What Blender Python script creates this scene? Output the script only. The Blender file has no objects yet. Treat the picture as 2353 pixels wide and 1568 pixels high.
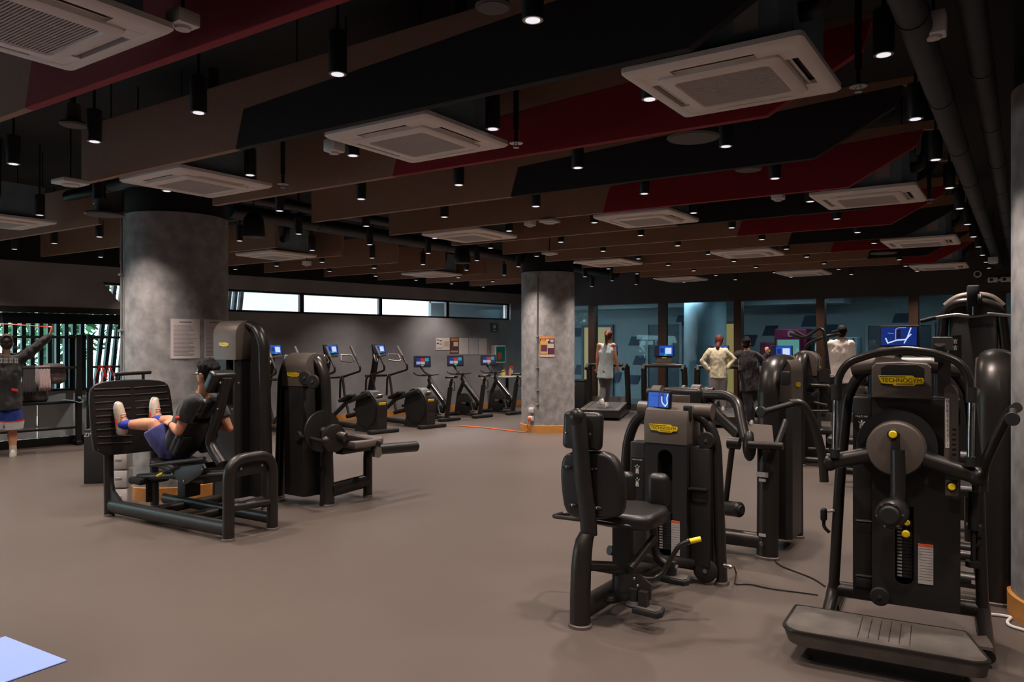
import bpy, bmesh, math, random
from mathutils import Vector, Matrix
random.seed(7)
R = math.radians
PI = math.pi
SC = bpy.context.scene
COL = SC.collection

# ------------------------------------------------------------------ camera
W_PX, H_PX = 2353, 1568
F_PX, CX, HOR, YAW, CAM_H = 1760.0, 1176.5, 787.0, R(33.84), 1.6
cam = bpy.data.cameras.new('camera')
cam.sensor_width = 36.0
cam.lens = F_PX / W_PX * 36.0
cam.shift_y = (HOR - H_PX / 2) / W_PX
cam.clip_start = 0.05
cam.clip_end = 300
cam_o = bpy.data.objects.new('camera', cam)
COL.objects.link(cam_o)
cam_o.location = (0, 0, CAM_H)
cam_o.rotation_euler = (PI / 2, 0, YAW)
SC.camera = cam_o

# ------------------------------------------------------------------ daylight (sky) and exposure
world = bpy.data.worlds.new('sky')
SC.world = world
world.use_nodes = True
bg = world.node_tree.nodes['Background']
bg.inputs[0].default_value = (0.86, 0.93, 1.0, 1)
bg.inputs[1].default_value = 13.0
SC.view_settings.view_transform = 'Standard'
SC.view_settings.look = 'None'
SC.view_settings.gamma = 1
SC.view_settings.use_curve_mapping = False
SC.view_settings.exposure = 0.0
SC.cycles.max_bounces = 6; SC.cycles.diffuse_bounces = 3; SC.cycles.glossy_bounces = 3; SC.cycles.transparent_max_bounces = 8; SC.cycles.adaptive_threshold = 0.08; SC.cycles.caustics_reflective = False; SC.cycles.caustics_refractive = False; SC.cycles.sample_clamp_indirect = 4.0
PENDANT_W = 168.0          # watts of every ceiling spot

# ------------------------------------------------------------------ picture <-> place
s_, c_ = math.sin(YAW), math.cos(YAW)
def ray(x, y):
    a = (x - CX) / F_PX; b = (HOR - y) / F_PX
    return Vector((c_ * a - s_, s_ * a + c_, b))
CAMP = Vector((0, 0, CAM_H))
class Frame:
    """a local frame standing on the floor: origin (world x, y), turned by deg about z"""
    def __init__(s, x, y, deg=0.0, z=0.0):
        s.M = Matrix.Translation((x, y, z)) @ Matrix.Rotation(R(deg), 4, 'Z')
        s.I = s.M.inverted(); s.o = Vector((x, y, z)); s.deg = deg
    def p(s, px, py, x=None, y=None, z=None):
        d = s.I.to_3x3() @ ray(px, py); o = s.I @ CAMP
        if x is not None: t = (x - o.x) / d.x
        elif y is not None: t = (y - o.y) / d.y
        else: t = (z - o.z) / d.z
        return o + d * t
WF = Frame(0, 0, 0)
def P(px, py, **k): return WF.p(px, py, **k)
def camxz(X, Z): return (c_ * X - s_ * Z, s_ * X + c_ * Z)   # right/depth from the camera -> world

# ------------------------------------------------------------------ materials
MATS = {}
def lin(c):
    return tuple(((v / 255) / 12.92 if v / 255 <= 0.04045 else ((v / 255 + 0.055) / 1.055) ** 2.4) for v in c)
def mat(name, col, rough=0.5, metal=0.0, var=0.0, scale=8.0, bump=0.0, bscale=60.0, coat=0.0, sheen=0.0, spec=0.5):
    if name in MATS: return MATS[name]
    m = bpy.data.materials.new(name); m.use_nodes = True
    nt = m.node_tree; b = nt.nodes['Principled BSDF']
    b.inputs['Base Color'].default_value = (*lin(col), 1)
    b.inputs['Roughness'].default_value = rough
    b.inputs['Metallic'].default_value = metal
    b.inputs['Specular IOR Level'].default_value = spec
    if coat: b.inputs['Coat Weight'].default_value = coat; b.inputs['Coat Roughness'].default_value = 0.25
    if sheen: b.inputs['Sheen Weight'].default_value = sheen
    if var or bump:
        tc = nt.nodes.new('ShaderNodeTexCoord')
    if var:
        n = nt.nodes.new('ShaderNodeTexNoise'); n.inputs['Scale'].default_value = scale; n.inputs['Detail'].default_value = 6
        r = nt.nodes.new('ShaderNodeValToRGB')
        lo = [v * (1 - var) for v in lin(col)]; hi = [min(1, v * (1 + var)) for v in lin(col)]
        r.color_ramp.elements[0].position = 0.3; r.color_ramp.elements[1].position = 0.7
        r.color_ramp.elements[0].color = (*lo, 1); r.color_ramp.elements[1].color = (*hi, 1)
        nt.links.new(tc.outputs['Object'], n.inputs['Vector']); nt.links.new(n.outputs['Fac'], r.inputs['Fac'])
        nt.links.new(r.outputs['Color'], b.inputs['Base Color'])
    if bump:
        n2 = nt.nodes.new('ShaderNodeTexNoise'); n2.inputs['Scale'].default_value = bscale; n2.inputs['Detail'].default_value = 3
        bp = nt.nodes.new('ShaderNodeBump'); bp.inputs['Strength'].default_value = bump; bp.inputs['Distance'].default_value = 0.01
        nt.links.new(tc.outputs['Object'], n2.inputs['Vector']); nt.links.new(n2.outputs['Fac'], bp.inputs['Height'])
        nt.links.new(bp.outputs['Normal'], b.inputs['Normal'])
    MATS[name] = m
    return m
def emis(name, col, strength):
    if name in MATS: return MATS[name]
    m = bpy.data.materials.new(name); m.use_nodes = True
    nt = m.node_tree; b = nt.nodes['Principled BSDF']
    b.inputs['Base Color'].default_value = (0.02, 0.02, 0.02, 1)
    b.inputs['Roughness'].default_value = 0.3
    b.inputs['Emission Color'].default_value = (*lin(col), 1)
    b.inputs['Emission Strength'].default_value = strength
    MATS[name] = m
    return m
def glass(name, tint, gloss=0.05, rough=0.02):
    m = bpy.data.materials.new(name); m.use_nodes = True
    nt = m.node_tree; nt.nodes.remove(nt.nodes['Principled BSDF'])
    out = nt.nodes['Material Output']
    t = nt.nodes.new('ShaderNodeBsdfTransparent'); t.inputs[0].default_value = (*tint, 1)
    g = nt.nodes.new('ShaderNodeBsdfGlossy'); g.inputs['Roughness'].default_value = rough
    mx = nt.nodes.new('ShaderNodeMixShader'); mx.inputs[0].default_value = gloss
    nt.links.new(t.outputs[0], mx.inputs[1]); nt.links.new(g.outputs[0], mx.inputs[2]); nt.links.new(mx.outputs[0], out.inputs[0])
    MATS[name] = m
    return m

M_FLOOR = mat('floor_rubber', (92, 82, 76), 0.38, var=0.10, scale=0.6, bump=0.05, bscale=220, spec=0.35)
M_CONC = mat('microcement', (148, 145, 144), 0.6, var=0.3, scale=8.0, bump=0.25, bscale=26)
M_WALLG = mat('grey_microcement_wall', (142, 140, 142), 0.6, var=0.25, scale=1.3, bump=0.12, bscale=18)
M_BLACK = mat('black_ceiling_paint', (9, 9, 10), 0.85)
M_DARK = mat('dark_metal_trim', (34, 31, 29), 0.45, metal=0.3)
M_BRONZE = mat('bronze_mullion', (92, 66, 50), 0.4, metal=0.35, var=0.1, scale=3)
M_SOFFIT = mat('brown_soffit', (54, 46, 41), 0.6, var=0.1, scale=2)
M_TAN = mat('tan_felt_baffle', (146, 109, 86), 0.9, var=0.06, scale=30, sheen=0.15)
M_RED = mat('red_felt_baffle', (136, 7, 26), 0.9, var=0.06, scale=30, sheen=0.1)
M_BFELT = mat('black_felt_baffle', (26, 22, 23), 0.9, var=0.1, scale=30)
M_ACW = mat('ac_white_plastic', (228, 218, 210), 0.45)
M_ACG = mat('ac_grille_grey', (186, 174, 168), 0.6)
M_GALV = mat('galvanised_steel', (132, 150, 158), 0.5, metal=0.1, var=0.15, scale=6)
M_BLKP = mat('black_powdercoat', (15, 15, 16), 0.5)
M_PIPE = mat('pipe_insulation', (44, 45, 47), 0.6, metal=0.2, var=0.25, scale=7)
M_CHROME = mat('chrome', (225, 225, 225), 0.12, metal=1.0)
M_STEEL = mat('satin_steel', (170, 168, 165), 0.3, metal=1.0)
M_LENS = emis('lamp_lens', (226, 220, 226), 1.15)
M_WHITE = mat('white_plastic', (222, 218, 214), 0.45)
M_WOODB = mat('orange_wood_base', (202, 138, 70), 0.4, var=0.12, scale=5)
M_FRAME = mat('machine_anthracite', (52, 48, 45), 0.34, metal=0.5, var=0.05, scale=40, bump=0.03, bscale=500)
M_SHROUD = mat('machine_shroud', (32, 29, 28), 0.48, var=0.05, scale=30)
M_COVER = mat('machine_cover', (92, 82, 75), 0.45, var=0.04, scale=30)
M_PAD = mat('black_vinyl', (32, 29, 28), 0.38, bump=0.08, bscale=260)
M_RUBBER = mat('black_rubber', (20, 19, 19), 0.65)
M_DECK = mat('worn_deck_rubber', (78, 71, 65), 0.6, var=0.3, scale=9, bump=0.2, bscale=150)
M_YEL = mat('logo_yellow', (250, 214, 24), 0.4)
M_BLKINK = mat('black_ink', (18, 16, 14), 0.5)
M_WHINK = mat('white_ink', (215, 210, 205), 0.5)
M_LABEL = mat('label_paper', (178, 170, 166), 0.5)
M_ORANGE = mat('orange_label', (226, 84, 30), 0.5)
M_REDP = mat('red_rubber', (226, 44, 26), 0.5)
M_PAPER = mat('paper_white', (206, 196, 194), 0.5)
M_GREYINK = mat('grey_ink', (120, 112, 110), 0.6)

# ------------------------------------------------------------------ mesh building
class MB:
    def __init__(s): s.v = []; s.f = []
    def add(s, vs, fs, M=None):
        n = len(s.v)
        s.v.extend([(M @ Vector(v)) if M else Vector(v) for v in vs])
        s.f.extend([tuple(i + n for i in f) for f in fs])
        return s
    def box(s, c, d, M=None, rz=0.0, R3=None):
        x, y, z = (k / 2 for k in d)
        vs = [Vector((i * x, j * y, k * z)) for i in (-1, 1) for j in (-1, 1) for k in (-1, 1)]
        if R3 is not None: vs = [R3 @ v for v in vs]
        elif rz: vs = [Matrix.Rotation(rz, 3, 'Z') @ v for v in vs]
        vs = [v + Vector(c) for v in vs]
        return s.add(vs, [(0, 1, 3, 2), (4, 6, 7, 5), (0, 4, 5, 1), (2, 3, 7, 6), (0, 2, 6, 4), (1, 5, 7, 3)], M)
    def rbox(s, c, d, r=0.02, seg=2, R3=None, M=None):
        bm = bmesh.new(); bmesh.ops.create_cube(bm, size=1.0)
        for v in bm.verts: v.co = Vector((v.co.x * d[0], v.co.y * d[1], v.co.z * d[2]))
        r = min(r, min(d) * 0.49)
        bmesh.ops.bevel(bm, geom=bm.edges[:], offset=r, segments=seg, profile=0.5, affect='EDGES')
        s._bm(bm, c, R3, M); return s
    def _bm(s, bm, c=(0, 0, 0), R3=None, M=None):
        bm.verts.index_update(); c = Vector(c)
        vs = [((R3 @ v.co) if R3 is not None else v.co.copy()) + c for v in bm.verts]
        fs = [[v.index for v in f.verts] for f in bm.faces]
        s.add(vs, fs, M); bm.free()
    def prism(s, poly, a0, a1, axis='y', bev=0.0, seg=2, M=None):
        """poly: 2-d outline; axis x: (y,z) outline, y: (x,z), z: (x,y); extruded from a0 to a1"""
        def mk(p, a):
            return (a, p[0], p[1]) if axis == 'x' else (p[0], a, p[1]) if axis == 'y' else (p[0], p[1], a)
        bm = bmesh.new()
        A = [bm.verts.new(mk(p, a0)) for p in poly]; B = [bm.verts.new(mk(p, a1)) for p in poly]
        n = len(poly)
        bm.faces.new(A); bm.faces.new(B)
        for i in range(n): bm.faces.new((A[i], A[(i + 1) % n], B[(i + 1) % n], B[i]))
        bmesh.ops.recalc_face_normals(bm, faces=bm.faces[:])
        if bev:
            ed = [e for e in bm.edges if (e.verts[0] in A) == (e.verts[1] in A)]
            bmesh.ops.bevel(bm, geom=ed, offset=bev, segments=seg, profile=0.5, affect='EDGES')
        s._bm(bm, M=M); return s
    def tube(s, pts, r, seg=10, fil=0.0, fn=5, caps=True, ry=None, up=None, M=None, rs=None):
        """round (or oval, ry across 'up') tube along a path, corners filleted by fil"""
        pts = [Vector(p) for p in pts]
        if fil and len(pts) > 2: pts = fillet(pts, fil, fn)
        n = len(pts); vs = []; fs = []
        T = []
        for i in range(n):
            a = pts[max(i - 1, 0)]; b = pts[min(i + 1, n - 1)]
            T.append((b - a).normalized())
        if up is None:
            up0 = Vector((0, 0, 1)) if abs(T[0].z) < 0.9 else Vector((1, 0, 0))
        else: up0 = Vector(up)
        N = (up0 - T[0] * up0.dot(T[0])).normalized()
        for i in range(n):
            N = N - T[i] * N.dot(T[i])
            if N.length < 1e-6: N = T[i].orthogonal()
            N.normalize(); B = T[i].cross(N)
            # keep the tube's width at bends
            ra = r if rs is None else rs[min(i, len(rs) - 1)]
            rb = (ry if ry is not None else r) if rs is None else ra
            for k in range(seg):
                t = 2 * PI * k / seg
                vs.append(pts[i] + N * (math.cos(t) * rb) + B * (math.sin(t) * ra))
        for i in range(n - 1):
            for k in range(seg):
                k2 = (k + 1) % seg
                fs.append((i * seg + k, i * seg + k2, (i + 1) * seg + k2, (i + 1) * seg + k))
        if caps:
            fs.append(tuple(range(seg))[::-1]); fs.append(tuple((n - 1) * seg + k for k in range(seg)))
        return s.add(vs, fs, M)
    def lathe(s, prof, base=(0, 0, 0), axis=(0, 0, 1), seg=24, M=None):
        """prof: list of (radius, height) along the axis from base"""
        ax = Vector(axis).normalized(); a = ax.orthogonal().normalized(); b = ax.cross(a); o = Vector(base)
        vs = []; fs = []; n = len(prof)
        for (r, h) in prof:
            for k in range(seg):
                t = 2 * PI * k / seg
                vs.append(o + ax * h + a * (r * math.cos(t)) + b * (r * math.sin(t)))
        for i in range(n - 1):
            for k in range(seg):
                k2 = (k + 1) % seg
                fs.append((i * seg + k, i * seg + k2, (i + 1) * seg + k2, (i + 1) * seg + k))
        fs.append(tuple(range(seg))[::-1]); fs.append(tuple((n - 1) * seg + k for k in range(seg)))
        return s.add(vs, fs, M)
    def ball(s, c, r, seg=14, rings=8, M=None, R3=None):
        r = r if hasattr(r, '__len__') else (r, r, r)
        c = Vector(c)
        vs = []; fs = []
        for i in range(rings + 1):
            ph = PI * i / rings
            for k in range(seg):
                t = 2 * PI * k / seg
                v = Vector((r[0] * math.sin(ph) * math.cos(t), r[1] * math.sin(ph) * math.sin(t), r[2] * math.cos(ph)))
                vs.append((R3 @ v if R3 is not None else v) + c)
        for i in range(rings):
            for k in range(seg):
                k2 = (k + 1) % seg
                fs.append((i * seg + k, (i + 1) * seg + k, (i + 1) * seg + k2, i * seg + k2))
        return s.add(vs, fs, M)
    def loft(s, secs, caps=True, M=None):
        """secs: list of closed loops with equal point counts"""
        n = len(secs[0]); vs = [p for q in secs for p in q]; fs = []
        for i in range(len(secs) - 1):
            for k in range(n):
                k2 = (k + 1) % n
                fs.append((i * n + k, i * n + k2, (i + 1) * n + k2, (i + 1) * n + k))
        if caps:
            fs.append(tuple(range(n))[::-1]); fs.append(tuple((len(secs) - 1) * n + k for k in range(n)))
        return s.add(vs, fs, M)
    def mesh(s, name, m=None, smooth=True, ang=38):
        me = bpy.data.meshes.new(name)
        me.from_pydata([tuple(v) for v in s.v], [], s.f); me.validate(); 
        bm = bmesh.new(); bm.from_mesh(me)
        bmesh.ops.remove_doubles(bm, verts=bm.verts[:], dist=1e-6)
        bmesh.ops.recalc_face_normals(bm, faces=bm.faces[:])
        bm.to_mesh(me); bm.free()
        if smooth:
            me.polygons.foreach_set('use_smooth', [True] * len(me.polygons))
            me.set_sharp_from_angle(angle=R(ang))
        if m: me.materials.append(m)
        return me
    def build(s, name, m, parent=None, label=None, smooth=True, ang=38):
        return obj(name, s.mesh(name, m, smooth, ang), parent, label)

def chaikin(poly, it=2):
    for _ in range(it):
        out = []; n = len(poly)
        for i in range(n):
            a, c = poly[i], poly[(i + 1) % n]
            out += [(a[0] * .75 + c[0] * .25, a[1] * .75 + c[1] * .25), (a[0] * .25 + c[0] * .75, a[1] * .25 + c[1] * .75)]
        poly = out
    return poly
def fillet(pts, r, fn=5):
    out = [pts[0]]
    for i in range(1, len(pts) - 1):
        a, b, c = pts[i - 1], pts[i], pts[i + 1]
        d1 = (a - b); d2 = (c - b)
        l1, l2 = d1.length, d2.length
        if l1 < 1e-6 or l2 < 1e-6: continue
        d1 /= l1; d2 /= l2
        k = min(r, l1 * 0.49, l2 * 0.49)
        p0 = b + d1 * k; p2 = b + d2 * k
        for j in range(fn + 1):
            t = j / fn
            out.append(p0 * (1 - t) ** 2 + b * (2 * t * (1 - t)) + p2 * t ** 2)
    out.append(pts[-1])
    return out

def obj(name, me, parent=None, label=None):
    o = bpy.data.objects.new(name, me); COL.objects.link(o)
    if parent is not None: o.parent = parent
    if label: o['label'] = label
    return o
def thing(name, label, cat, F=None, group=None):
    o = bpy.data.objects.new(name, None); COL.objects.link(o)
    o.empty_display_size = 0.1
    if F is not None: o.matrix_world = F.M.copy()
    o['label'] = label; o['category'] = cat
    if group: o['group'] = group
    return o
def tag(o, label, cat, group=None, kind=None):
    o['label'] = label; o['category'] = cat
    if group: o['group'] = group
    if kind: o['kind'] = kind
    return o
def struct(name, mb, m, smooth=False, parent=None, label=None):
    o = mb.build(name, m, parent, smooth=smooth)
    o['kind'] = 'structure'
    if label: o['label'] = label
    return o
def copy_tree(o, parent=None):
    c = o.copy(); COL.objects.link(c)
    if parent is not None: c.parent = parent
    for ch in list(o.children): copy_tree(ch, c)
    return c
_TXT = {}
def text_mesh(txt, size, m, align='CENTER', depth=0.0):
    key = (txt, round(size, 4), m.name, align)
    if key in _TXT: return _TXT[key]
    cu = bpy.data.curves.new('lettering', 'FONT'); cu.body = txt; cu.size = size
    cu.align_x = align; cu.align_y = 'CENTER'; cu.extrude = depth; cu.resolution_u = 3
    o = bpy.data.objects.new('lettering', cu); COL.objects.link(o)
    dg = bpy.context.evaluated_depsgraph_get()
    me = bpy.data.meshes.new_from_object(o.evaluated_get(dg))
    bpy.data.objects.remove(o); bpy.data.curves.remove(cu)
    me.materials.clear(); me.materials.append(m); me.name = 'lettering'
    _TXT[key] = me
    return me
def text(txt, size, m, parent, M, sx=1.0, name='lettering', label=None):
    """flat lettering: its x runs along M's x, its face looks along M's z"""
    o = obj(name, text_mesh(txt, size, m), parent, label)
    o.matrix_local = M @ Matrix.Diagonal((sx, 1, 1, 1))
    return o
def face_M(pos, out, up=(0, 0, 1)):
    """matrix whose z looks along out and y up: for lettering and screens"""
    z = Vector(out).normalized(); y = Vector(up); y = (y - z * y.dot(z)).normalized(); x = y.cross(z)
    M = Matrix((x, y, z)).transposed().to_4x4(); M.translation = Vector(pos)
    return M
ORD = ['first', 'second', 'third', 'fourth', 'fifth', 'sixth', 'seventh', 'eighth', 'ninth', 'tenth', 'eleventh', 'twelfth', 'thirteenth']

# ------------------------------------------------------------------ the room
ZB = 2.876                      # underside of the baffles
Z_CEIL = 3.62
V_FAR = 16.5                    # glass wall to the corridor
def u_wall(v): return -12.04 + 0.17 * (v - 8.63)
WL = Frame(-12.04, 8.63, 80.35)          # along the left wall; local y = out of the room
V0, U1 = -5.0, 2.6
corner = (u_wall(V_FAR), V_FAR)

b = MB(); b.box(((u_wall(0) - 2 + U1) / 2, (V0 + V_FAR) / 2, -0.05), (U1 - u_wall(0) + 3.2, V_FAR - V0 + 0.3, 0.1))
struct('floor', b, M_FLOOR)
b = MB(); b.prism([(u_wall(V0) - .25, V0 - .2), (U1 + .2, V0 - .2), (U1 + .2, V_FAR + .2), (u_wall(V_FAR) - .25, V_FAR + .2)], Z_CEIL, Z_CEIL + .2, 'z'); struct('ceiling', b, M_BLACK)
b = MB(); b.box((U1 + 0.1, (V0 + V_FAR) / 2, 1.85), (0.2, V_FAR - V0, 3.7)); struct('wall_right', b, M_WALLG)
b = MB(); b.box((-5.5, V0 - 0.1, 1.85), (19, 0.2, 3.7)); struct('wall_back', b, M_WALLG)

# left wall with the clerestory strip; x positions along the wall read off the photograph
def wx(px, py=700): return WL.p(px, py, y=0).x
ZS0, ZS1 = 2.16, 2.575
x_a = wx(236, 646); x_b = wx(286, 707); x_end = wx(1173, 720)
xl = wx(0) - 9.0; xr = WL.I @ Vector((*corner, 0)); xr = xr.x
T = 0.25
W_TOP = 2.83
b = MB()
b.prism([(x_b, ZS0), (x_a, ZS1), (x_end, ZS1), (xr, ZS1), (xr, W_TOP), (xl, W_TOP), (xl, 2.14), (x_b - 0.05, 2.14)], 0, T, 'y')
b.box(((x_end + xr) / 2, T / 2, (ZS0 + ZS1) / 2), (xr - x_end, T, ZS1 - ZS0))
x_sol = wx(420, 900)            # solid wall starts behind the first column
b.box(((x_sol + xr) / 2, T / 2, ZS0 / 2), (xr - x_sol, T, ZS0))
wl = struct('wall_left', b, M_WALLG, label='grey microcement wall with a clerestory strip window')
wl.matrix_world = WL.M
b = MB(); b.box(((xl + xr) / 2, T / 2, (W_TOP + Z_CEIL) / 2), (xr - xl, T, Z_CEIL - W_TOP)); o = struct('wall_left_upper', b, M_BLACK); o.matrix_world = WL.M
b = MB(); b.box(((x_sol + xr) / 2, -0.012, 0.06), (xr - x_sol, 0.024, 0.12)); o = struct('baseboard_left', b, M_WOODB); o.matrix_world = WL.M
# strip window: frame and panes
win = thing('window_1', 'clerestory strip window high in the grey wall', 'window', WL); win['kind'] = 'structure'
del win['category']
mull = [wx(698), wx(879), wx(1033)]
edges = [x_b] + mull + [x_end]
b = MB()
for xm in mull: b.box((xm, 0.1, (ZS0 + ZS1) / 2), (0.085, 0.07, ZS1 - ZS0))
b.box((x_end - 0.03, 0.1, (ZS0 + ZS1) / 2), (0.06, 0.07, ZS1 - ZS0))
b.box(((x_b + x_end) / 2, 0.1, ZS0 + 0.02), (x_end - x_b, 0.09, 0.04)); b.box(((x_a + x_end) / 2, 0.1, ZS1 - 0.02), (x_end - x_a, 0.09, 0.04))
b.build('frame', M_DARK, win, smooth=False)
M_PANE = glass('clear_pane', (0.93, 0.96, 0.97), 0.05)
for i in range(4):
    b = MB()
    if i == 0: b.prism([(edges[0], ZS0), (x_a, ZS1), (edges[1], ZS1), (edges[1], ZS0)], 0.10, 0.108, 'y')
    else: b.box(((edges[i] + edges[i + 1]) / 2, 0.104, (ZS0 + ZS1) / 2), (edges[i + 1] - edges[i], 0.008, ZS1 - ZS0))
    b.build('pane', M_PANE, win, smooth=False)
# big window behind the storage rack: panes, spandrel panels, mullions
win2 = thing('window_2', 'tall window with slatted screen outside behind the storage rack', 'window', WL); win2['kind'] = 'structure'; del win2['category']
seams = [xl, wx(0) - 4.5, wx(0) - 2.2, wx(88, 800), wx(273, 800), x_sol]
M_SPAN = mat('frosted_spandrel', (196, 204, 206), 0.35, var=0.08, scale=2)
M_PANE2 = glass('tinted_pane', (0.5, 0.64, 0.64), 0.06)
for i in range(len(seams) - 1):
    x0, x1 = seams[i] + 0.006, seams[i + 1] - 0.006
    b = MB(); b.box(((x0 + x1) / 2, 0.06, 1.505), (x1 - x0, 0.012, 1.27)); b.build('pane', M_PANE2, win2, smooth=False)
    b = MB(); b.box(((x0 + x1) / 2, 0.06, 0.49), (x1 - x0, 0.03, 0.72)); b.build('spandrel_panel', M_SPAN, win2, smooth=False)
b = MB(); b.box(((xl + x_sol) / 2, 0.05, 0.86), (x_sol - xl, 0.09, 0.035)); b.box(((xl + x_sol) / 2, 0.05, 0.06), (x_sol - xl, 0.09, 0.13))
b.box(((xl + x_sol) / 2, 0.05, 2.1), (x_sol - xl, 0.12, 0.09)); b.box(((xl + x_sol) / 2, 0.08, 1.97), (x_sol - xl, 0.03, 0.16)); b.build('frame', M_DARK, win2, smooth=False)

# ------------------------------------------------------------------ outside: slats, greenery, bounce ground
scr = thing('slat_screen', 'upright slat sunscreen standing outside the tall window', 'screen', WL)
k = 0
x = seams[2]
M_SLAT = mat('slat_dark', (30, 38, 40), 0.5)
sl = MB(); sl.box((0, 0, 1.65), (0.058, 0.1, 3.3)); slme = sl.mesh('slat', M_SLAT, False)
while x < x_sol + 1.2:
    o = obj('slat', slme, scr); o.location = (x, 0.75, 0)
    o.rotation_euler = (0, R(6 if x > wx(240, 800) else 0), 0)
    x += 0.122; k += 1
b = MB(); b.box(((seams[2] + x_sol) / 2 + 0.4, 0.75, 3.34), (x_sol - seams[2] + 1.2, 0.16, 0.08)); b.build('head_rail', M_SLAT, scr, smooth=False)
M_BOUNCE = mat('pale_bounce_ground', (205, 210, 212), 0.7)
b = MB(); b.box((xl / 2 + 4, 20.3, -0.1), (70, 40, 0.1)); o = struct('bounce_ground', b, M_BOUNCE); o.matrix_world = WL.M  # large pale ground added to bounce daylight onto the soffit
# soffit of the neighbouring building with panel joints, and its round white column
M_SOFW = mat('white_soffit_panel', (238, 240, 242), 0.5)
bd = thing('building_soffit', 'white panelled canopy of the building seen through the strip window', 'building', WL)
for i in range(9):
    for j in range(2):
        b = MB(); b.box((wx(640) + 1.5 + i * 1.5, 3.2 + j * 3.0, 3.1 + 0.22 * (j + 0.5) * 1.5), (1.47, 2.97, 0.06)); o = b.build('soffit_panel', M_SOFW, bd, smooth=False)
b = MB(); b.box((wx(640) + 6.9, 7.8, 2.6), (14, 0.2, 3.2)); b.build('back_wall', M_SOFW, bd, smooth=False)
b = MB(); b.lathe([(0.6, -0.05), (0.6, 6)], (wx(600) - 0.1, 1.9, 0), seg=40); o = b.build('outdoor_column', mat('pale_blue_column', (196, 212, 226), 0.5)); o.matrix_world = WL.M
tag(o, 'round pale column standing outside the strip window', 'column')
# trees outside
M_LEAF = mat('leaf_green', (96, 146, 92), 0.6, var=0.45, scale=3)
M_TRUNK = mat('bark', (88, 74, 60), 0.8)
def tree(x, y, h, rad, label):
    t = thing('tree', label, 'tree', Frame(*(WL.M @ Vector((x, y, 0))).xy))
    b = MB(); b.tube([(0, 0, -0.05), (0.05, 0, h * 0.4), (-0.03, 0.05, h * 0.8)], 0.08, 8, rs=[0.11, 0.08, 0.03]); b.build('trunk', M_TRUNK, t)
    rr = random.Random(int(x * 100)); b = MB()
    for i in range(1500):
        ph = rr.uniform(0, 2 * PI); ct = rr.uniform(-1, 1); q = rad * rr.random() ** 0.4
        c = Vector((q * math.sqrt(1 - ct * ct) * math.cos(ph), q * math.sqrt(1 - ct * ct) * math.sin(ph), h * 0.62 + q * ct * h * 0.42 / rad))
        a = rr.uniform(0, PI); e = rr.uniform(-0.9, 0.9); l = rr.uniform(0.07, 0.14)
        d = Vector((math.cos(a), math.sin(a), e)).normalized(); n = d.orthogonal().normalized() * 0.04
        b.add([c - d * l, c + n, c + d * l, c - n], [(0, 1, 2, 3)])
    o = b.build('foliage', M_LEAF, t, smooth=False); o['kind'] = 'stuff'
for i, (tx, ty, th_, tr) in enumerate([(wx(0, 800) - 3.6, 3.2, 4.2, 1.2), (wx(0, 800) - 1.0, 3.2, 4.4, 1.2), (wx(0, 800) + 1.6, 3.2, 4.2, 1.2), (wx(0, 800) + 2.2, 6.2, 5.0, 1.1)]):
    tree(tx, ty, th_, tr, ['leafy green tree outside the tall window, leftmost', 'leafy green tree outside, behind the slats at the left edge', 'leafy green tree outside behind the middle of the rack', 'leafy green tree outside the slanted end of the strip window'][i])

# ------------------------------------------------------------------ glass wall to the corridor
U_C0 = corner[0]
G0, G1 = 0.15, 2.5            # sill and head of the glazing
b = MB(); b.box(((U_C0 + U1) / 2, V_FAR + 0.08, (G1 + Z_CEIL) / 2), (U1 - U_C0, 0.25, Z_CEIL - G1)); struct('wall_far', b, M_SOFFIT, label='dark brown bulkhead above the glass wall')
b = MB(); b.box(((U_C0 + U1) / 2, V_FAR + 0.03, G0 / 2), (U1 - U_C0, 0.14, G0)); struct('trim_1', b, M_SOFFIT)
gw = thing('window_3', 'full height glass wall to the corridor behind the treadmills', 'window', Frame(0, V_FAR)); gw['kind'] = 'structure'; del gw['category']
gx = [U_C0] + [WF.p(px, 780, y=V_FAR).x for px in (1362, 1523, 1697, 1887, 2100, 2300)] + [U1]
M_GLASS = glass('teal_glass', (0.56, 0.655, 0.68), 0.03)
b_m = mat('mullion_brown', (74, 52, 40), 0.4, metal=0.3)
for i in range(len(gx) - 1):
    b = MB(); b.box(((gx[i] + gx[i + 1]) / 2, 0.02, (G0 + G1) / 2), (gx[i + 1] - gx[i], 0.012, G1 - G0)); b.build('pane', M_GLASS, gw, smooth=False)
    if 0 < i:
        b = MB(); b.box((gx[i], 0.02, (G0 + G1) / 2), (0.16, 0.2, G1 - G0)); b.build('mullion', b_m, gw, smooth=False)
# corridor behind
V_C = 20.2
M_CWALL = mat('corridor_wall', (158, 170, 174), 0.7)
M_CFLOOR = mat('corridor_floor', (140, 150, 152), 0.5)
M_CDOOR = mat('corridor_door', (86, 102, 112), 0.5)
b = MB(); b.box((-5, V_C + 0.1, 1.5), (18, 0.2, 3.1)); struct('corridor_wall_back', b, M_CWALL)
b = MB(); b.box((-5, (V_FAR + V_C) / 2 + 0.1, -0.06), (18, V_C - V_FAR + 0.2, 0.1)); struct('corridor_floor', b, M_CFLOOR)
b = MB(); b.box((-5, (V_FAR + V_C) / 2 + 0.2, 2.76), (18, V_C - V_FAR, 0.1)); struct('corridor_ceiling', b, M_CWALL)
b = MB(); b.box((-14, (V_FAR + V_C) / 2 + .2, 1.5), (0.1, V_C - V_FAR, 3)); b.box((3.0, (V_FAR + V_C) / 2 + .2, 1.5), (0.1, V_C - V_FAR, 3)); struct('corridor_wall_ends', b, M_CWALL)
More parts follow.
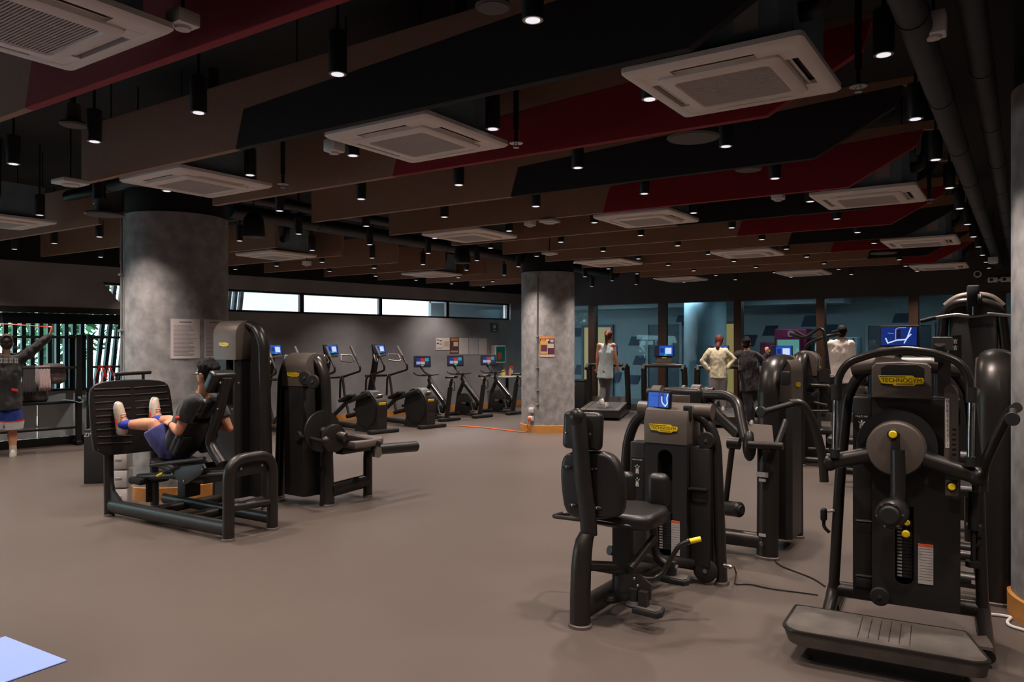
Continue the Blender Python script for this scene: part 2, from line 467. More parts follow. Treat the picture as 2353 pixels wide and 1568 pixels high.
b = MB(); b.box((-8, V_C - 0.7, 2.62), (9, 0.9, 0.2)); struct('corridor_bulkhead', b, M_CWALL)
def cx_(px, v=V_C, py=780): return WF.p(px, py, y=v).x
M_YROOM = emis('cream_room_glow', (236, 190, 112), 0.8)  # glowing door panel stands for the light of the room beyond
M_PANELD = mat('corridor_dark_decal', (26, 52, 78), 0.5)
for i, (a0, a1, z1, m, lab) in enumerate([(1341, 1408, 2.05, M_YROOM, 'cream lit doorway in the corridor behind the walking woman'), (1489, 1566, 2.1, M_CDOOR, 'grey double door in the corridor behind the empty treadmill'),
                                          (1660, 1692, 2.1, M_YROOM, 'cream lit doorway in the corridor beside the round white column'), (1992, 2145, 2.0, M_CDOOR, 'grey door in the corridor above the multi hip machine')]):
    x0, x1 = cx_(a0), cx_(a1)
    d = thing('door_%d' % (i + 1), lab, 'door', Frame((x0 + x1) / 2, V_C)); d['kind'] = 'structure'; del d['category']
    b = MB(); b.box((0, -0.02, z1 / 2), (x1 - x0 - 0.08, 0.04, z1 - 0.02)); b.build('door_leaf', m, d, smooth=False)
    b = MB(); b.box((-(x1 - x0) / 2, -0.03, z1 / 2), (0.07, 0.09, z1)); b.box(((x1 - x0) / 2, -0.03, z1 / 2), (0.07, 0.09, z1)); b.box((0, -0.03, z1 + 0.03), (x1 - x0 + 0.07, 0.09, 0.06)); b.build('door_frame', M_CDOOR if m is M_YROOM else M_CWALL, d, smooth=False)
    b = MB(); b.tube([((x1 - x0) / 2 - 0.12, -0.06, 1.0), ((x1 - x0) / 2 - 0.24, -0.06, 1.0)], 0.012); b.build('door_handle', M_STEEL, d)
# slanted dark decal squares on the corridor wall
DECALS = sorted([(1460, 784, .34, .26), (1470, 828, .34, .26), (1456, 873, .34, .26), (1566, 737, .3, .28), (1862, 738, .36, .28), (1326, 764, .3, .26), (1332, 850, .3, .3), (1418, 868, .2, .3), (1722, 783, .34, .3), (1770, 760, .32, .26), (2070, 735, .34, .3), (1905, 760, .34, .3), (1740, 850, .3, .25)])
for i, (px, py, w, h) in enumerate(DECALS):
    q = WF.p(px, py, y=V_C - 0.015)
    b = MB(); b.prism([(-w / 2 - .05, -h / 2), (w / 2 - .05, -h / 2), (w / 2 + .05, h / 2), (-w / 2 + .05, h / 2)], -0.008, 0.008, 'y')
    o = b.build('wall_decal', M_PANELD, smooth=False); o.location = q
    tag(o, 'dark slanted square decal on the corridor wall, %s counting from the left' % ORD[i], 'decal', 'slanted square decals in the corridor')
b = MB(); b.lathe([(0.52, -0.01), (0.52, 2.72)], (0, 0, 0), seg=40); o = b.build('corridor_column', mat('corridor_column_paint', (176, 206, 218), 0.5)); q = WF.p(1620, 780, y=18.7); o.location = (q.x, q.y, 0)
tag(o, 'round white column standing in the corridor behind the glass', 'column')
for i, (px, v) in enumerate([(1400, 18.2), (1560, 18.2), (1790, 18.2), (2010, 18.2)]):
    x = WF.p(px, 700, y=v).x
    t = thing('corridor_light', 'flat ceiling panel light in the corridor, %s from the left' % ORD[i], 'light', Frame(x, v, 0, 2.70), 'corridor ceiling panel lights')
    b = MB(); b.rbox((0, 0, 0), (1.25, 0.34, 0.03), 0.008); b.build('housing', M_WHITE, t)
    b = MB(); b.box((0, 0, -0.017), (1.18, 0.27, 0.006)); b.build('diffuser', emis('corridor_diffuser', (205, 232, 255), 1.2), t, smooth=False)
    L = bpy.data.lights.new('corridor_lamp', 'AREA'); L.shape = 'RECTANGLE'; L.size = 1.18; L.size_y = 0.27; L.energy = 21; L.color = (0.84, 0.95, 1.0)
    lo = bpy.data.objects.new('corridor_lamp', L); COL.objects.link(lo); lo.parent = t; lo.location = (0, 0, -0.03)
# ------------------------------------------------------------------ concrete columns
def column(X, Z, r, top, lab, pipe=None):
    x, y = camxz(X, Z)
    F = Frame(x, y)
    t = thing('concrete_column', lab, 'column', F); t['kind'] = 'structure'
    b = MB(); b.lathe([(r, 0), (r, top)], seg=64); b.build('shaft', M_CONC, t)
    b = MB(); b.lathe([(r * 0.97, top - 0.005), (r * 0.97, Z_CEIL + 0.02)], seg=48); b.build('black_neck', M_BLACK, t)
    b = MB(); b.lathe([(r + 0.02, 0), (r + 0.02, 0.125), (r + 0.005, 0.13), (r - 0.01, 0.13)], seg=64); b.build('base_band', M_WOODB, t)
    if pipe:
        d = Vector((math.cos(pipe), math.sin(pipe), 0)); q = d * (r + 0.022)
        b = MB(); b.tube([q + Vector((0, 0, pipe_z[0])), q + Vector((0, 0, pipe_z[1]))], 0.012, 8)
        for zz in pipe_z[2]: b.rbox(q + Vector((0, 0, zz)), (0.05, 0.05, 0.025), 0.006)
        b.build('conduit', mat('grey_conduit', (150, 146, 142), 0.4, metal=0.4), t)
    return t, F, r
pipe_z = (0.1, 2.9, (0.7, 1.28, 1.72, 2.3))
colL, FCL, rL = column(*[(-770 / 1760.0) * 8.26, 8.26], 0.52, 2.93, 'thick grey concrete column with notices, behind the leg press', pipe=math.atan2(-0.95, -0.32) - 0.0)
pipe_z = (0.42, 2.75, (0.5, 0.75, 1.15, 1.7))
colM, FCM, rM = column(82.5 / 1760 * 13.99, 13.99, 0.485, 2.86, 'grey concrete column with a small poster in the middle of the hall', pipe=math.atan2(-0.62, 0.1))
pipe_z = (1.0, 1.1, ())
colR, FCR, rR = column(3.41, 4.32, 0.5, 3.08, 'speckled grey concrete column at the right edge')
def on_col(F, r, px, py):
    """point on a column's skin under a pixel (local) and its outward normal"""
    d = F.I.to_3x3() @ ray(px, py); o = F.I @ CAMP
    A = d.x ** 2 + d.y ** 2; B = 2 * (o.x * d.x + o.y * d.y); C = o.x ** 2 + o.y ** 2 - r * r
    t = (-B - math.sqrt(max(0, B * B - 4 * A * C))) / (2 * A)
    q = o + d * t
    return q, Vector((q.x, q.y, 0)).normalized()
def curved_sheet(name, F, r, box, m, parent=None, th=0.002, nseg=8):
    """a sheet of paper following a column between pixel corners box=(x0,y0,x1,y1)"""
    x0, y0, x1, y1 = box
    a, _ = on_col(F, r, x0, y0); c, _ = on_col(F, r, x1, y1)
    ang0 = math.atan2(a.y, a.x); ang1 = math.atan2(c.y, c.x)
    if ang1 < ang0: ang1 += 2 * PI
    b = MB(); vs = []; fs = []
    for i in range(nseg + 1):
        an = ang0 + (ang1 - ang0) * i / nseg
        for rr in (r, r + th):
            for z in (c.z, a.z): vs.append((rr * math.cos(an), rr * math.sin(an), z))
    for i in range(nseg):
        k = i * 4
        fs += [(k + 2, k + 6, k + 7, k + 3), (k, k + 1, k + 5, k + 4), (k + 1, k + 3, k + 7, k + 5), (k, k + 4, k + 6, k + 2)]
    fs += [(0, 2, 3, 1), (nseg * 4, nseg * 4 + 1, nseg * 4 + 3, nseg * 4 + 2)]
    b.add(vs, fs)
    o = b.build(name, m, parent, smooth=False)
    if parent is None: o.matrix_world = F.M
    return o

def notice(box, lab, lines, seedn):
    t = thing('notice_sheet', lab, 'notice', FCL)
    curved_sheet('sheet', FCL, rL + 0.003, box, M_PAPER, t)
    rr = random.Random(seedn); x0, y0, x1, y1 = box; n = lines
    for i in range(n):
        y = y0 + (y1 - y0) * (0.17 + 0.78 * i / n); k = rr.uniform(0.55, 0.86)
        o = curved_sheet('text_line', FCL, rL + 0.0052, (x0 + (x1 - x0) * 0.1, y - 0.45, x0 + (x1 - x0) * (0.1 + k * 0.93), y + 0.55), M_GREYINK, t, 0.0005, 5)
    curved_sheet('heading', FCL, rL + 0.0052, (x0 + (x1 - x0) * 0.3, y0 + 6, x0 + (x1 - x0) * 0.72, y0 + 9), M_GREYINK, t, 0.0005, 5)
notice((392, 733, 459, 824), 'printed notice sheet in a clear sleeve on the left column, the wider of two', 24, 3)
notice((469, 734, 511, 824), 'second printed notice sheet on the left column, beside the leg press tower', 24, 4)
# poster on the middle column: plain coloured blocks, no character
t = thing('poster', 'small orange and purple printed poster on the middle column', 'poster', FCM)
curved_sheet('sheet', FCM, rM + 0.003, (1241, 773, 1274, 821), mat('poster_dark', (58, 40, 38), 0.5), t)
for box, c in [((1241, 773, 1274, 778.5), (214, 142, 90)), ((1241.5, 783, 1259, 813.5), (206, 164, 84)), ((1243, 779.8, 1252.5, 785), (226, 120, 50)), ((1254, 779.8, 1262.5, 784), (196, 188, 184)), ((1264.5, 780.5, 1272, 787), (196, 180, 172)), ((1258, 790, 1272.5, 800), (206, 184, 172)), ((1260.5, 802, 1273.5, 813), (104, 44, 66)), ((1241, 815, 1274, 820.5), (214, 190, 178)), ((1243, 793, 1257, 808), (98, 48, 78))]:
    curved_sheet('printed_block', FCM, rM + 0.0055 + 0.0003 * (c[0] == 98), box, mat('poster_%d_%d_%d' % c, c, 0.5), t, 0.0005, 4)
# socket boxes on the middle column
for i, (px, py, lab) in enumerate([(1223, 943, 'white blank switch box on the middle column, the upper of two'), (1222, 962, 'white socket box with an orange plug on the middle column')]):
    q, n = on_col(FCM, rM + 0.001, px, py)
    t = thing('socket_box', lab, 'socket', FCM)
    b = MB(); b.rbox(q + n * 0.025, (0.095, 0.05, 0.09), 0.008, R3=face_M((0, 0, 0), (n.x, n.y, 0)).to_3x3() @ Matrix.Rotation(R(-90), 3, 'X')); b.build('box', M_WHITE, t)
    b = MB(); b.rbox(q + n * 0.052, (0.07, 0.006, 0.065), 0.003, R3=face_M((0, 0, 0), (n.x, n.y, 0)).to_3x3() @ Matrix.Rotation(R(-90), 3, 'X')); b.build('faceplate', M_PAPER, t)
    if i == 1: plug_q, plug_n = FCM.M @ (q + n * 0.083), n
pl = MB(); pl.rbox(plug_q + Vector((0, 0, 0)), (0.05, 0.05, 0.055), 0.012); 
cord_t = thing('extension_cord', 'orange extension cord running from the column socket across the floor', 'cord')
M_CORD = mat('orange_cord', (240, 104, 40), 0.5)
pl.build('plug', M_CORD, cord_t)
pts = [plug_q + Vector((0, 0, -0.02)), plug_q + Vector((-0.02, -0.03, -0.14))]
for q in [(1219, 987), (1210, 993), (1195, 993), (1160, 989), (1110, 983), (1050, 979), (1008, 978), (980, 974)]:
    w = WF.p(*q, z=0.008); pts.append(Vector((w.x, w.y, 0.011)))
d = (Vector((FCM.o.x, FCM.o.y, 0)) - pts[2]); pts[2] = pts[2].copy()
b = MB(); b.tube(pts, 0.009, 6, fil=0.15, fn=4); b.build('cable', M_CORD, cord_t)

# ------------------------------------------------------------------ acoustic baffles
def vb(k): return 2.015 + 1.1925 * k
SCL = 0.88
ZT = ZB + 0.455
b = MB(); b.tube([(0, 0, ZT - 0.01), (0, 0, Z_CEIL + 0.01)], 0.006, 6); ROD = b.mesh('hanger_rod', M_BLKP)
for k in range(0, 11):
    v = vb(k); red = (k % 2 == 0)
    uL = -7.16 * SCL if k else -9.0
    us = SCL * (-5.25 + 0.33 * k) if k else -5.15 * SCL
    uc, ut, ue = -1.38 * SCL, -0.62 * SCL, (0.2 if k else 0.4)
    zp = ZB + 0.25
    nm = 'red' if red else 'black'
    t = thing('ceiling_baffle', 'long tan ceiling baffle with a %s lower panel, %s from the camera' % (nm, ORD[k]), 'baffle', Frame(0, v), 'acoustic ceiling baffles')
    ztop_r = zp + 0.05 * (uc - us)
    b = MB()
    b.prism([(uL, ZB), (us, ZB), (us + 0.08, zp), (uc + 0.55, zp + 0.05 * (uc + 0.55 - us)), (ut, ZB + 0.375), (ut + 0.08, ZT), (uL, ZT)], -0.024, 0.024, 'y', bev=0.003, seg=1)
    b.build('tan_panel', M_TAN, t, smooth=False)
    b = MB()
    b.prism([(us, ZB), (uc, ZB), (uc + 0.75 * (ut - uc), ZB + 0.75 * 0.36), (uc + 0.55, zp + 0.05 * (uc + 0.55 - us)), (us + 0.08, zp)] if zp + 0.05 * (uc + 0.55 - us) > ZB + 0.28 else [(us, ZB), (uc, ZB), (uc + 0.75 * (ut - uc), ZB + 0.75 * 0.36), (us + 0.08, zp)], -0.026, 0.026, 'y', bev=0.003, seg=1)
    b.build(nm + '_panel', M_RED if red else M_BFELT, t, smooth=False)
    for uu in [uL + 0.4, (uL + uc) / 2, uc - 0.2]: o = obj('hanger_rod', ROD, t); o.location = (uu, 0, 0)
# shorter baffles by the left wall
LB = [(3, -8.35, -12.2), (4, -8.35, -12.2)] + [(k, -8.35, -11.9 + 0.28 * (k - 5)) for k in range(5, 11)]
LBV = {3: 4.38, 4: 5.58}
n = 0
for (k, uR, uL) in [(2, -8.3, -11.0)] + LB:
    v = vb(k) if k > 1 else 0
    if k == 3: uR = -9.7
    t = thing('ceiling_baffle', 'short plain tan ceiling baffle near the left wall, %s from the camera' % ORD[n], 'baffle', Frame(0, v), 'plain baffles by the left wall'); n += 1
    b = MB(); b.prism([(uL, ZB), (uR, ZB), (uR, ZT), (uL, ZT)], -0.024, 0.024, 'y', bev=0.003, seg=1); b.build('tan_panel', M_TAN, t, smooth=False)
    for uu in (uL + 0.3, uR - 0.3): o = obj('hanger_rod', ROD, t); o.location = (uu, 0, 0)

AC_LIST = [(-3.72, 1.6, 'white ceiling cassette air conditioner cut by the top left corner'), (-1.337, 4.2, 'large white ceiling cassette air conditioner at upper right, nearest the pipes'),
                    (-3.6, 4.17, 'white ceiling cassette air conditioner below the red baffle at upper centre'), (-6.24, 4.18, 'white ceiling cassette air conditioner above the left column'),
                    (-10.18, 4.16, 'white ceiling cassette air conditioner cut by the left edge'), (-3.68, 8.32, 'white ceiling cassette air conditioner in the second row, right of centre'),
                    (-1.3, 8.33, 'white ceiling cassette air conditioner in the second row near the right pipes'), (-6.25, 8.3, 'white ceiling cassette air conditioner in the second row left of the middle column top'),
                    (-10.35, 8.4, 'white ceiling cassette air conditioner just right of the left column top'), (-1.25, 12.45, 'white ceiling cassette air conditioner in the third row, nearest the right pipes'),
                    (-6.3, 12.55, 'white ceiling cassette air conditioner just right of the middle column top'), (-3.75, 12.47, 'white ceiling cassette air conditioner in the third row, between two others'),
                    (-10.5, 12.6, 'white ceiling cassette air conditioner left of the middle column above the strip window'), (-6.55, 16.75, 'white ceiling cassette air conditioner by the glass wall, leftmost of three'),
                    (-3.85, 16.7, 'white ceiling cassette air conditioner by the glass wall, middle of three'), (-1.37, 16.7, 'white ceiling cassette air conditioner by the glass wall, rightmost of three')]
# ------------------------------------------------------------------ pendant downlights on a regular grid
def vr(j): return 2.60 + 1.1925 * j
def ui(i): return -0.53 - 1.113 * i
ZP = 2.894
def lamp_tree():
    b = MB(); b.lathe([(0.044, 0.0), (0.045, 0.004), (0.045, 0.20), (0.04, 0.205)], seg=24); can = b.mesh('can', M_BLKP)
    b = MB(); b.lathe([(0.041, -0.001), (0.041, 0.003)], seg=24); ring = b.mesh('trim_ring', M_STEEL)
    b = MB(); b.lathe([(0.030, -0.003), (0.030, 0.0)], seg=20); lens = b.mesh('lens', M_LENS)
    b = MB(); b.tube([(0, 0, 0.2), (0, 0, Z_CEIL - ZP + 0.01)], 0.009, 8); rod = b.mesh('stem', M_BLKP)
    return can, ring, lens, rod
LAMP = lamp_tree()
spot = bpy.data.lights.new('downlight_beam', 'SPOT')
spot.energy = PENDANT_W; spot.color = (1.0, 0.86, 0.78); spot.spot_size = R(116); spot.spot_blend = 0.95; spot.shadow_soft_size = 0.035
def pendant(u, v, lab, grp, z=ZP, beam=True):
    t = thing('pendant_downlight', lab, 'light', Frame(u, v, 0, z), grp)
    for me in LAMP: obj(me.name, me, t)
    if not beam: return
    o = bpy.data.objects.new('downlight_beam', spot); COL.objects.link(o); o.parent = t; o.location = (0, 0, -0.012)
n_p = 0
for j in range(-2, 12):
    v = vr(j); us_ = []
    for i in range(-1, 11):
        u = ui(i)
        if u < u_wall(v) + 0.35 or v > V_FAR - 0.3: continue
        if any((Vector((u, v)) - F.o.xy).length < r + 0.12 for F, r in ((FCL, rL), (FCM, rM), (FCR, rR))): continue
        for (au, av, _) in AC_LIST:
            if abs(v - av * SCL) < .5 and abs(u - au * SCL) < .48: u = au * SCL + math.copysign(.485, u - au * SCL)
        us_.append((u, (i + j) % 2 == 0 or any((Vector((u, v)) - F.o.xy).length < 1.5 and (F.o.xy - Vector((u, v))).dot(F.o.xy) > 0 for F, r in ((FCL, rL), (FCM, rM)))))
    for m_, (u, on) in enumerate(us_):
        if j >= 0: lab = 'black cylinder downlight just past the %s baffle, %s from the right' % (ORD[j], ORD[m_])
        else: lab = 'black cylinder downlight in the %s row overhead, %s from the right' % (ORD[-j - 1], ORD[m_])
        pendant(u, v, lab, 'black cylinder downlights', beam=on); n_p += 1

# ------------------------------------------------------------------ ceiling cassette air conditioners
def make_ac_meshes():
    S = 0.415
    parts = {}
    b = MB(); secs = []
    def sq(h, z, r=0.03):
        pts = []
        for (sx, sy, a0) in ((1, 1, 0), (-1, 1, PI / 2), (-1, -1, PI), (1, -1, 3 * PI / 2)):
            for q in range(4):
                a = a0 + PI / 2 * q / 3; pts.append(Vector((sx * (h - r) + r * math.cos(a), sy * (h - r) + r * math.sin(a), z)))
        return pts
    # frame ring: outer lip to the inner lip around the louvres
    b.loft([sq(S, 0.035), sq(S, 0.012), sq(S - 0.012, 0.0), sq(S - 0.06, -0.006), sq(S - 0.07, -0.002)], caps=False)
    b.loft([sq(S - 0.07, -0.002), sq(S - 0.075, 0.03)], caps=False)
    b.loft([sq(S, 0.035), sq(S - 0.1, 0.036)], caps=False)
    # inner square
    b.loft([sq(0.285, 0.03), sq(0.285, -0.012), sq(0.275, -0.02), sq(0.225, -0.022), sq(0.218, -0.012)], caps=False)
    for a in range(4):
        M = Matrix.Rotation(a * PI / 2, 4, 'Z')
        b.box((0.315, 0.315, 0.008), (0.075, 0.075, 0.018), M)
        b.box((0.315, 0.24, 0.008), (0.066, 0.09, 0.02), M); b.box((0.315, -0.24, 0.008), (0.066, 0.09, 0.02), M)
    parts['panel'] = b.mesh('panel', M_ACW)
    b = MB(); b.box((0, 0, 0.025), (0.7, 0.7, 0.004)); parts['outlet_shade'] = b.mesh('outlet_shade', M_BLKP, False)  # black sheet put in for the shade inside the air outlets
    b = MB(); 
    for i in range(30):
        y = -0.211 + 0.422 * i / 29; b.box((0, y, -0.012), (0.436, 0.0085, 0.010))
    for x in (-0.11, 0, 0.11): b.box((x, 0, -0.010), (0.005, 0.43, 0.012))
    parts['intake_grille'] = b.mesh('intake_grille', M_ACG, False)
    b = MB(); b.box((0, 0, -0.002), (0.44, 0.44, 0.004)); parts['filter'] = b.mesh('filter', mat('ac_filter', (88, 80, 78), 0.8), False)
    b = MB(); b.rbox((0.302, 0, 0.010), (0.032, 0.375, 0.005), 0.002, 1, R3=Matrix.Rotation(R(35), 3, 'Y')); parts['louvre'] = b.mesh('louvre', M_ACW)
    b = MB(); b.prism([(-0.3, -0.34), (0.3, -0.34), (0.35, -0.29), (0.35, 0.29), (0.3, 0.34), (-0.3, 0.34), (-0.35, 0.29), (-0.35, -0.29)], 0.034, 0.38, 'z'); parts['casing'] = b.mesh('casing', M_GALV, False)
    b = MB(); b.box((0.16, -0.343, 0.17), (0.11, 0.004, 0.13)); parts['data_plate'] = b.mesh('data_plate', M_LABEL, False)
    b = MB()
    b.box((-0.15, -0.342, 0.09), (0.26, 0.003, 0.006)); b.box((-0.06, -0.342, 0.1), (0.006, 0.003, 0.1)); b.box((-0.2, -0.342, 0.14), (0.006, 0.003, 0.11)); b.box((-0.075, -0.342, 0.195), (0.256, 0.003, 0.006))
    parts['seam_tape'] = b.mesh('seam_tape', M_STEEL, False)
    b = MB(); b.tube([(0.34, -0.18, 0.2), (0.42, -0.18, 0.2), (0.47, -0.2, 0.3), (0.49, -0.2, 0.77)], 0.045, 10, fil=0.09)
    parts['pipework'] = b.mesh('pipework', M_BLKP)
    b = MB(); b.tube([(0.33, 0.3, 0.2), (0.33, 0.3, 0.77)], 0.006, 6)
    parts['hanger_rod'] = b.mesh('hanger_rod', M_BLKP)
    return parts
ACP = make_ac_meshes()
Z_AC = 2.856
def ac(u, v, lab):
    t = thing('air_conditioner', lab, 'air conditioner', Frame(u, v, 0, Z_AC), 'ceiling cassette air conditioners')
    for nme, me in ACP.items():
        if nme in ('louvre', 'hanger_rod'):
            for a in range(4):
                o = obj(nme, me, t); o.rotation_euler = (0, 0, a * PI / 2)
        else: obj(nme, me, t)
    return t
for (u, v, lab) in AC_LIST:
    ac(u * SCL, v * SCL, lab)

# ------------------------------------------------------------------ pipes and ducts under the dark slab
def pipe(pts, r, lab, m=M_PIPE, name='ceiling_pipe', rings=True):
    t = thing(name, lab, 'pipe', Frame(0, 0))
    b = MB(); b.tube(pts, r, 16, fil=0.25); b.build('pipe_run', m, t)
    if rings:
        pts = [Vector(p) for p in pts]
        for a, c in zip(pts[:-1], pts[1:]):
            L = (c - a).length; n = int(L / 1.3)
            for i in range(1, n + 1):
                q = a + (c - a) * (i / (n + 0.6)); d = (c - a).normalized(); b = MB(); b.lathe([(r + 0.004, -0.02), (r + 0.004, 0.02)], q, d, 16); b.build('joint_band', M_BLKP, t)
pipe([(-0.40, 1.0, 2.99), (-0.40, 16.4, 2.99)], 0.065, 'thick grey insulated pipe running along the right side of the ceiling, left of two')
pipe([(-0.2, 1.0, 3.12), (-0.2, 16.4, 3.12)], 0.06, 'grey insulated pipe along the right side of the ceiling, right of two')
pipe([(0.5, 1.0, 3.3), (0.5, 16.4, 3.3)], 0.11, 'dark duct pipe high over the right column', M_BLKP)
pipe([(-9.0, 4.4, 3.25), (-7.2, 4.2, 3.2), (-7.0, 8.8, 3.2)], 0.06, 'dark pipe under the slab between the two baffle groups', M_BLKP)
pipe([(-7.6, 5.5, 3.12), (-7.6, 15.5, 3.12)], 0.09, 'dark duct running past the middle column under the slab', M_BLKP)
for i, (x0, y0) in enumerate([(-8.6, 2.9), (-8.6, 3.25), (-7.9, 6.3), (-7.9, 6.55)]):
    t = thing('cable_tray', 'dark cable tray channel under the slab, %s from the left corner' % ORD[i], 'cable tray', Frame(x0, y0, 0, 3.2), 'cable trays')
    b = MB(); b.box((-1.4, 0, 0), (4.0, 0.1, 0.012)); b.build('tray', M_PIPE, t, smooth=False)
    b = MB(); b.box((-1.4, -0.05, 0.02), (4.0, 0.008, 0.05)); b.box((-1.4, 0.05, 0.02), (4.0, 0.008, 0.05)); b.build('side_rails', M_PIPE, t, smooth=False)

# ------------------------------------------------------------------ small ceiling devices
def at(px, py, z): q = WF.p(px, py, z=z); return q
def disc_speaker(px, py, z, r, lab):
    q = at(px, py, z); t = thing('ceiling_speaker', lab, 'speaker', Frame(q.x, q.y, 0, z))
    b = MB(); b.lathe([(r, 0), (r + 0.006, 0.006), (r, 0.02), (r * 0.55, 0.03), (r * 0.5, 0.14)], seg=36); b.build('baffle_ring', mat('speaker_grey', (70, 66, 64), 0.6), t)
    b = MB(); b.lathe([(r * 0.93, -0.003), (r * 0.93, 0.002)], seg=36); b.build('grille', mat('speaker_mesh', (84, 79, 76), 0.75), t)
    b = MB(); b.tube([(0, 0, 0.13), (0, 0, Z_CEIL - z + 0.01)], 0.012, 8); b.build('stem', M_BLKP, t)
disc_speaker(1593, 318, 2.9, 0.16, 'large round grey ceiling speaker under the black baffle at upper right')
disc_speaker(240, 495, 2.75, 0.16, 'large round grey ceiling speaker just left of the left column top')
disc_speaker(1133, 18, 3.0, 0.07, 'small round dark ceiling speaker at the top edge')
disc_speaker(170, 289, 3.02, 0.08, 'small round grey ceiling speaker near the left end of the second baffle')
disc_speaker(1720, 391, 2.98, 0.1, 'small round dark ceiling speaker above the red panel at right')
disc_speaker(2030, 583, 2.86, 0.17, 'round dark ceiling speaker far off before the glass wall')
def wbox(px, py, z, d, lab, cat='sensor', name='ceiling_sensor', rz=0):
    q = at(px, py, z); t = thing(name, lab, cat, Frame(q.x, q.y, rz, z))
    b = MB(); b.rbox((0, 0, d[2] / 2), d, 0.008); b.build('housing', M_WHITE, t)
    b = MB(); b.lathe([(min(d[0], d[1]) * 0.3, -0.012), (min(d[0], d[1]) * 0.36, 0.004)], seg=20); b.build('lens_dome', M_PAPER, t)
    b = MB(); b.tube([(0, 0, d[2] - 0.005), (0, 0, Z_CEIL - z + 0.01)], 0.007, 6); b.build('stem', M_BLKP, t)
wbox(420, 62, 2.9, (0.1, 0.1, 0.06), 'white ceiling detector hanging beside the red baffle at top left')
wbox(768, 350, 2.84, (0.1, 0.1, 0.08), 'white square ceiling sensor under the left end of a cassette')
wbox(1218, 519, 2.84, (0.1, 0.1, 0.09), 'white square ceiling sensor left of the white access point')
wbox(1263, 512, 2.84, (0.17, 0.17, 0.03), 'flat white wireless access point on the ceiling, centre', 'access point', 'access_point')
wbox(162, 424, 2.82, (0.2, 0.2, 0.035), 'flat white wireless access point at the left end of the second baffle', 'access point', 'access_point')
wbox(2145, 84, 2.95, (0.1, 0.1, 0.1), 'white box sensor among the pipes at top right')
wbox(1788, 459, 2.84, (0.1, 0.1, 0.08), 'white box sensor left of the right second row cassette')
wbox(705, 610, 2.74, (0.1, 0.1, 0.06), 'white ceiling detector under the cassette right of the left column')
wbox(1263, 585, 2.8, (0.17, 0.17, 0.03), 'flat white wireless access point before the middle column top', 'access point', 'access_point')
wbox(2282, 605, 2.8, (0.13, 0.13, 0.09), 'white stepped ceiling detector far right before the bulkhead')
def sprinkler(px, py, z, lab):
    q = at(px, py, z); t = thing('sprinkler_head', lab, 'sprinkler', Frame(q.x, q.y, 0, z))
    b = MB(); b.lathe([(0.02, 0), (0.02, 0.003)], seg=14); b.tube([(-0.01, 0, 0), (-0.012, 0, 0.02), (0, 0, 0.035)], 0.003, 6); b.tube([(0.01, 0, 0), (0.012, 0, 0.02), (0, 0, 0.035)], 0.003, 6); b.build('deflector', M_STEEL, t)
    b = MB(); b.lathe([(0.045, 0.028), (0.045, 0.032)], seg=18); b.build('guard_plate', M_STEEL, t)
    b = MB(); b.tube([(0, 0, 0.03), (0, 0, 0.12)], 0.012, 8); b.tube([(0, 0, 0.11), (0, 0, Z_CEIL - z + 0.01)], 0.018, 8); b.build('drop_pipe', M_BLKP, t)
sprinkler(1186, 340, 2.85, 'sprinkler head with guard plate at the right corner of the centre cassette')
sprinkler(1972, 212, 2.9, 'sprinkler head with guard plate right of the large upper right cassette')
sprinkler(650, 432, 2.85, 'sprinkler head at the right corner of the cassette over the left column')
sprinkler(2135, 467, 2.85, 'sprinkler head at the corner of the right second row cassette')
# hanging horn speakers / black spots near the left baffles
for i, (px, py, z) in enumerate([(583, 545, 2.72), (1062, 605, 2.72)]):
    q = at(px, py, z); t = thing('pendant_speaker', ['black bell shaped pendant speaker right of the left column', 'black pendant speaker left of the middle column top'][i], 'speaker', Frame(q.x, q.y, 0, z))
    b = MB(); b.lathe([(0.115, 0), (0.12, 0.02), (0.1, 0.2), (0.06, 0.25), (0.02, 0.26)], seg=24); b.build('bell', M_BLKP, t)
    b = MB(); b.lathe([(0.1, -0.004), (0.1, 0.004)], seg=24); b.build('grille', mat('speaker_grey', (70, 66, 64), 0.6), t)
    b = MB(); b.tube([(0, 0, 0.25), (0, 0, Z_CEIL - z + 0.01)], 0.006, 6); b.build('cable', M_BLKP, t)
# camera and twin emergency light on the bulkhead
q = WF.p(2246, 630, y=V_FAR - 0.12)
t = thing('security_camera', 'white round security camera on the bulkhead at far right', 'camera', Frame(q.x, q.y, 0, q.z))
b = MB(); b.lathe([(0.065, 0.02), (0.065, 0.06), (0.04, 0.1)], (0, 0, 0), (0, 1, 0), 20); b.build('body', M_WHITE, t)
b = MB(); b.lathe([(0.038, 0), (0.042, 0.03)], (0, -0.0, 0), (0, 1, 0), 20); b.build('lens', M_BLKP, t)
q = WF.p(2296, 643, y=V_FAR - 0.1)
t = thing('emergency_light', 'twin headed white emergency light on the bulkhead at far right', 'light', Frame(q.x, q.y, 0, q.z))
for sx in (-0.1, 0.1):
    b = MB(); b.rbox((sx, 0, 0), (0.155, 0.1, 0.085), 0.01); b.build('lamp_head', M_WHITE, t)
    b = MB(); b.box((sx - 0.02, -0.052, 0.0), (0.05, 0.006, 0.045)); b.build('lamp_window', M_BLKP, t, smooth=False)
b = MB(); b.box((0, 0.03, 0), (0.3, 0.03, 0.04)); b.build('bracket', M_WHITE, t, smooth=False)
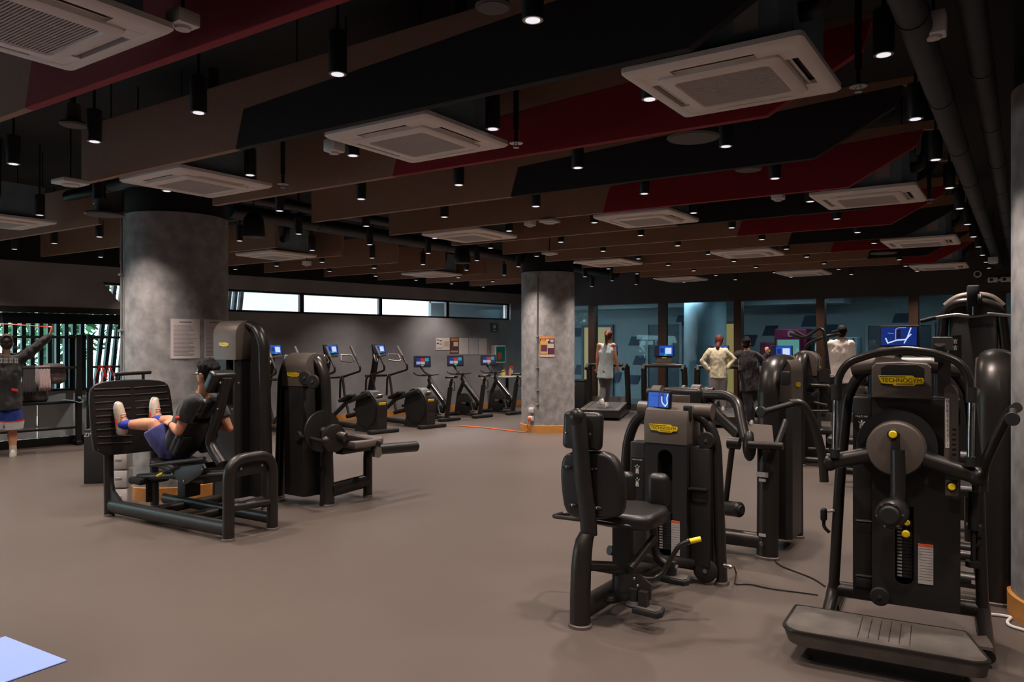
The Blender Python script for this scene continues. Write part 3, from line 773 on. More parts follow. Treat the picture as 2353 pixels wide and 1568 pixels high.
# ------------------------------------------------------------------ machine kit
def logo(t, M, w):
    """yellow maker's plate with black lettering; M's z looks outward"""
    h = w * 0.25
    out = [(0, .98), (.75, 1.0), (.81, .8), (.97, .8), (1, .62), (.98, .2), (.83, .16), (.78, 0), (.36, 0), (.31, .15), (.08, .2), (.03, .6)]
    b = MB(); b.prism([((x - .5) * w, (y - .5) * h) for x, y in out], 0, 0.004, 'z')
    o = b.build('logo_plate', M_YEL, t, 'yellow plate with black lettering', smooth=False); o.matrix_local = M
    q = text('TECHNOGYM', h * 0.56, M_BLKINK, o, Matrix.Translation((0.01 * w, -0.0 * h, 0.0048)), sx=1.0)
    for x0, x1, y in ((.03, .6, .86), (.4, .76, .17)):
        b = MB(); b.box(((x0 + x1 - 1) / 2 * w, (y - .5) * h, 0.0042), ((x1 - x0) * w, h * 0.06, 0.002)); b.build('logo_line', M_BLKINK, o, smooth=False)
    return o
def quad_on(name, parent, x0, y0, x1, y1, m, z):
    b = MB(); b.box(((x0 + x1) / 2, (y0 + y1) / 2, z), (x1 - x0, y1 - y0, 0.001)); return b.build(name, m, parent, smooth=False)
def line_on(name, parent, pts, r, m, z):
    b = MB()
    for (a, c) in zip(pts[:-1], pts[1:]):
        a = Vector((*a, z)); c = Vector((*c, z)); d = (c - a).normalized(); n = Vector((-d.y, d.x, 0)) * r
        a = a - d * r * 0.6; c = c + d * r * 0.6
        up = Vector((0, 0, 0.0006))
        b.add([a - n, a + n, c + n, c - n, a - n + up, a + n + up, c + n + up, c - n + up], [(3, 2, 1, 0), (4, 5, 6, 7), (0, 1, 5, 4), (1, 2, 6, 5), (2, 3, 7, 6), (3, 0, 4, 7)])
    return b.build(name, m, parent, smooth=False)
E_BLUE = emis('screen_blue', (18, 84, 190), 0.9); E_DBLUE = emis('screen_deep_blue', (10, 40, 120), 0.9); E_WHITE = emis('screen_white', (205, 222, 250), 0.95)
E_NAVY = emis('screen_navy', (10, 18, 44), 0.9); E_GREEN = emis('screen_green', (30, 190, 120), 0.9); E_PURP = emis('screen_purple', (130, 40, 150), 0.8)
E_RED = emis('screen_red', (170, 40, 60), 0.8); E_TEAL = emis('screen_teal', (40, 150, 150), 0.8); E_PALE = emis('screen_pale', (150, 160, 215), 0.85); E_BEIGE = emis('screen_beige', (200, 165, 150), 0.8)
def screen(t, pos, out, w, h, style, th=0.03, up=(0, 0, 1), margin=0.012, name='display'):
    M = face_M(pos, out, up)
    b = MB(); b.rbox((0, 0, -th / 2), (w, h, th), 0.009); o = b.build(name, M_BLKP, t); o.matrix_local = M
    W, H = w - 2 * margin, h - 2 * margin
    def U(x, y): return (x * W - W / 2, y * H - H / 2)
    def q(nm, x0, y0, x1, y1, m, z=0.0016):
        a = U(x0, y0); c = U(x1, y1); quad_on(nm, o, a[0], a[1], c[0], c[1], m, z)
    def l(nm, pts, r, m, z=0.0024): line_on(nm, o, [U(*p_) for p_ in pts], r * H, m, z)
    if style == 'wave':
        q('screen_ground', 0, 0, 1, 1, E_BLUE, 0.001)
        l('graph_curve', [(0.02, .55), (.1, .45), (.2, .72), (.29, .85), (.38, .72), (.48, .48), (.57, .45), (.67, .7), (.78, .86), (.88, .74), (.98, .5)], 0.04, E_WHITE)
        for x in (.2, .5): q('figure_digit', x - .02, .1, x + .02, .26, E_WHITE)
        q('figure_digit', .76, .1, .94, .2, E_WHITE)
    elif style == 'arm':
        q('screen_ground', 0, 0, 1, 1, E_BLUE, 0.001)
        q('machine_silhouette', .62, .25, .76, .95, E_DBLUE); q('machine_silhouette', .5, 0, .56, 1, E_DBLUE)
        l('machine_silhouette', [(.14, .8), (.35, .76), (.6, .7)], 0.02, E_DBLUE)
        l('figure_outline', [(.67, .72), (.68, .42), (.72, .28), (.86, .08), (.96, .28), (.92, .62), (.97, .9)], 0.045, E_WHITE)
    elif style == 'seat':
        q('screen_ground', 0, 0, 1, 1, E_DBLUE, 0.001)
        l('figure_outline', [(.84, .95), (.74, .4), (.66, .12)], 0.03, E_WHITE); l('figure_outline', [(.84, .6), (.7, .32), (.45, .28), (.2, .12), (.14, .38)], 0.035, E_WHITE)
        l('machine_silhouette', [(.42, .3), (.42, .88), (.5, .97), (.7, .97)], 0.02, E_PALE); l('machine_silhouette', [(.2, .68), (.36, .64)], 0.015, E_PALE)
        q('machine_silhouette', .44, .4, .56, .86, E_NAVY)
    elif style == 'cardio':
        q('screen_ground', 0, 0, 1, 1, E_NAVY, 0.001)
        q('screen_ground', .25, .02, .95, .98, E_BLUE, 0.0013)
        q('map_tile', .55, .2, .88, .8, E_WHITE); q('start_button', .5, .03, .64, .14, E_GREEN, .002); q('side_tile', .3, .3, .48, .75, E_DBLUE)
    elif style == 'tiles':
        q('screen_ground', 0, 0, 1, 1, E_NAVY, 0.001)
        ts = [(.12, .52, .36, .8, E_DBLUE), (.38, .52, .66, .8, E_RED if random.random() < .6 else E_PURP), (.68, .5, .92, .84, E_TEAL), (.12, .2, .38, .48, E_PALE), (.4, .2, .66, .48, E_BEIGE), (.7, .22, .88, .44, E_DBLUE)]
        for a in ts: q('menu_tile', *a)
        q('start_button', .44, .02, .58, .15, E_GREEN)
    return o
def placard(t, M, w, h, title, figs=3):
    b = MB(); b.rbox((0, 0, 0), (w, h, 0.004), 0.0015, 1); o = b.build('placard', M_BLKINK, t); o.matrix_local = M
    if title: text(title, w * 0.16, M_WHINK, o, Matrix.Translation((0, h * 0.44, 0.0026)))
    for i in range(figs):
        y = h * (0.24 - 0.27 * i)
        line_on('figure_print', o, [(-w * .08, y - h * .08), (-w * .05, y + h * .03), (w * .05, y + h * .03), (w * .08, y - h * .08)], w * 0.05, M_WHINK, 0.0022)
        line_on('figure_print', o, [(-w * .18, y + h * .07), (-w * .06, y + h * .03), (w * .06, y + h * .03), (w * .18, y + h * .07)], w * 0.03, M_WHINK, 0.0022)
        b = MB(); b.lathe([(w * .06, 0), (w * .06, 0.001)], (0, y + h * .085, 0.0022), seg=10); b.build('figure_print', M_WHINK, o)
    return o
def bolt(t, pos, axis, r=0.012, m=None):
    b = MB(); b.lathe([(r, 0), (r, r * 0.5), (r * 0.6, r * 0.8)], pos, axis, 6); return b.build('bolt', m or M_STEEL, t)
def knob(t, pos, axis, r=0.02, name='adjust_knob'):
    b = MB(); b.lathe([(r * 1.45, 0), (r * 1.45, r * .5), (r * 1.2, r * .8)], pos, axis, 20); o = b.build(name, M_RUBBER, t)
    b = MB(); b.lathe([(r, r * .8), (r, r * 1.3), (r * .75, r * 1.5)], pos, axis, 20); b.build('knob_cap', M_YEL, o, 'yellow knob cap')
    return o
def foot_cap(t, x, y, rx, ry, z=0.0):
    b = MB(); n = 16
    secs = []
    for (k, zz) in ((1.14, z), (1.14, z + .016), (1.04, z + .022)):
        secs.append([Vector((x + rx * k * math.cos(2 * PI * i / n), y + ry * k * math.sin(2 * PI * i / n), zz)) for i in range(n)])
    b.loft(secs); return b.build('foot_cap', M_COVER, t)
def weight_stack(t, x, yf, z0, z1, w=0.1, n=15, pin=0.35, tag_side=-1):
    """thin plates in a slot, numbered tags, yellow selector pin"""
    b = MB(); hh = (z1 - z0) / n
    for i in range(n): b.box((x, yf + 0.035, z0 + hh * (i + .5)), (w * 0.9, 0.05, hh * 0.86))
    o = b.build('weight_plates', M_RUBBER, t, smooth=False); o['kind'] = 'stuff'
    b = MB()
    for i in range(n): b.box((x + tag_side * w * 0.28, yf + 0.008, z0 + hh * (i + .5)), (w * 0.26, 0.004, hh * 0.55))
    o = b.build('weight_tags', M_LABEL, t, smooth=False); o['kind'] = 'stuff'
    zz = z1 - (z1 - z0) * pin
    b = MB(); b.lathe([(0.008, 0.03), (0.008, -0.02), (0.019, -0.022), (0.02, -0.045), (0.014, -0.05)], (x + 0.1 * w, yf, zz), (0, 1, 0), 16); b.build('selector_pin', M_YEL, t, 'yellow selector pin')
def warning_label(t, x, y, z, w, h):
    b = MB(); b.box((x, y, z), (w, 0.003, h)); o = b.build('warning_label', M_LABEL, t, smooth=False)
    b = MB(); b.box((x, y - 0.002, z + h / 2 - h * .03), (w, 0.001, h * .06)); b.build('orange_strip', M_ORANGE, o, smooth=False)
    for i in range(12):
        b = MB(); b.box((x, y - 0.0018, z + h * (.38 - .07 * i)), (w * .86, 0.0006, h * .012)); b.build('text_line', M_GREYINK, o, smooth=False)
def tower(t, w, h, sw, slot=None, cover_h=0.3, lean=0.05, r=0.04, ry=0.055, fr=0.16, logo_w=0.2, sx=0.0, topy=0.0, z0=0.09, logo_side='front', slot_w=0.11):
    """selectorised stack tower: arch frame along x, shroud looking to -y"""
    b = MB()
    b.tube([(-w / 2, 0, 0), (-w / 2 + lean, 0, h - 0.2), (-w / 2 + lean + 0.1, topy, h - 0.035), (0, topy, h - 0.005), (w / 2 - lean - 0.1, topy, h - 0.035), (w / 2 - lean, 0, h - 0.2), (w / 2, 0, 0)], r, 14, fil=0.14, ry=ry, up=(0, 1, 0))
    b.build('frame_arch', M_FRAME, t)
    for s in (-1, 1): foot_cap(t, s * w / 2, 0, r, ry)
    zt = h - cover_h
    hw = sw / 2
    if slot:
        xs, s0, s1 = slot; k = slot_w / 2
        b = MB(); b.prism([(sx - hw, -fr * .55), (sx - hw, .12), (sx + hw, .12), (sx + hw, -fr * .55)], z0, zt, 'z', bev=0.0); b.build('shroud_back', M_RUBBER, t, smooth=False)
        b = MB(); b.prism([(sx - hw, -fr * .5), (sx - hw + .02, -fr), (xs - k, -fr), (xs - k, -fr * .5)], z0, zt, 'z'); b.build('shroud_panel', M_SHROUD, t, smooth=False)
        b = MB(); b.prism([(xs + k, -fr * .5), (xs + k, -fr), (sx + hw - .02, -fr), (sx + hw, -fr * .5)], z0, zt, 'z'); b.build('shroud_panel', M_SHROUD, t, smooth=False)
        n = 8
        low = [(xs - k, z0)] + [(xs - k * math.cos(PI * i / n), s0 - k * math.sin(PI * i / n) * .9) for i in range(n + 1)] + [(xs + k, z0)]
        b = MB(); b.prism(low, -fr, -fr * .5, 'y'); b.build('shroud_panel', M_SHROUD, t, smooth=False)
        upp = [(xs - k, zt)] + [(xs - k * math.cos(PI * i / n), s1 + k * math.sin(PI * i / n) * .9) for i in range(n + 1)] + [(xs + k, zt)]
        b = MB(); b.prism(upp, -fr, -fr * .5, 'y'); b.build('shroud_panel', M_SHROUD, t, smooth=False)
    else:
        b = MB(); b.prism([(sx - hw, .12), (sx + hw, .12), (sx + hw, -fr * .6), (sx + hw - .03, -fr), (sx - hw + .03, -fr), (sx - hw, -fr * .6)], z0, zt, 'z', bev=0.008); b.build('shroud', M_SHROUD, t, ang=30)
    b = MB(); b.box((0, 0.03, (z0 + h - .15) / 2), (w - 2 * lean - 2 * r + .02, 0.04, h - .15 - z0)); b.build('shade_panel', M_RUBBER, t, smooth=False)  # dark sheet stands for the shade between posts and shroud
    # head cover: a saddle over the arch
    sec = []; n = 10
    prof = [(-fr - .004, zt)] + [(-fr - .004 + (fr + .004 - .02) * (1 - math.cos(PI / 2 * i / n)), h - .12 + .145 * math.sin(PI / 2 * i / n)) for i in range(n + 1)] + [(.05, h + .02), (.11, h - .02), (.125, zt)]
    b = MB(); b.prism(prof, sx - hw - .004, sx + hw + .004, 'x', bev=0.008); b.build('head_cover', M_COVER, t, ang=32)
    if logo_w:
        logo(t, face_M((sx, -fr - .006, zt + (h - .12 - zt) * .62), (0, -1, 0)), logo_w)
def pad(t, name, c, d, R3=None, r=0.035, m=None, label=None):
    b = MB(); b.rbox(c, d, r, 4, R3); return b.build(name, m or M_PAD, t, label)
def roller(t, a, c, r, name='roller_pad'):
    a = Vector(a); c = Vector(c); L = (c - a).length
    b = MB(); b.lathe([(r * .7, 0), (r, r * .25), (r, L - r * .25), (r * .7, L)], a, c - a, 22); o = b.build(name, M_PAD, t)
    b = MB(); b.lathe([(r * .62, L - 0.002), (r * .5, L + .014)], a, c - a, 16); b.build('end_cap', M_RUBBER, o)
    return o
def pulley(t, pos, axis, r, th=0.03, name='pulley'):
    b = MB(); b.lathe([(r * .9, 0), (r, th * .2), (r * .95, th * .5), (r, th * .8), (r * .9, th), (r * .3, th * 1.05)], pos, axis, 28); o = b.build(name, M_RUBBER, t)
    b = MB(); b.lathe([(r * .22, th), (r * .18, th * 1.3)], pos, axis, 10); b.build('axle', M_STEEL, o)
    return o
def Ry(a): return Matrix.Rotation(R(a), 3, 'Y')
def Rx(a): return Matrix.Rotation(R(a), 3, 'X')
def Rz(a): return Matrix.Rotation(R(a), 3, 'Z')

# ------------------------------------------------------------------ multi hip machine (front right)
FM = Frame(*camxz(2.2, 4.29), 4.84)
t = thing('multi_hip_machine', 'anthracite multi hip machine with wide step platform at lower right', 'gym machine', FM)
def q(x, y, yy): return FM.p(x, y, y=yy)
yA = -0.10
b = MB()
L0, R0 = q(1914, 1362, 0), q(2259, 1408, 0)
b.tube([L0 + Vector((0, 0, -.05)), q(1930, 1100, 0), q(1948, 905, 0), q(1984, 848, 0), q(2080, 832, 0), q(2185, 845, 0), q(2228, 900, 0), q(2246, 1080, 0), R0 + Vector((0, 0, -.05))], 0.03, 14, fil=0.1)
b.build('frame_arch', M_FRAME, t)
for (px, py, s) in ((1914, 1362, -1), (2259, 1408, 1)):
    a = q(px, py, 0)
    b = MB(); b.tube([a + Vector((0, .05, .02)), a + Vector((0, -.08, -.02)), a + Vector((0, -.42, -.09))], 0.036, 12, fil=0.05); b.build('floor_foot', M_FRAME, t)
lx, rx = L0.x, R0.x
b = MB(); b.tube([(lx, 0.02, .16), (rx, 0.02, .16)], 0.045, 12); b.build('base_tube', M_FRAME, t)
b = MB(); b.tube([(lx, 0.06, .03), (lx, .5, .03), (rx, .5, .03), (rx, .06, .03)], 0.03, 10, fil=.06); b.build('rear_base', M_FRAME, t)
# shroud with slot
yS = -0.15
x0, x1 = q(1958, 1150, yS).x, q(2207, 1150, yS).x
z0, zt = q(2080, 1392, yS).z, q(2080, 916, yS).z
xs = q(2078, 1200, yS).x; s0, s1 = q(2078, 1330, yS).z, q(2078, 1215, yS).z; k = .045
for (a0, a1) in ((x0 + .1, xs - k), (xs + k, x1)):
    b = MB(); b.box(((a0 + a1) / 2, (yS + .1) / 2, (z0 + zt) / 2), (a1 - a0, .1 - yS, zt - z0)); b.build('shroud_panel', M_SHROUD, t, smooth=False)
b = MB(); b.box((xs, .02, (z0 + zt) / 2), (2 * k, .1, zt - z0)); b.build('slot_back', M_RUBBER, t, smooth=False)
b = MB(); b.box((xs, (yS + .1) / 2, (zt + s1 + .12) / 2), (2 * k, .1 - yS, zt - s1 - .12)); b.build('shroud_panel', M_SHROUD, t, smooth=False)
n = 8; b = MB(); b.prism([(xs - k, z0)] + [(xs - k * math.cos(PI * i / n), s0 - k * math.sin(PI * i / n) * .9) for i in range(n + 1)] + [(xs + k, z0)], yS, .05, 'y'); b.build('shroud_panel', M_SHROUD, t, smooth=False)
weight_stack(t, xs, yS + .01, s0, s1 + .04, .085, 17, .2)
knob(t, q(2084, 1200, yS - .002), (0, -1, 0), .016, 'stack_knob')
# left side panel carrying the placard and two tray slots
b = MB(); b.rbox(((x0 + .05), -.02, (z0 + zt) / 2), (.1, .2, zt - z0), .012); b.build('side_panel', M_SHROUD, t)
pz = q(1985, 1000, yS - .01)
placard(t, face_M((x0 + .047, -.124, pz.z), (0, -1, 0)), .088, .225, 'MULTI HIP')
for (px, py) in ((1985, 1196), (1985, 1323)):
    a = q(px, py, -.12); b = MB(); b.rbox((a.x, -.125, a.z), (.085, .012, .012), .004); b.build('tray_lip', M_STEEL, t)
    b = MB(); b.rbox((a.x, -.124, a.z - .04), (.08, .012, .055), .006); b.build('tray_front', M_RUBBER, t)
a = q(2127, 1297, yS); warning_label(t, a.x, yS - .002, a.z, .072, .215)
# head cover with dark window and logo
a0, a1 = q(2003, 900, yS - .03).x, q(2140, 900, yS - .03).x
b = MB(); zc0, zc1 = q(2070, 916, yS - .03).z, q(2070, 832, yS - .03).z
b.prism([(a0, zc0), (a1, zc0), (a1, zc1 - .03), (a1 - .02, zc1 - .008), ((a0 + a1) / 2, zc1), (a0 + .02, zc1 - .008), (a0, zc1 - .03)], yS - .04, .1, 'y', bev=.012); b.build('head_cover', M_COVER, t, ang=32)
w0, w1 = q(2024, 880, yS - .04).x, q(2124, 880, yS - .04).x
wz0, wz1 = q(2070, 886, yS - .04).z, q(2070, 838, yS - .04).z
b = MB(); b.prism([(w0, wz0), (w1, wz0), (w1, wz1 - .02), (w1 - .03, wz1), (w0 + .03, wz1), (w0, wz1 - .02)], yS - .044, yS - .03, 'y', bev=.004); b.build('cover_window', M_BLKP, t)
c = q(2070, 875, yS - .05); logo(t, face_M((c.x, yS - .046, c.z), (0, -1, 0)), .222)
b = MB(); c = q(1985, 850, -.05); b.tube([(lx + .1, -.02, c.z + .01), (a0 + .02, -.02, c.z + .03)], .045, 12); b.tube([(a1 - .02, -.02, c.z + .03), (rx - .1, -.02, c.z + .01)], .045, 12); b.tube([(a0, -.02, c.z + .03), (a1, -.02, c.z + .03)], .045, 12); b.build('top_sleeve', M_COVER, t)
# rounded cushion-like covers beside the head, seen at left
for (px, py) in ((1978, 868), (1978, 900)):
    c = q(px, py, .1); b = MB(); b.rbox((c.x, .12, c.z), (.07, .08, .075), .02, 3); b.build('stack_cover', M_COVER, t)
# handle bar on chrome uprights
yH = -.3
b = MB(); b.tube([q(1925, 918, yH), q(1925, 868, yH), q(1948, 832, yH), q(2010, 812, yH), q(2078, 803, yH), q(2150, 812, yH), q(2205, 832, yH), q(2228, 868, yH), q(2229, 925, yH)], .021, 12, fil=.05); b.build('handle_bar', M_FRAME, t)
for (px, y0_, y1_, y2_, yb) in ((1913, 885, 920, 1032, 1052), (2224, 890, 925, 1050, 1072)):
    px2 = px + 8
    A = q(px2, y1_, yH); B = q(px2 - 2, y2_, yH); b = MB(); b.tube([A, B], .0165, 14); b.build('chrome_upright', M_CHROME, t, 'chrome upright rod')
    b = MB(); b.tube([q(px2, y0_, yH), A], .025, 14); b.build('sleeve', M_RUBBER, t)
    b = MB(); b.tube([B, q(px2 - 2, yb, yH)], .025, 14); b.build('sleeve', M_RUBBER, t)
    c = q(px2 + 10, (y0_ + y1_) / 2, yH); s = -1 if px < 2000 else 1
    e = Vector((lx + .03 if s < 0 else rx - .03, 0, c.z)); b = MB(); b.tube([A + Vector((0, 0, .03)), e], .02, 10); b.build('bracket_tube', M_FRAME, t)
# hub, arms, side handles
C = q(2060, 1028, -.2)
b = MB(); b.lathe([(.196, 0), (.2, .02), (.196, .04)], (C.x, -.16, C.z), (0, -1, 0), 48); b.build('range_disc', M_RUBBER, t)
b = MB(); b.lathe([(.145, .0), (.145, .07), (.135, .1), (.08, .115)], (C.x, -.2, C.z), (0, -1, 0), 44); hub = b.build('hub_cover', M_COVER, t)
A1 = q(1905, 1062, -.27); A2 = q(2246, 1095, -.27)
for (A, sx) in ((A1, -1), (A2, 1)):
    b = MB(); b.tube([(C.x + sx * .08, -.25, C.z - .03), A], .043, 16); b.build('swing_arm', M_FRAME, t)
    b = MB(); b.ball(A, .05, 14, 10); b.build('arm_end', M_FRAME, t)
b = MB(); b.tube([q(1894, 1108, -.29), q(1890, 1045, -.29), q(1868, 965, -.31), q(1842, 925, -.33), q(1815, 928, -.36)], .024, 12, fil=.07); b.build('side_handle', M_FRAME, t)
b = MB(); b.tube([q(1825, 927, -.35), q(1757, 946, -.5)], .017, 12); o = b.build('grip', M_RUBBER, t)
e = q(1752, 947, -.51); b = MB(); b.lathe([(.03, 0), (.031, .012), (.028, .018)], e, (-.5, -1, 0), 20); b.build('grip_cap', M_RUBBER, o)
b = MB(); b.tube([q(2258, 1130, -.27), q(2258, 1075, -.27), q(2290, 1005, -.27), q(2322, 945, -.28), q(2338, 936, -.33)], .025, 12, fil=.06); b.build('side_handle', M_FRAME, t)
b = MB(); b.tube([q(2328, 940, -.3), q(2326, 962, -.46)], .017, 12); o = b.build('grip', M_RUBBER, t)
e = q(2326, 963, -.46); b = MB(); b.lathe([(.032, 0), (.033, .012), (.03, .018)], e, (-.1, -1, 0), 20); b.build('grip_cap', M_RUBBER, o)
# lever with knee roller
b = MB(); b.prism([(C.x - .02, C.z + .09), (C.x + .02, C.z + .09), (C.x + .022, C.z), (C.x - .022, C.z)], -.335, -.30, 'y', bev=.006); b.build('lever_clip', M_RUBBER, t)
kz = q(2052, 998, -.33); knob(t, Vector((kz.x, -.325, kz.z)), (0, -1, 0), .02)
E1 = q(2064, 1140, -.33); E2 = q(2056, 1175, -.36)
b = MB(); b.tube([(C.x + .01, -.31, C.z - .0), (E1.x, -.33, E1.z), (E2.x, -.36, E2.z)], .036, 14, fil=.08); b.build('lever_arm', M_FRAME, t)
r0 = Vector((E2.x, -.34, E2.z))
b = MB(); b.lathe([(.05, 0), (.074, .02), (.074, .12), (.062, .145)], r0, (-.12, -1, 0), 28); o = b.build('knee_roller', M_PAD, t)
b = MB(); b.lathe([(.048, .13), (.05, .15), (.04, .16)], r0, (-.12, -1, 0), 24); b.build('end_cap', M_RUBBER, o)
ax = Vector((-.12, -1, 0)).normalized(); e1 = ax.orthogonal().normalized(); e2 = ax.cross(e1)
for i in range(6):
    a = PI / 3 * i + .4; pnt = r0 + ax * .13 + (e1 * math.cos(a) + e2 * math.sin(a)) * .062
    b = MB(); b.tube([pnt, pnt + ax * .02], .006, 6); b.build('cap_notch', M_STEEL, o)
# sliding height scale at right
a = q(2186, 978, -.22)
b = MB(); b.prism([(-.032, -.2)] + [(.032, -.2)] + [(.032 * math.cos(PI * i / 8), .18 + .032 * math.sin(PI * i / 8)) for i in range(9)], -.004, .004, 'y'); o = b.build('scale_plate', M_COVER, t, smooth=False); o.location = (a.x, -.22, a.z)
b = MB(); b.rbox((-.018, -.005, .01), (.02, .003, .26), .004, 1); b.build('scale_strip', M_PAPER, o)
for i in range(10):
    text(str(10 - i), .018, M_BLKINK, o, face_M((-.018, -.0068, .125 - .0255 * i), (0, -1, 0)))
for i in range(6):
    b = MB(); b.rbox((.012, -.004, -.02 - .026 * i), (.018, .004, .01), .004, 2); b.build('scale_slot', M_BLKP, o)
kq = q(2187, 1118, -.25); b = MB(); b.rbox((kq.x, -.245, kq.z - .01), (.06, .012, .085), .02, 3); b.build('knob_plate', M_COVER, t); knob(t, Vector((kq.x, -.25, kq.z)), (0, -1, 0), .018)
# post details
for (px, py, s) in ((1893, 1183, -1), (2250, 1220, 1)):
    a = q(px, py, -.03)
    b = MB(); b.rbox(a, (.035, .05, .075), .014, 3); o = b.build('adjust_lever', M_RUBBER, t)
    b = MB(); b.tube([a + Vector((-.02 * s, 0, .02)), a + Vector((-.06 * s, 0, .03))], .008, 8); b.build('pin', M_STEEL, o)
    b = MB(); b.tube([a + Vector((0, 0, -.03)), a + Vector((.0, -.01, -.07)), a + Vector((-.03 * s, 0, -.1))], .01, 8, fil=.02); b.build('hook', M_RUBBER, o)
a, c = q(2238, 1130, -.05), q(2236, 1290, -.05)
b = MB(); b.tube([a, a + (c - a) * .55], .025, 12); b.tube([a + (c - a) * .5, c], .012, 10); b.lathe([(.036, 0), (.036, .03)], c, (0, 0, -1), 16); b.build('gas_strut', M_RUBBER, t)
pulley(t, Vector((q(2022, 1370, -.16).x, -.155, q(2022, 1370, -.16).z)), (0, -1, 0), .05)
# screen, card reader, bracket
c = q(2065, 773, -.06); o = screen(t, c, Vector((-.25, -1, 0.06)), .208, .125, 'seat')
b = MB(); b.tube([(c.x, .0, zc1 - .02), (c.x, -.03, c.z)], .018, 10); b.build('screen_stem', M_RUBBER, t)
c = q(2163, 790, .04); b = MB(); b.rbox((c.x + .005, c.y, c.z), (.1, .012, .075), .015, 3); b.build('back_plate', M_COVER, t)
c = q(2160, 812, -.1); b = MB(); b.rbox(c, (.055, .03, .1), .006); o = b.build('card_reader', M_RUBBER, t)
b = MB(); b.rbox(c + Vector((0, -.016, .0)), (.042, .003, .08), .003, 1); b.build('reader_face', M_BLKP, o)
b = MB(); b.box(c + Vector((.02, .05, -.12)), (.06, .05, .2)); b.build('reader_bracket', M_SHROUD, t, smooth=False)
# platform
Pz = .17
pbl, pbr, pfr, pfl = (FM.p(*a, z=Pz) for a in ((1838, 1394), (2284, 1458), (2278, 1530), (1788, 1444)))
px0, px1 = pfl.x + .01, pfr.x; py0, py1 = (pfl.y + pfr.y) / 2, (pbl.y + pbr.y) / 2
def rr(x0, y0, x1, y1, r, z, n=6):
    o = []
    for (cx__, cy__, a0) in ((x1 - r, y1 - .02, 0), (x0 + r * .3, y1 - .02, PI / 2), (x0 + r, y0 + r, PI), (x1 - r * .6, y0 + r * .6, 3 * PI / 2)):
        rad = {0: .02, 1: .02, 2: r, 3: r * .6}[[0, PI / 2, PI, 3 * PI / 2].index(a0)]
        for i in range(n + 1):
            a = a0 + PI / 2 * i / n; o.append(Vector((cx__ + rad * math.cos(a), cy__ + rad * math.sin(a), z)))
    return o
b = MB(); b.loft([rr(px0 + .06, py0 + .07, px1 - .04, py1, .1, Pz - .1), rr(px0 + .02, py0 + .015, px1 - .01, py1, .1, Pz - .075), rr(px0, py0, px1, py1, .1, Pz - .008), rr(px0 + .006, py0 + .006, px1 - .006, py1, .1, Pz)]); b.build('step_platform', M_DECK, t)
b = MB(); b.loft([rr(px0 - .002, py0 - .002, px1 + .002, py1 + .001, .1, Pz - .012), rr(px0 - .004, py0 - .004, px1 + .004, py1 + .001, .1, Pz - .006), rr(px0 - .002, py0 - .002, px1 + .002, py1 + .001, .1, Pz + .002), rr(px0 + .012, py0 + .012, px1 - .012, py1 - .005, .095, Pz + .002), rr(px0 + .012, py0 + .012, px1 - .012, py1 - .005, .095, Pz - .01)], caps=False); b.build('platform_rim', M_FRAME, t)
xm = (px0 + px1) / 2
for i in range(6):
    b = MB(); b.box((xm - .1 + .045 * i, (py0 + py1) / 2 + .01, Pz + .0015), (.003, (py1 - py0) * .7, .002)); b.build('tread_line', M_FRAME, t, smooth=False)
b = MB(); b.box((xm, py0 + .2, .045), (px1 - px0 - .28, .22, .09)); b.build('platform_plinth', M_RUBBER, t, smooth=False)
for sx in (px0 + .13, px1 - .13):
    b = MB(); b.tube([(sx, py0 + .12, .03), (sx, py1 - .03, .03)], .03, 10); b.build('platform_foot', M_FRAME, t)
# curved gusset between tower and platform
pts = [(lx - .02, py1 + .0)] + [(lx + (rx - lx) * i / 10, py1 + .12 - .16 * math.sin(PI * i / 10)) for i in range(11)] + [(rx + .02, py1)]
b = MB(); b.prism(pts + [(rx + .02, py1 - .05), (lx - .02, py1 - .05)], Pz - .06, Pz - .045, 'z'); b.build('gusset_plate', M_COVER, t, smooth=False)

# ------------------------------------------------------------------ abductor machine
FA = Frame(*camxz(1.074, 5.277), 0)
t = thing('abductor_machine', 'anthracite abductor machine with high padded seat seen from behind, right of centre', 'gym machine', FA)
def q(x, y, yy): return FA.p(x, y, y=yy)
hA = q(1550, 940, 0).z
yS = -.15
xa, xb = q(1482, 1100, yS).x, q(1578, 1100, yS).x
w = .76
slotx = q(1528, 1150, yS).x
b = MB(); b.tube([(-w / 2, 0, 0), q(1443, 1010, 0), q(1462, 962, 0), q(1500, 945, 0), q(1560, 945, 0), q(1620, 958, 0), q(1645, 1010, 0), (w / 2, 0, 0)], .036, 14, fil=.12, ry=.045, up=(0, 1, 0)); b.build('frame_arch', M_FRAME, t)
for s in (-1, 1): foot_cap(t, s * w / 2, 0, .04, .05)
zt = q(1530, 1020, yS).z; z0 = .12
s0, s1 = q(1528, 1265, yS).z, q(1528, 1050, yS).z; k = .052
for (a0, a1) in ((xa, slotx - k), (slotx + k, xb)):
    b = MB(); b.box(((a0 + a1) / 2, (yS + .1) / 2, (z0 + zt) / 2), (a1 - a0, .1 - yS, zt - z0)); b.build('shroud_panel', M_SHROUD, t, smooth=False)
b = MB(); b.box((slotx, .02, (z0 + zt) / 2), (2 * k, .12, zt - z0)); b.build('slot_back', M_RUBBER, t, smooth=False)
n = 8
b = MB(); b.prism([(slotx - k, z0)] + [(slotx - k * math.cos(PI * i / n), s0 - k * math.sin(PI * i / n) * .9) for i in range(n + 1)] + [(slotx + k, z0)], yS, .05, 'y'); b.build('shroud_panel', M_SHROUD, t, smooth=False)
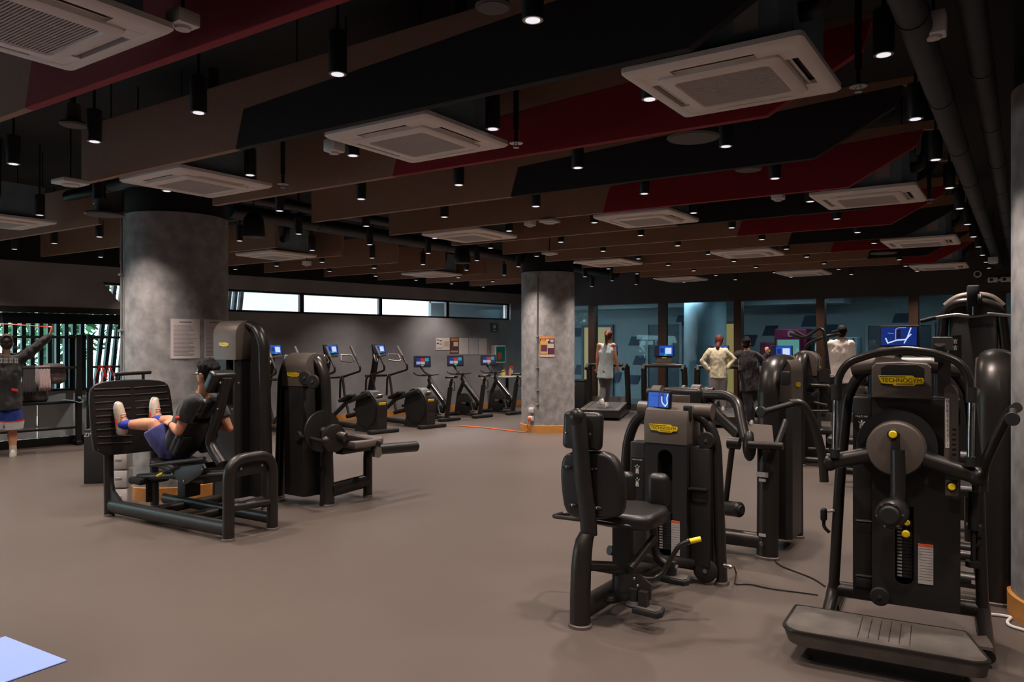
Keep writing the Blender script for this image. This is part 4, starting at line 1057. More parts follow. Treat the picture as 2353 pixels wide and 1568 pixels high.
b = MB(); b.prism([(slotx - k, zt)] + [(slotx - k * math.cos(PI * i / n), s1 + k * math.sin(PI * i / n) * .9) for i in range(n + 1)] + [(slotx + k, zt)], yS, .05, 'y'); b.build('shroud_panel', M_SHROUD, t, smooth=False)
weight_stack(t, slotx - .01, yS + .01, s0, q(1528, 1180, yS).z, .09, 14, .12)
a0, a1 = xa - .006, xb + .004
b = MB(); zc0, zc1 = zt, q(1530, 934, yS).z
b.prism([(yS - .006, zc0), (yS - .01, zc1 - .1), (yS + .02, zc1 - .03), (-.02, zc1 + .015), (.08, zc1), (.11, zc0)], a0, a1, 'x', bev=.008); b.build('head_cover', M_COVER, t, ang=32)
b = MB(); b.tube([(a0 - .1, 0, zc1 - .035), (a1 + .12, 0, zc1 - .035)], .052, 14); b.build('top_sleeve', M_COVER, t)
c = q(1526, 984, yS); logo(t, face_M((c.x, yS - .014, c.z), (0, -1, 0)), .205)
# side cover with tray, placard panel
b = MB(); b.rbox(((xb + .33) / 2, -.02, (z0 + zt - .02) / 2), (.33 - xb, .16, zt - z0 - .02), .012); b.build('side_panel', M_SHROUD, t)
c = q(1607, 1123, -.1); b = MB(); b.rbox((c.x, -.12, c.z), (.12, .05, .014), .005); b.build('tray_lip', M_FRAME, t)
b = MB(); b.rbox((c.x, -.105, c.z - .05), (.1, .02, .08), .008); b.build('tray_front', M_RUBBER, t)
c = q(1465, 1100, -.12); zz0, zz1 = q(1465, 1305, -.1).z, q(1465, 1015, -.1).z
b = MB(); b.rbox((c.x, -.06, (zz0 + zz1) / 2), (q(1482, 1100, -.1).x - q(1447, 1100, -.1).x, .12, zz1 - zz0), .01); b.build('side_panel', M_SHROUD, t)
placard(t, face_M((c.x, -.124, q(1465, 1105, -.12).z), (0, -1, 0)), .088, .33, 'ABDUCTOR', 2)
a = q(1550, 1235, yS); warning_label(t, a.x + .008, yS - .002, a.z - .005, .06, .23)
c = q(1623, 1012, -.06); pulley(t, c, (0.2, -1, 0), .058); 
c = q(1622, 1310, -.06); pulley(t, c, (0.15, -1, 0), .078)
b = MB(); c0, c1 = q(1636, 1025, -.06), q(1640, 1300, -.06); b.tube([c0, c1], .004, 6); b.build('cable', M_BLKP, t)
b = MB(); b.tube([(-w / 2, 0, .1), (w / 2, 0, .1)], .04, 12); b.build('base_tube', M_FRAME, t)
c = q(1513, 919, -.1); screen(t, c, Vector((-.2, -1, .08)), .185, .122, 'arm')
c = q(1560, 922, .03); b = MB(); b.rbox(c, (.16, .012, .085), .015, 3); b.build('back_plate', M_COVER, t)
c = q(1580, 950, -.1); b = MB(); b.rbox(c, (.05, .04, .1), .006); o = b.build('card_reader', M_RUBBER, t)
b = MB(); b.rbox(c + Vector((0, -.021, .0)), (.036, .003, .08), .003, 1); b.build('reader_face', M_BLKP, o)
b = MB(); b.tube([q(1555, 938, -.03), q(1515, 925, -.08)], .016, 8); b.build('screen_stem', M_RUBBER, t)
c = q(1664, 1300, -.05); b = MB(); b.lathe([(.014, 0), (.014, .05), (.008, .06)], c, (1, -.3, 0), 12); b.build('power_plug', M_STEEL, t)
# seat post
yP = -1.19
foot = q(1333, 1437, yP)
b = MB()
secs = []
def oval(c, rx, ry, tilt=0.0, n=16):
    return [Vector((c.x + rx * math.cos(2 * PI * i / n), c.y + ry * math.sin(2 * PI * i / n) * math.cos(tilt), c.z + ry * math.sin(2 * PI * i / n) * math.sin(tilt))) for i in range(n)]
for (px, py, rx_, ry_, yo) in ((1333, 1440, .06, .055, 0), (1333, 1380, .059, .055, 0), (1335, 1310, .058, .055, 0), (1338, 1270, .055, .055, .01), (1343, 1240, .05, .052, .03), (1350, 1224, .045, .045, .05)):
    c = q(px, py, yP + yo); secs.append(oval(c, rx_, ry_))
b.loft(secs); b.build('seat_post', M_FRAME, t); foot_cap(t, foot.x, yP, .06, .055)
b = MB(); b.rbox((foot.x + .01, (yP - .1) / 2, .1), (.1, -yP - .06, .12), .045, 4); b.build('base_beam', M_FRAME, t)
# upright bar and pads
U0, U1_, U2 = q(1353, 1228, yP + .05), q(1341, 1120, yP + .02), q(1327, 960, yP)
b = MB(); b.tube([U0, q(1352, 1190, yP + .04), U1_, q(1332, 1010, yP), U2 + Vector((0, 0, .02))], .052, 14, fil=.1, ry=.03, up=(0, 1, 0)); b.build('backrest_upright', M_SHROUD, t)
b = MB(); b.ball(U2 + Vector((0, -.005, .0)), (.05, .036, .055)); b.build('upright_cap', M_FRAME, t)
hc = q(1340, 990, yP + .07)
pad(t, 'headrest', hc, (.245, .07, .215), Rx(-6), .03)
bc = q(1362, 1113, yP + .09)
pts = []
for (px, py) in ((1300, 1190), (1289, 1110), (1290, 1060), (1303, 1040), (1350, 1036), (1400, 1040), (1424, 1070), (1434, 1120), (1432, 1175), (1420, 1190), (1370, 1194)):
    c = q(px, py, yP + .07); pts.append((c.x, c.z))
b = MB(); b.prism(chaikin(pts, 2), yP + .05, yP + .13, 'y', bev=.026, seg=4); b.build('backrest', M_PAD, t, ang=60)
for (px, py) in ((1302, 1074), (1362, 1078), (1316, 1162), (1372, 1168)):
    c = q(px, py, yP + .045); b = MB(); b.ball(c + Vector((0, .0, 0)), (.03, .008, .012)); o = b.build('bolt_recess', M_BLKP, t); bolt(o, c + Vector((.0, -.006, 0)), (0, -1, 0), .006)
for (px, py) in ((1300, 996), (1356, 998)): bolt(t, q(px, py, yP + .03), (0, -1, 0), .008)
sc = q(1430, 1183, -.86)
b = MB(); pts = []
for (px, py) in ((1375, 1206), (1375, 1190), (1430, 1168), (1470, 1178), (1492, 1195), (1490, 1206), (1440, 1212)):
    pass
sp = q(1415, 1185, -.95)
b = MB()
def seat_loop(z, k):
    out = chaikin([(-.19, -.19), (.19, -.19), (.21, 0), (.19, .17), (.1, .27), (-.1, .27), (-.19, .17), (-.21, 0)], 2)
    P_ = []
    for i in range(len(out)):
        a, c = Vector(out[i]), Vector(out[(i + 1) % len(out)])
        for f in (0,): P_.append(Vector((sp.x + .04 + (a + (c - a) * f).x * k, -.86 + (a + (c - a) * f).y * k, z)))
    return P_
b.loft([seat_loop(sp.z - .05, .93), seat_loop(sp.z - .04, 1), seat_loop(sp.z + .005, 1), seat_loop(sp.z + .025, .95), seat_loop(sp.z + .032, .8)]); b.build('seat_pad', M_PAD, t, ang=60)
# handles around the seat
z_h = q(1290, 1188, -1.1).z
h0 = q(1271, 1187, -1.02)
b = MB(); b.tube([q(1340, 1182, -.8), q(1290, 1181, -.85), h0, q(1345, 1196, -1.06), q(1440, 1210, -1.05), q(1468, 1212, -1.0), q(1480, 1207, -.9), q(1508, 1204, -.72)], .013, 10, fil=.03); b.build('seat_handle', M_FRAME, t)
b = MB(); b.tube([q(1472, 1211, -.96), q(1511, 1203, -.7)], .018, 10); b.build('grip', M_RUBBER, t)
# seat pillar and mechanism
b = MB(); b.box((sp.x + .02, -.9, (sp.z + .1) / 2 + .03), (.09, .09, sp.z - .12)); b.build('seat_pillar', M_SHROUD, t, smooth=False)
b = MB(); b.tube([q(1345, 1300, -1.15), q(1412, 1303, -1.0)], .03, 10); b.tube([q(1340, 1300, -1.15), q(1440, 1318, -.95)], .02, 8); b.build('cross_brace', M_FRAME, t)
b = MB(); c = q(1440, 1350, -.95); b.rbox(c, (.12, .09, .14), .01); b.build('pivot_block', M_SHROUD, t)
for (px, py) in ((1458, 1330), (1466, 1347)): bolt(t, q(px, py, -1.0), (0, -1, 0), .01)
pl = [q(a, b_, -1.0) for a, b_ in ((1420, 1320), (1470, 1322), (1496, 1345), (1494, 1380), (1478, 1384), (1452, 1360), (1420, 1362))]
b = MB(); b.prism([(p_.x, p_.z) for p_ in pl], -1.0, -.985, 'y'); b.build('pivot_plate', M_SHROUD, t, smooth=False)
b = MB(); b.tube([q(1450, 1305, -.98), q(1505, 1233, -.86)], .03, 12, ry=.022); b.build('knee_lever', M_FRAME, t)
b = MB(); b.tube([q(1497, 1140, -.6), q(1500, 1260, -.62), q(1515, 1290, -.62), q(1555, 1310, -.6)], .03, 12, fil=.06); b.build('knee_lever', M_FRAME, t)
kc = q(1513, 1128, -.62); b = MB(); b.rbox(kc, (.13, .09, .215), .042, 5, Rz(12)); b.build('knee_pad', M_PAD, t)
kc2 = q(1441, 1112, -.5); b = MB(); b.rbox(kc2 + Vector((-.02, .05, -.03)), (.1, .09, .2), .04, 4); b.build('knee_pad', M_PAD, t)
# release lever with yellow grip
b = MB(); b.tube([q(1468, 1327, -.98), q(1495, 1333, -.93), q(1522, 1320, -.88), q(1545, 1278, -.84), q(1562, 1252, -.82), q(1586, 1244, -.8)], .014, 10, fil=.06); b.build('release_lever', M_FRAME, t)
b = MB(); b.tube([q(1580, 1246, -.8), q(1610, 1239, -.76)], .016, 12); b.build('yellow_grip', M_YEL, t, 'yellow grip sleeve')
# foot rests
for (px, py, yy, dx) in ((1487, 1402, -1.02, 0), (1550, 1330, -.62, 0)):
    c = q(px, py, yy)
    b = MB(); b.prism([(-.07, -.05), (.08, -.06), (.1, -.02), (.08, .06), (-.06, .05)], -.02, .012, 'z', bev=.006); o = b.build('foot_rest', M_RUBBER, t); o.location = c
    b = MB(); b.prism([(-.06, -.04), (.07, -.05), (.085, -.02), (.07, .045), (-.05, .04)], .012, .018, 'z'); b.build('foot_tread', M_DECK, o, smooth=False)
    b = MB(); b.box((-.02, 0, .05), (.05, .04, .1)); b.build('foot_stem', M_SHROUD, o, smooth=False)
b = MB(); b.lathe([(.05, 0), (.055, .01), (.03, .03), (.03, .1)], q(1458, 1392, -1.0), (0, 0, 1), 20); b.build('pivot_foot', M_RUBBER, t)
b = MB(); b.tube([q(1400, 1265, -.7), q(1500, 1285, -.4), q(1590, 1295, -.1)], .03, 10); b.build('link_tube', M_FRAME, t)
b = MB(); b.tube([q(1330, 1368, -1.0), q(1410, 1382, -.96), q(1440, 1370, -.9)], .02, 8, fil=.05); b.build('damper', M_RUBBER, t)
# thin power lead to the next machine
ld = thing('power_lead', 'thin black power lead trailing on the floor between the machines', 'cable')
pts = [FA.M @ (c := q(1668, 1298, -.05) + Vector((.06, -.02, 0)))]
for a in ((1692, 1318), (1688, 1345), (1720, 1342), (1770, 1354), (1830, 1361), (1880, 1368)):
    g = WF.p(*a, z=.006); pts.append(Vector((g.x, g.y, .007)))
b = MB(); b.tube(pts, .005, 6, fil=.08); b.build('lead', M_RUBBER, ld)
# ------------------------------------------------------------------ leg press (left)
FL = Frame(*camxz(-2.286, 6.175), 1)
t = thing('leg_press_machine', 'anthracite leg press with ribbed foot plate and tall tower, a man seated on it', 'gym machine', FL)
LEGP = t
def q(x, y, yy): return FL.p(x, y, y=yy)
def qx(x, y, xx): return FL.p(x, y, x=xx)
D = .44
b = MB(); b.tube([(0, 0, 0), (0, 0, .645), (0, D, .645), (0, D, 0)], .047, 16, fil=.16, fn=7); b.build('rear_hoop', M_FRAME, t)
foot_cap(t, 0, 0, .047, .047); foot_cap(t, 0, D, .047, .047)
b = MB(); b.tube([(0, 0, .26), (0, D, .24)], .032, 12); b.build('hoop_crossbar', M_FRAME, t)
b = MB(); b.rbox((-.01, D / 2, .56), (.02, D - .08, .12), .006); b.build('hoop_plate', M_SHROUD, t)
for yy in (.12, .33): bolt(t, (.0, yy, .565), (1, 0, 0), .013)
XL = -1.66
b = MB(); b.tube([(XL, -.03, .095), (-.02, 0, .095)], .035, 16, ry=.066); b.build('side_beam', M_FRAME, t)
b = MB(); b.tube([(XL + .1, D, .095), (-.02, D, .095)], .03, 14, ry=.05); b.build('side_beam', M_FRAME, t)
b = MB(); b.tube([(-.75, .02, .07), (-.7, .55, .07), (-.72, .96, .09)], .045, 12); b.build('link_beam', M_FRAME, t)
b = MB(); b.tube([(-1.25, .02, .07), (-1.2, .9, .07)], .045, 12); b.build('link_beam', M_FRAME, t)
b = MB(); b.tube([(XL - .02, -.03, 0), (XL - .03, -.03, .62)], .045, 14, ry=.04); b.build('plate_post', M_FRAME, t); foot_cap(t, XL - .02, -.03, .045, .04)
b = MB(); b.prism([(XL, .12), (XL + .2, .14), (XL + .06, .24), (XL + .02, .36), (XL, .5)], -.045, -.015, 'y'); b.build('post_gusset', M_FRAME, t, smooth=False)
b = MB(); b.tube([(XL - .02, .42, 0), (XL - .03, .42, .6)], .04, 12); b.build('plate_post', M_FRAME, t); foot_cap(t, XL - .02, .42, .04, .04)
# foot plate with ribs
xp = -1.6
out = [qx(a, c, xp) for a, c in ((219, 1050), (211, 990), (206, 910), (212, 888), (238, 877), (300, 872), (360, 873), (385, 880), (393, 900), (402, 980), (406, 1030), (310, 1042))]
b = MB(); b.prism(chaikin([(p_.y, p_.z) for p_ in out], 1), xp - .035, xp, 'x', bev=.01, seg=3); b.build('foot_plate', M_SHROUD, t)
def rib(p0, p1):
    b = MB(); a, c = qx(*p0, xp + .004), qx(*p1, xp + .004); b.tube([a, c], .005, 6); b.build('rib', M_COVER, t)
for i in range(10):
    y0 = 895 + 15.6 * i
    rib((216 + 1.1 * i, y0), ((300 if i in (0, 1, 3, 7, 8) else 262) + 0.4 * i - (40 if i > 8 else 0), y0 - 3.5))
for i in range(6):
    rib((308 + i * 1.3, 891 + 15.8 * i), (382 + 2.6 * i, 886 + 15.4 * i))
b = MB(); b.tube([qx(262, 861, xp - .06), qx(346, 856, xp - .06)], .017, 10); b.build('plate_handle', M_FRAME, t)
for px in (268, 329):
    b = MB(); b.tube([qx(px, 860, xp - .06), qx(px, 885, xp - .05)], .014, 8); b.build('handle_stem', M_FRAME, t)
# inclined rails and carriage
for yy in (.12, .33):
    b = MB(); b.tube([(-1.45, yy, .36), (-.03, yy, .53)], .03, 12); b.build('rail', M_FRAME, t)
b = MB(); b.rbox((-1.42, .2, .33), (.2, .3, .06), .02, 3); b.build('rail_stop', M_RUBBER, t)
b = MB(); b.tube([(-1.42, .2, .33), (-1.42, .2, .12)], .03, 8); b.build('rail_leg', M_SHROUD, t)
pl = [q(a, c, .07) for a, c in ((393, 1083), (402, 1074), (468, 1066), (473, 1076), (462, 1092), (430, 1113), (416, 1112))]
b = MB(); b.prism([(p_.x, p_.z) for p_ in pl], .06, .08, 'y', bev=.004); b.build('carriage_plate', M_SHROUD, t)
b = MB(); b.prism([(p_.x, p_.z) for p_ in pl], .37, .39, 'y', bev=.004); b.build('carriage_plate', M_SHROUD, t)
for a in ((397, 1089), (466, 1078), (423, 1106)): bolt(t, q(*a, .06), (0, -1, 0), .011)
b = MB(); b.tube([q(346, 1069, .0), q(405, 1062, .0), q(470, 1054, .02)], .017, 10); b.build('seat_handle', M_FRAME, t)
b = MB(); b.tube([q(365, 1092, .02), q(382, 1083, .03), q(410, 1073, .05)], .008, 8); b.build('adjust_rod', M_RUBBER, t)
b = MB(); b.tube([q(362, 1094, .02), q(374, 1088, .025)], .013, 10); b.build('yellow_grip', M_YEL, t, 'yellow grip sleeve')
# seat, back pads, upright
hip = q(410, 1035, .225)
sang = 16
pad(t, 'seat_pad', (hip.x + .02, .225, hip.z - .115), (.34, .38, .075), Ry(8), .035)
b0, b1 = q(432, 1020, .225), q(487, 905, .225)
d = (b1 - b0); tilt = math.degrees(math.atan2(d.x, d.z)); mid = (b0 + b1) / 2
def backpad(nm, f, h, w, dx=0.0): pad(t, nm, b0 + d * f + Vector((.055 + dx, 0, 0)), (.085, w, h), Ry(tilt), .04)
backpad('backrest', .18, .36, .40)
backpad('backrest_upper', .72, .2, .2)
pad(t, 'headrest', q(511, 877, .225) + Vector((-.03, 0, .0)), (.1, .245, .2), Ry(tilt - 4), .035)
b = MB(); b.tube([q(520, 868, .225), q(508, 930, .225), q(490, 985, .225), q(481, 1015, .225), q(492, 1040, .225), q(510, 1068, .225)], .045, 14, fil=.08, ry=.05, up=(0, 1, 0)); b.build('backrest_upright', M_FRAME, t)
for (a, yy) in (((500, 880), .12), ((541, 880), .33), ((493, 940), .14), ((526, 940), .31)): bolt(t, q(*a, yy) + Vector((.04, 0, 0)), (1, 0, 0), .01)
for s in (-1, 1): pad(t, 'lower_wing', b0 + d * .05 + Vector((.09, s * .13, -.02)), (.06, .12, .22), Ry(tilt), .03, M_SHROUD)
b = MB(); b.rbox((-.75, .225, .42), (.5, .2, .08), .02); b.build('carriage_beam', M_SHROUD, t)
b = MB(); b.rbox((-.85, .225, .3), (.12, .16, .14), .015); b.build('carriage_motor', M_RUBBER, t)
# tower behind the seat
tw = bpy.data.objects.new('stack_tower', None); COL.objects.link(tw)
FLT = Frame(*(FL.M @ Vector((-1.075, .965, 0))).xy, 1)
tw.matrix_world = FLT.M
tower(tw, .76, 1.79, .34, slot=(.02, 1.0, 1.5), cover_h=.36, lean=.06, r=.044, ry=.06, sx=-.06, logo_w=.15)
weight_stack(tw, .02, -.15, .55, 1.02, .09, 16, .9)
b = MB(); b.box((.30, -.064, .09), (.05, .003, .02)); b.build('serial_label', M_LABEL, tw, smooth=False)
# screen on its arm
c = FLT.I @ (FL.M @ q(416, 863, .62)); o = screen(tw, c, Vector((.78, -.62, .05)), .175, .112, 'wave')
b = MB(); b.tube([c + Vector((-.0, .03, 0)), c + Vector((.1, .14, -.01)), Vector((-.3, -.02, 1.24))], .02, 8, fil=.05); b.build('screen_arm', M_RUBBER, tw)
off = FL.I @ FLT.M
for ch_ in list(tw.children):
    ml = ch_.matrix_local.copy(); ch_.parent = LEGP; ch_.matrix_parent_inverse = Matrix(); ch_.matrix_local = off @ ml
bpy.data.objects.remove(tw)

# ------------------------------------------------------------------ leg curl machine
F2 = Frame(-6.02, 5.222)
t = thing('leg_curl_machine', 'anthracite leg curl machine with low padded bench, right of the leg press', 'gym machine', F2)
def q(x, y, yy): return F2.p(x, y, y=yy)
def qx(x, y, xx): return F2.p(x, y, x=xx)
tower(t, .74, 1.47, .33, None, cover_h=.3, lean=.055, r=.042, ry=.058, sx=.04, logo_w=.18)
for (px, py, r) in ((712, 868, .068), (730, 877, .068)):
    c = q(px + 2, py, -.1); pulley(t, Vector((c.x, -.16, c.z)), (.3, -1, 0), r)
C = Vector((.33, -.06, .735))
b = MB(); b.lathe([(.2, 0), (.205, .01), (.2, .025)], C, (1, -.15, 0), 44); b.build('cam_disc', M_SHROUD, t)
b = MB(); b.lathe([(.13, .06), (.135, .07), (.135, .1), (.12, .11)], C + Vector((.06, .03, -.06)), (1, -.15, 0), 36); b.build('cam_disc', M_FRAME, t)
b = MB(); b.tube([C, C + Vector((.22, .1, -.06))], .05, 14); b.build('cam_axle', M_FRAME, t)
c = q(748, 1015, -.25); b = MB(); b.ball(c, (.045, .045, .05)); b.build('counterweight', M_FRAME, t)
b = MB(); b.tube([q(690, 1003, -.19), q(715, 1008, -.2), q(748, 1016, -.24)], .018, 10); b.build('crank_arm', M_FRAME, t)
c = q(686, 1002, -.17); b = MB(); b.lathe([(.05, 0), (.052, .02), (.045, .035)], (c.x, -.155, c.z), (0, -1, 0), 22); b.build('crank_hub', M_RUBBER, t)
b = MB(); b.tube([C + Vector((.1, 0, -.02)), qx(872, 1022, .6)], .028, 12, ry=.045); b.build('lever_arm', M_FRAME, t)
r0 = qx(866, 1035, .62)
pl = [(0, .03), (.05, .02), (.06, -.05), (.02, -.08), (-.05, -.06), (-.04, 0)]
b = MB(); b.prism(pl, -.015, .015, 'x'); o = b.build('roller_bracket', M_STEEL, t, smooth=False); o.location = r0
roller(t, r0 + Vector((-.05, .0, .0)), qx(950, 1026, .62) + Vector((.03, .02, .0)), .055)
# bench
z_b = .63
b = MB()
for (zz, k) in ((z_b - .07, .96), (z_b - .06, 1), (z_b - .012, 1), (z_b, .97)): pass
cc = Vector((.42, .52, z_b))
def bl(z, k): return [Vector((.18 + .40 * a_ + .0, -.02 + 1.05 * c_y, z)) * 1 for a_, c_y in ()]
bm_pts = [(.12, .12), (.60, .12), (.62, .25), (.60, .5), (.5, .62), (.2, .62), (.1, .5)]
b.prism(bm_pts, z_b - .075, z_b, 'z', bev=.02, seg=3); b.build('bench_pad', mat('bench_vinyl', (98, 88, 84), .5, bump=.05, bscale=200), t)
b = MB(); b.rbox((.36, .36, z_b - .11), (.12, .46, .07), .02); b.build('bench_beam', M_FRAME, t)
lf = F2.p(845, 1142, z=0)
b = MB(); b.tube([(lf.x, lf.y, 0), (lf.x, lf.y, .46), (lf.x - .02, lf.y + .08, .56)], .05, 14, fil=.1, ry=.045); b.build('bench_leg', M_FRAME, t); foot_cap(t, lf.x, lf.y, .045, .045)
b = MB(); b.tube([(.37, .02, .15), (lf.x, lf.y, .17)], .045, 14, ry=.07); b.build('base_beam', M_FRAME, t)
b = MB(); b.tube([(lf.x, lf.y, .12), (lf.x - .3, lf.y, .1)], .03, 12); b.build('base_beam', M_FRAME, t)
b = MB(); b.tube([(.3, 0, 0), (.37, -.0, .7)], .05, 12); b.build('front_post', M_FRAME, t)

# ------------------------------------------------------------------ abdominal crunch machine (tower seen end on)
F3 = Frame(*camxz(2.1, 5.98), 90)           # local x runs away from the camera, local -y to the right
t = thing('abdominal_crunch_machine', 'anthracite abdominal crunch machine with thick overhead arms, behind the abductor', 'gym machine', F3)
def w3(px, py, X=None, Z=None, **k): return F3.p(px, py, **k)
tower(t, .76, 1.47, .34, None, cover_h=.33, lean=.03, r=.05, ry=.08, sx=.05, logo_w=.14, fr=.11)
# labels on the near post
for (px, py, w_, h_) in ((1752, 1091, .085, .036), (1752, 1104, .05, .02), (1752, 1230, .05, .022)):
    c = F3.p(px, py, x=-.43); b = MB(); b.box((c.x - .005, c.y, c.z), (.003, w_, h_)); b.build('serial_label', M_LABEL, t, smooth=False)
c = F3.p(1756, 1000, x=-.46)
b = MB(); b.prism([(-.07, -.06), (.07, -.06), (.085, .075), (-.055, .075)], -.003, .003, 'x'); o = b.build('mirror_plate', mat('pale_plate', (176, 160, 152), .35), t, smooth=False); o.location = (c.x, c.y, c.z)
b = MB(); b.tube([F3.p(1720, 1022, x=-.5), F3.p(1800, 1026, x=-.5)], .026, 14); b.build('cross_tube', M_FRAME, t)
b = MB(); b.tube([F3.p(1786, 1020, x=-.48), F3.p(1806, 965, x=-.42)], .02, 10); b.build('chrome_link', M_STEEL, t)
c = F3.p(1806, 870, x=-.38); b = MB(); b.rbox(c, (.05, .06, .1), .01); b.build('latch', M_RUBBER, t)
c = F3.p(1722, 1025, x=-.42); b = MB(); b.ball(c, (.06, .05, .115), 18, 12); b.build('elbow_pad', M_PAD, t)
b = MB(); b.tube([F3.p(1673, 1018, x=-.45), F3.p(1700, 1020, x=-.45)], .045, 14); b.build('pivot_housing', M_FRAME, t)
b = MB(); b.tube([F3.p(1682, 1030, x=-.45), F3.p(1668, 1150, x=-.3)], .022, 10); b.build('lever_arm', M_FRAME, t)
roller(t, F3.p(1668, 1168, x=-.3), F3.p(1702, 1172, x=-.38), .058)
# overhead arms
xo = 0.0
b = MB(); b.tube([F3.p(1490, 906, x=xo), F3.p(1640, 908, x=xo)], .06, 18); b.build('overhead_roll', M_FRAME, t)
for (a0, a1, r) in ((1502, 1522, .066), (1568, 1574, .066), (1592, 1612, .07)):
    b = MB(); b.tube([F3.p(a0, 903, x=xo), F3.p(a1, 904, x=xo)], r, 18); b.build('roll_band', M_COVER, t)
b = MB(); b.tube([F3.p(1610, 908, x=xo - .02), F3.p(1670, 908, x=xo - .1), F3.p(1696, 925, x=-.2), F3.p(1702, 965, x=-.28), F3.p(1712, 1010, x=-.36)], .04, 14, fil=.12); b.build('swing_arm', M_FRAME, t)
b = MB(); b.tube([F3.p(1622, 922, x=xo), F3.p(1655, 960, x=-.1), F3.p(1700, 1002, x=-.32)], .03, 10, ry=.05); b.build('swing_arm', M_FRAME, t)
b = MB(); b.ball(F3.p(1625, 912, x=xo + .02), (.1, .07, .085)); b.build('shoulder_joint', M_SHROUD, t)
# base and seat
g0 = F3.p(1650, 1245, z=.12)
b = MB(); b.tube([(-.36, 0, .12), (-.38, .55, .12), (-.3, 1.1, .1)], .06, 14); b.build('base_beam', M_FRAME, t); foot_cap(t, -.3, 1.1, .05, .05)
b = MB(); b.tube([(-.3, .75, .1), (-.28, .75, .48)], .05, 12); b.build('seat_post', M_FRAME, t)
pad(t, 'seat_pad', (-.25, .75, .52), (.36, .36, .08))
pad(t, 'backrest', (-.05, .78, .95), (.1, .34, .55), None, .04)
b = MB(); b.tube([(.0, .78, .5), (.02, .78, 1.2)], .03, 10); b.build('backrest_post', M_FRAME, t)
b = MB(); b.lathe([(.014, 0), (.016, .04), (.01, .05)], F3.p(1748, 1248, x=-.44), (-1, -.4, 0), 12); b.build('power_plug', M_STEEL, t)
ld = thing('power_lead', 'thin black power lead from the crunch machine post towards the multi hip machine', 'cable')
g = F3.M @ F3.p(1748, 1248, x=-.5)
pts = [g]
for a in ((1772, 1278), (1790, 1300), (1830, 1315), (1870, 1330), (1896, 1348)):
    w_ = WF.p(*a, z=.006); pts.append(Vector((w_.x, w_.y, .007)))
b = MB(); b.tube(pts, .005, 6, fil=.08); b.build('lead', M_RUBBER, ld)

# ------------------------------------------------------------------ shoulder press behind (forked handles)
F4 = Frame(*WF.p(1850, 1062, z=0).xy, 90)
t = thing('shoulder_press_machine', 'dark shoulder press machine with forked raised handles, before the vending machine', 'gym machine', F4)
tower(t, .7, F4.p(1845, 812, x=-.35).z - .0, .3, None, cover_h=.3, lean=.03, r=.05, ry=.08, logo_w=.1, fr=.18)
X4 = .1
b = MB(); b.tube([F4.p(1905, 860, x=X4), F4.p(1893, 760, x=X4), F4.p(1882, 754, x=X4), F4.p(1848, 778, x=X4 - .1), F4.p(1815, 767, x=X4 - .15)], .024, 10, fil=.06); b.build('press_arm', M_FRAME, t)
b = MB(); b.tube([F4.p(1846, 812, x=.25), F4.p(1856, 790, x=.25), F4.p(1895, 774, x=.25), F4.p(1930, 768, x=.25)], .022, 10, fil=.06); b.build('press_arm', M_FRAME, t)
for (a, c) in (((1830, 762), (1850, 774)), ((1815, 766), (1848, 777)), ((1905, 772), (1930, 767)), ((1912, 764), (1926, 760))):
    b = MB(); b.tube([F4.p(*a, x=X4 - .1), F4.p(*c, x=X4 - .1)], .017, 10); b.build('grip', M_RUBBER, t)
pad(t, 'seat_pad', F4.p(1905, 990, x=.0) + Vector((0, 0, 0)), (.36, .36, .08)); pad(t, 'backrest', F4.p(1890, 905, x=.1), (.1, .32, .5), Ry(-6))
b = MB(); b.tube([F4.p(1905, 1050, x=0), F4.p(1905, 985, x=0)], .04, 10); b.build('seat_post', M_FRAME, t)
b = MB(); b.tube([(-.3, 0, .08), (-.3, -1.1, .08)], .04, 10); b.tube([(.3, 0, .08), (.3, -1.1, .08)], .04, 10); b.tube([(-.3, -1.1, .08), (.3, -1.1, .08)], .04, 10); b.build('base_frame', M_FRAME, t)
b = MB(); b.tube([F4.p(1858, 886, x=-.2), F4.p(1905, 888, x=-.2), F4.p(1907, 905, x=-.2)], .03, 10, fil=.03); b.build('lever_link', M_FRAME, t)
b = MB(); b.prism([(p_.y, p_.z) for p_ in (F4.p(a, c, x=-.1) for a, c in ((1856, 862), (1895, 846), (1908, 850), (1905, 880), (1880, 878)))], -.12, -.09, 'x'); b.build('link_plate', M_SHROUD, t, smooth=False)
for (a, c, r) in (((1870, 925), (1900, 932), .02), ((1862, 945), (1905, 945), .018), ((1868, 910), (1880, 900), .03), ((1858, 1032), (1905, 1034), .025)):
    b = MB(); b.tube([F4.p(*a, x=-.3), F4.p(*c, x=-.3)], r, 10); b.build('cross_tube', M_FRAME, t)

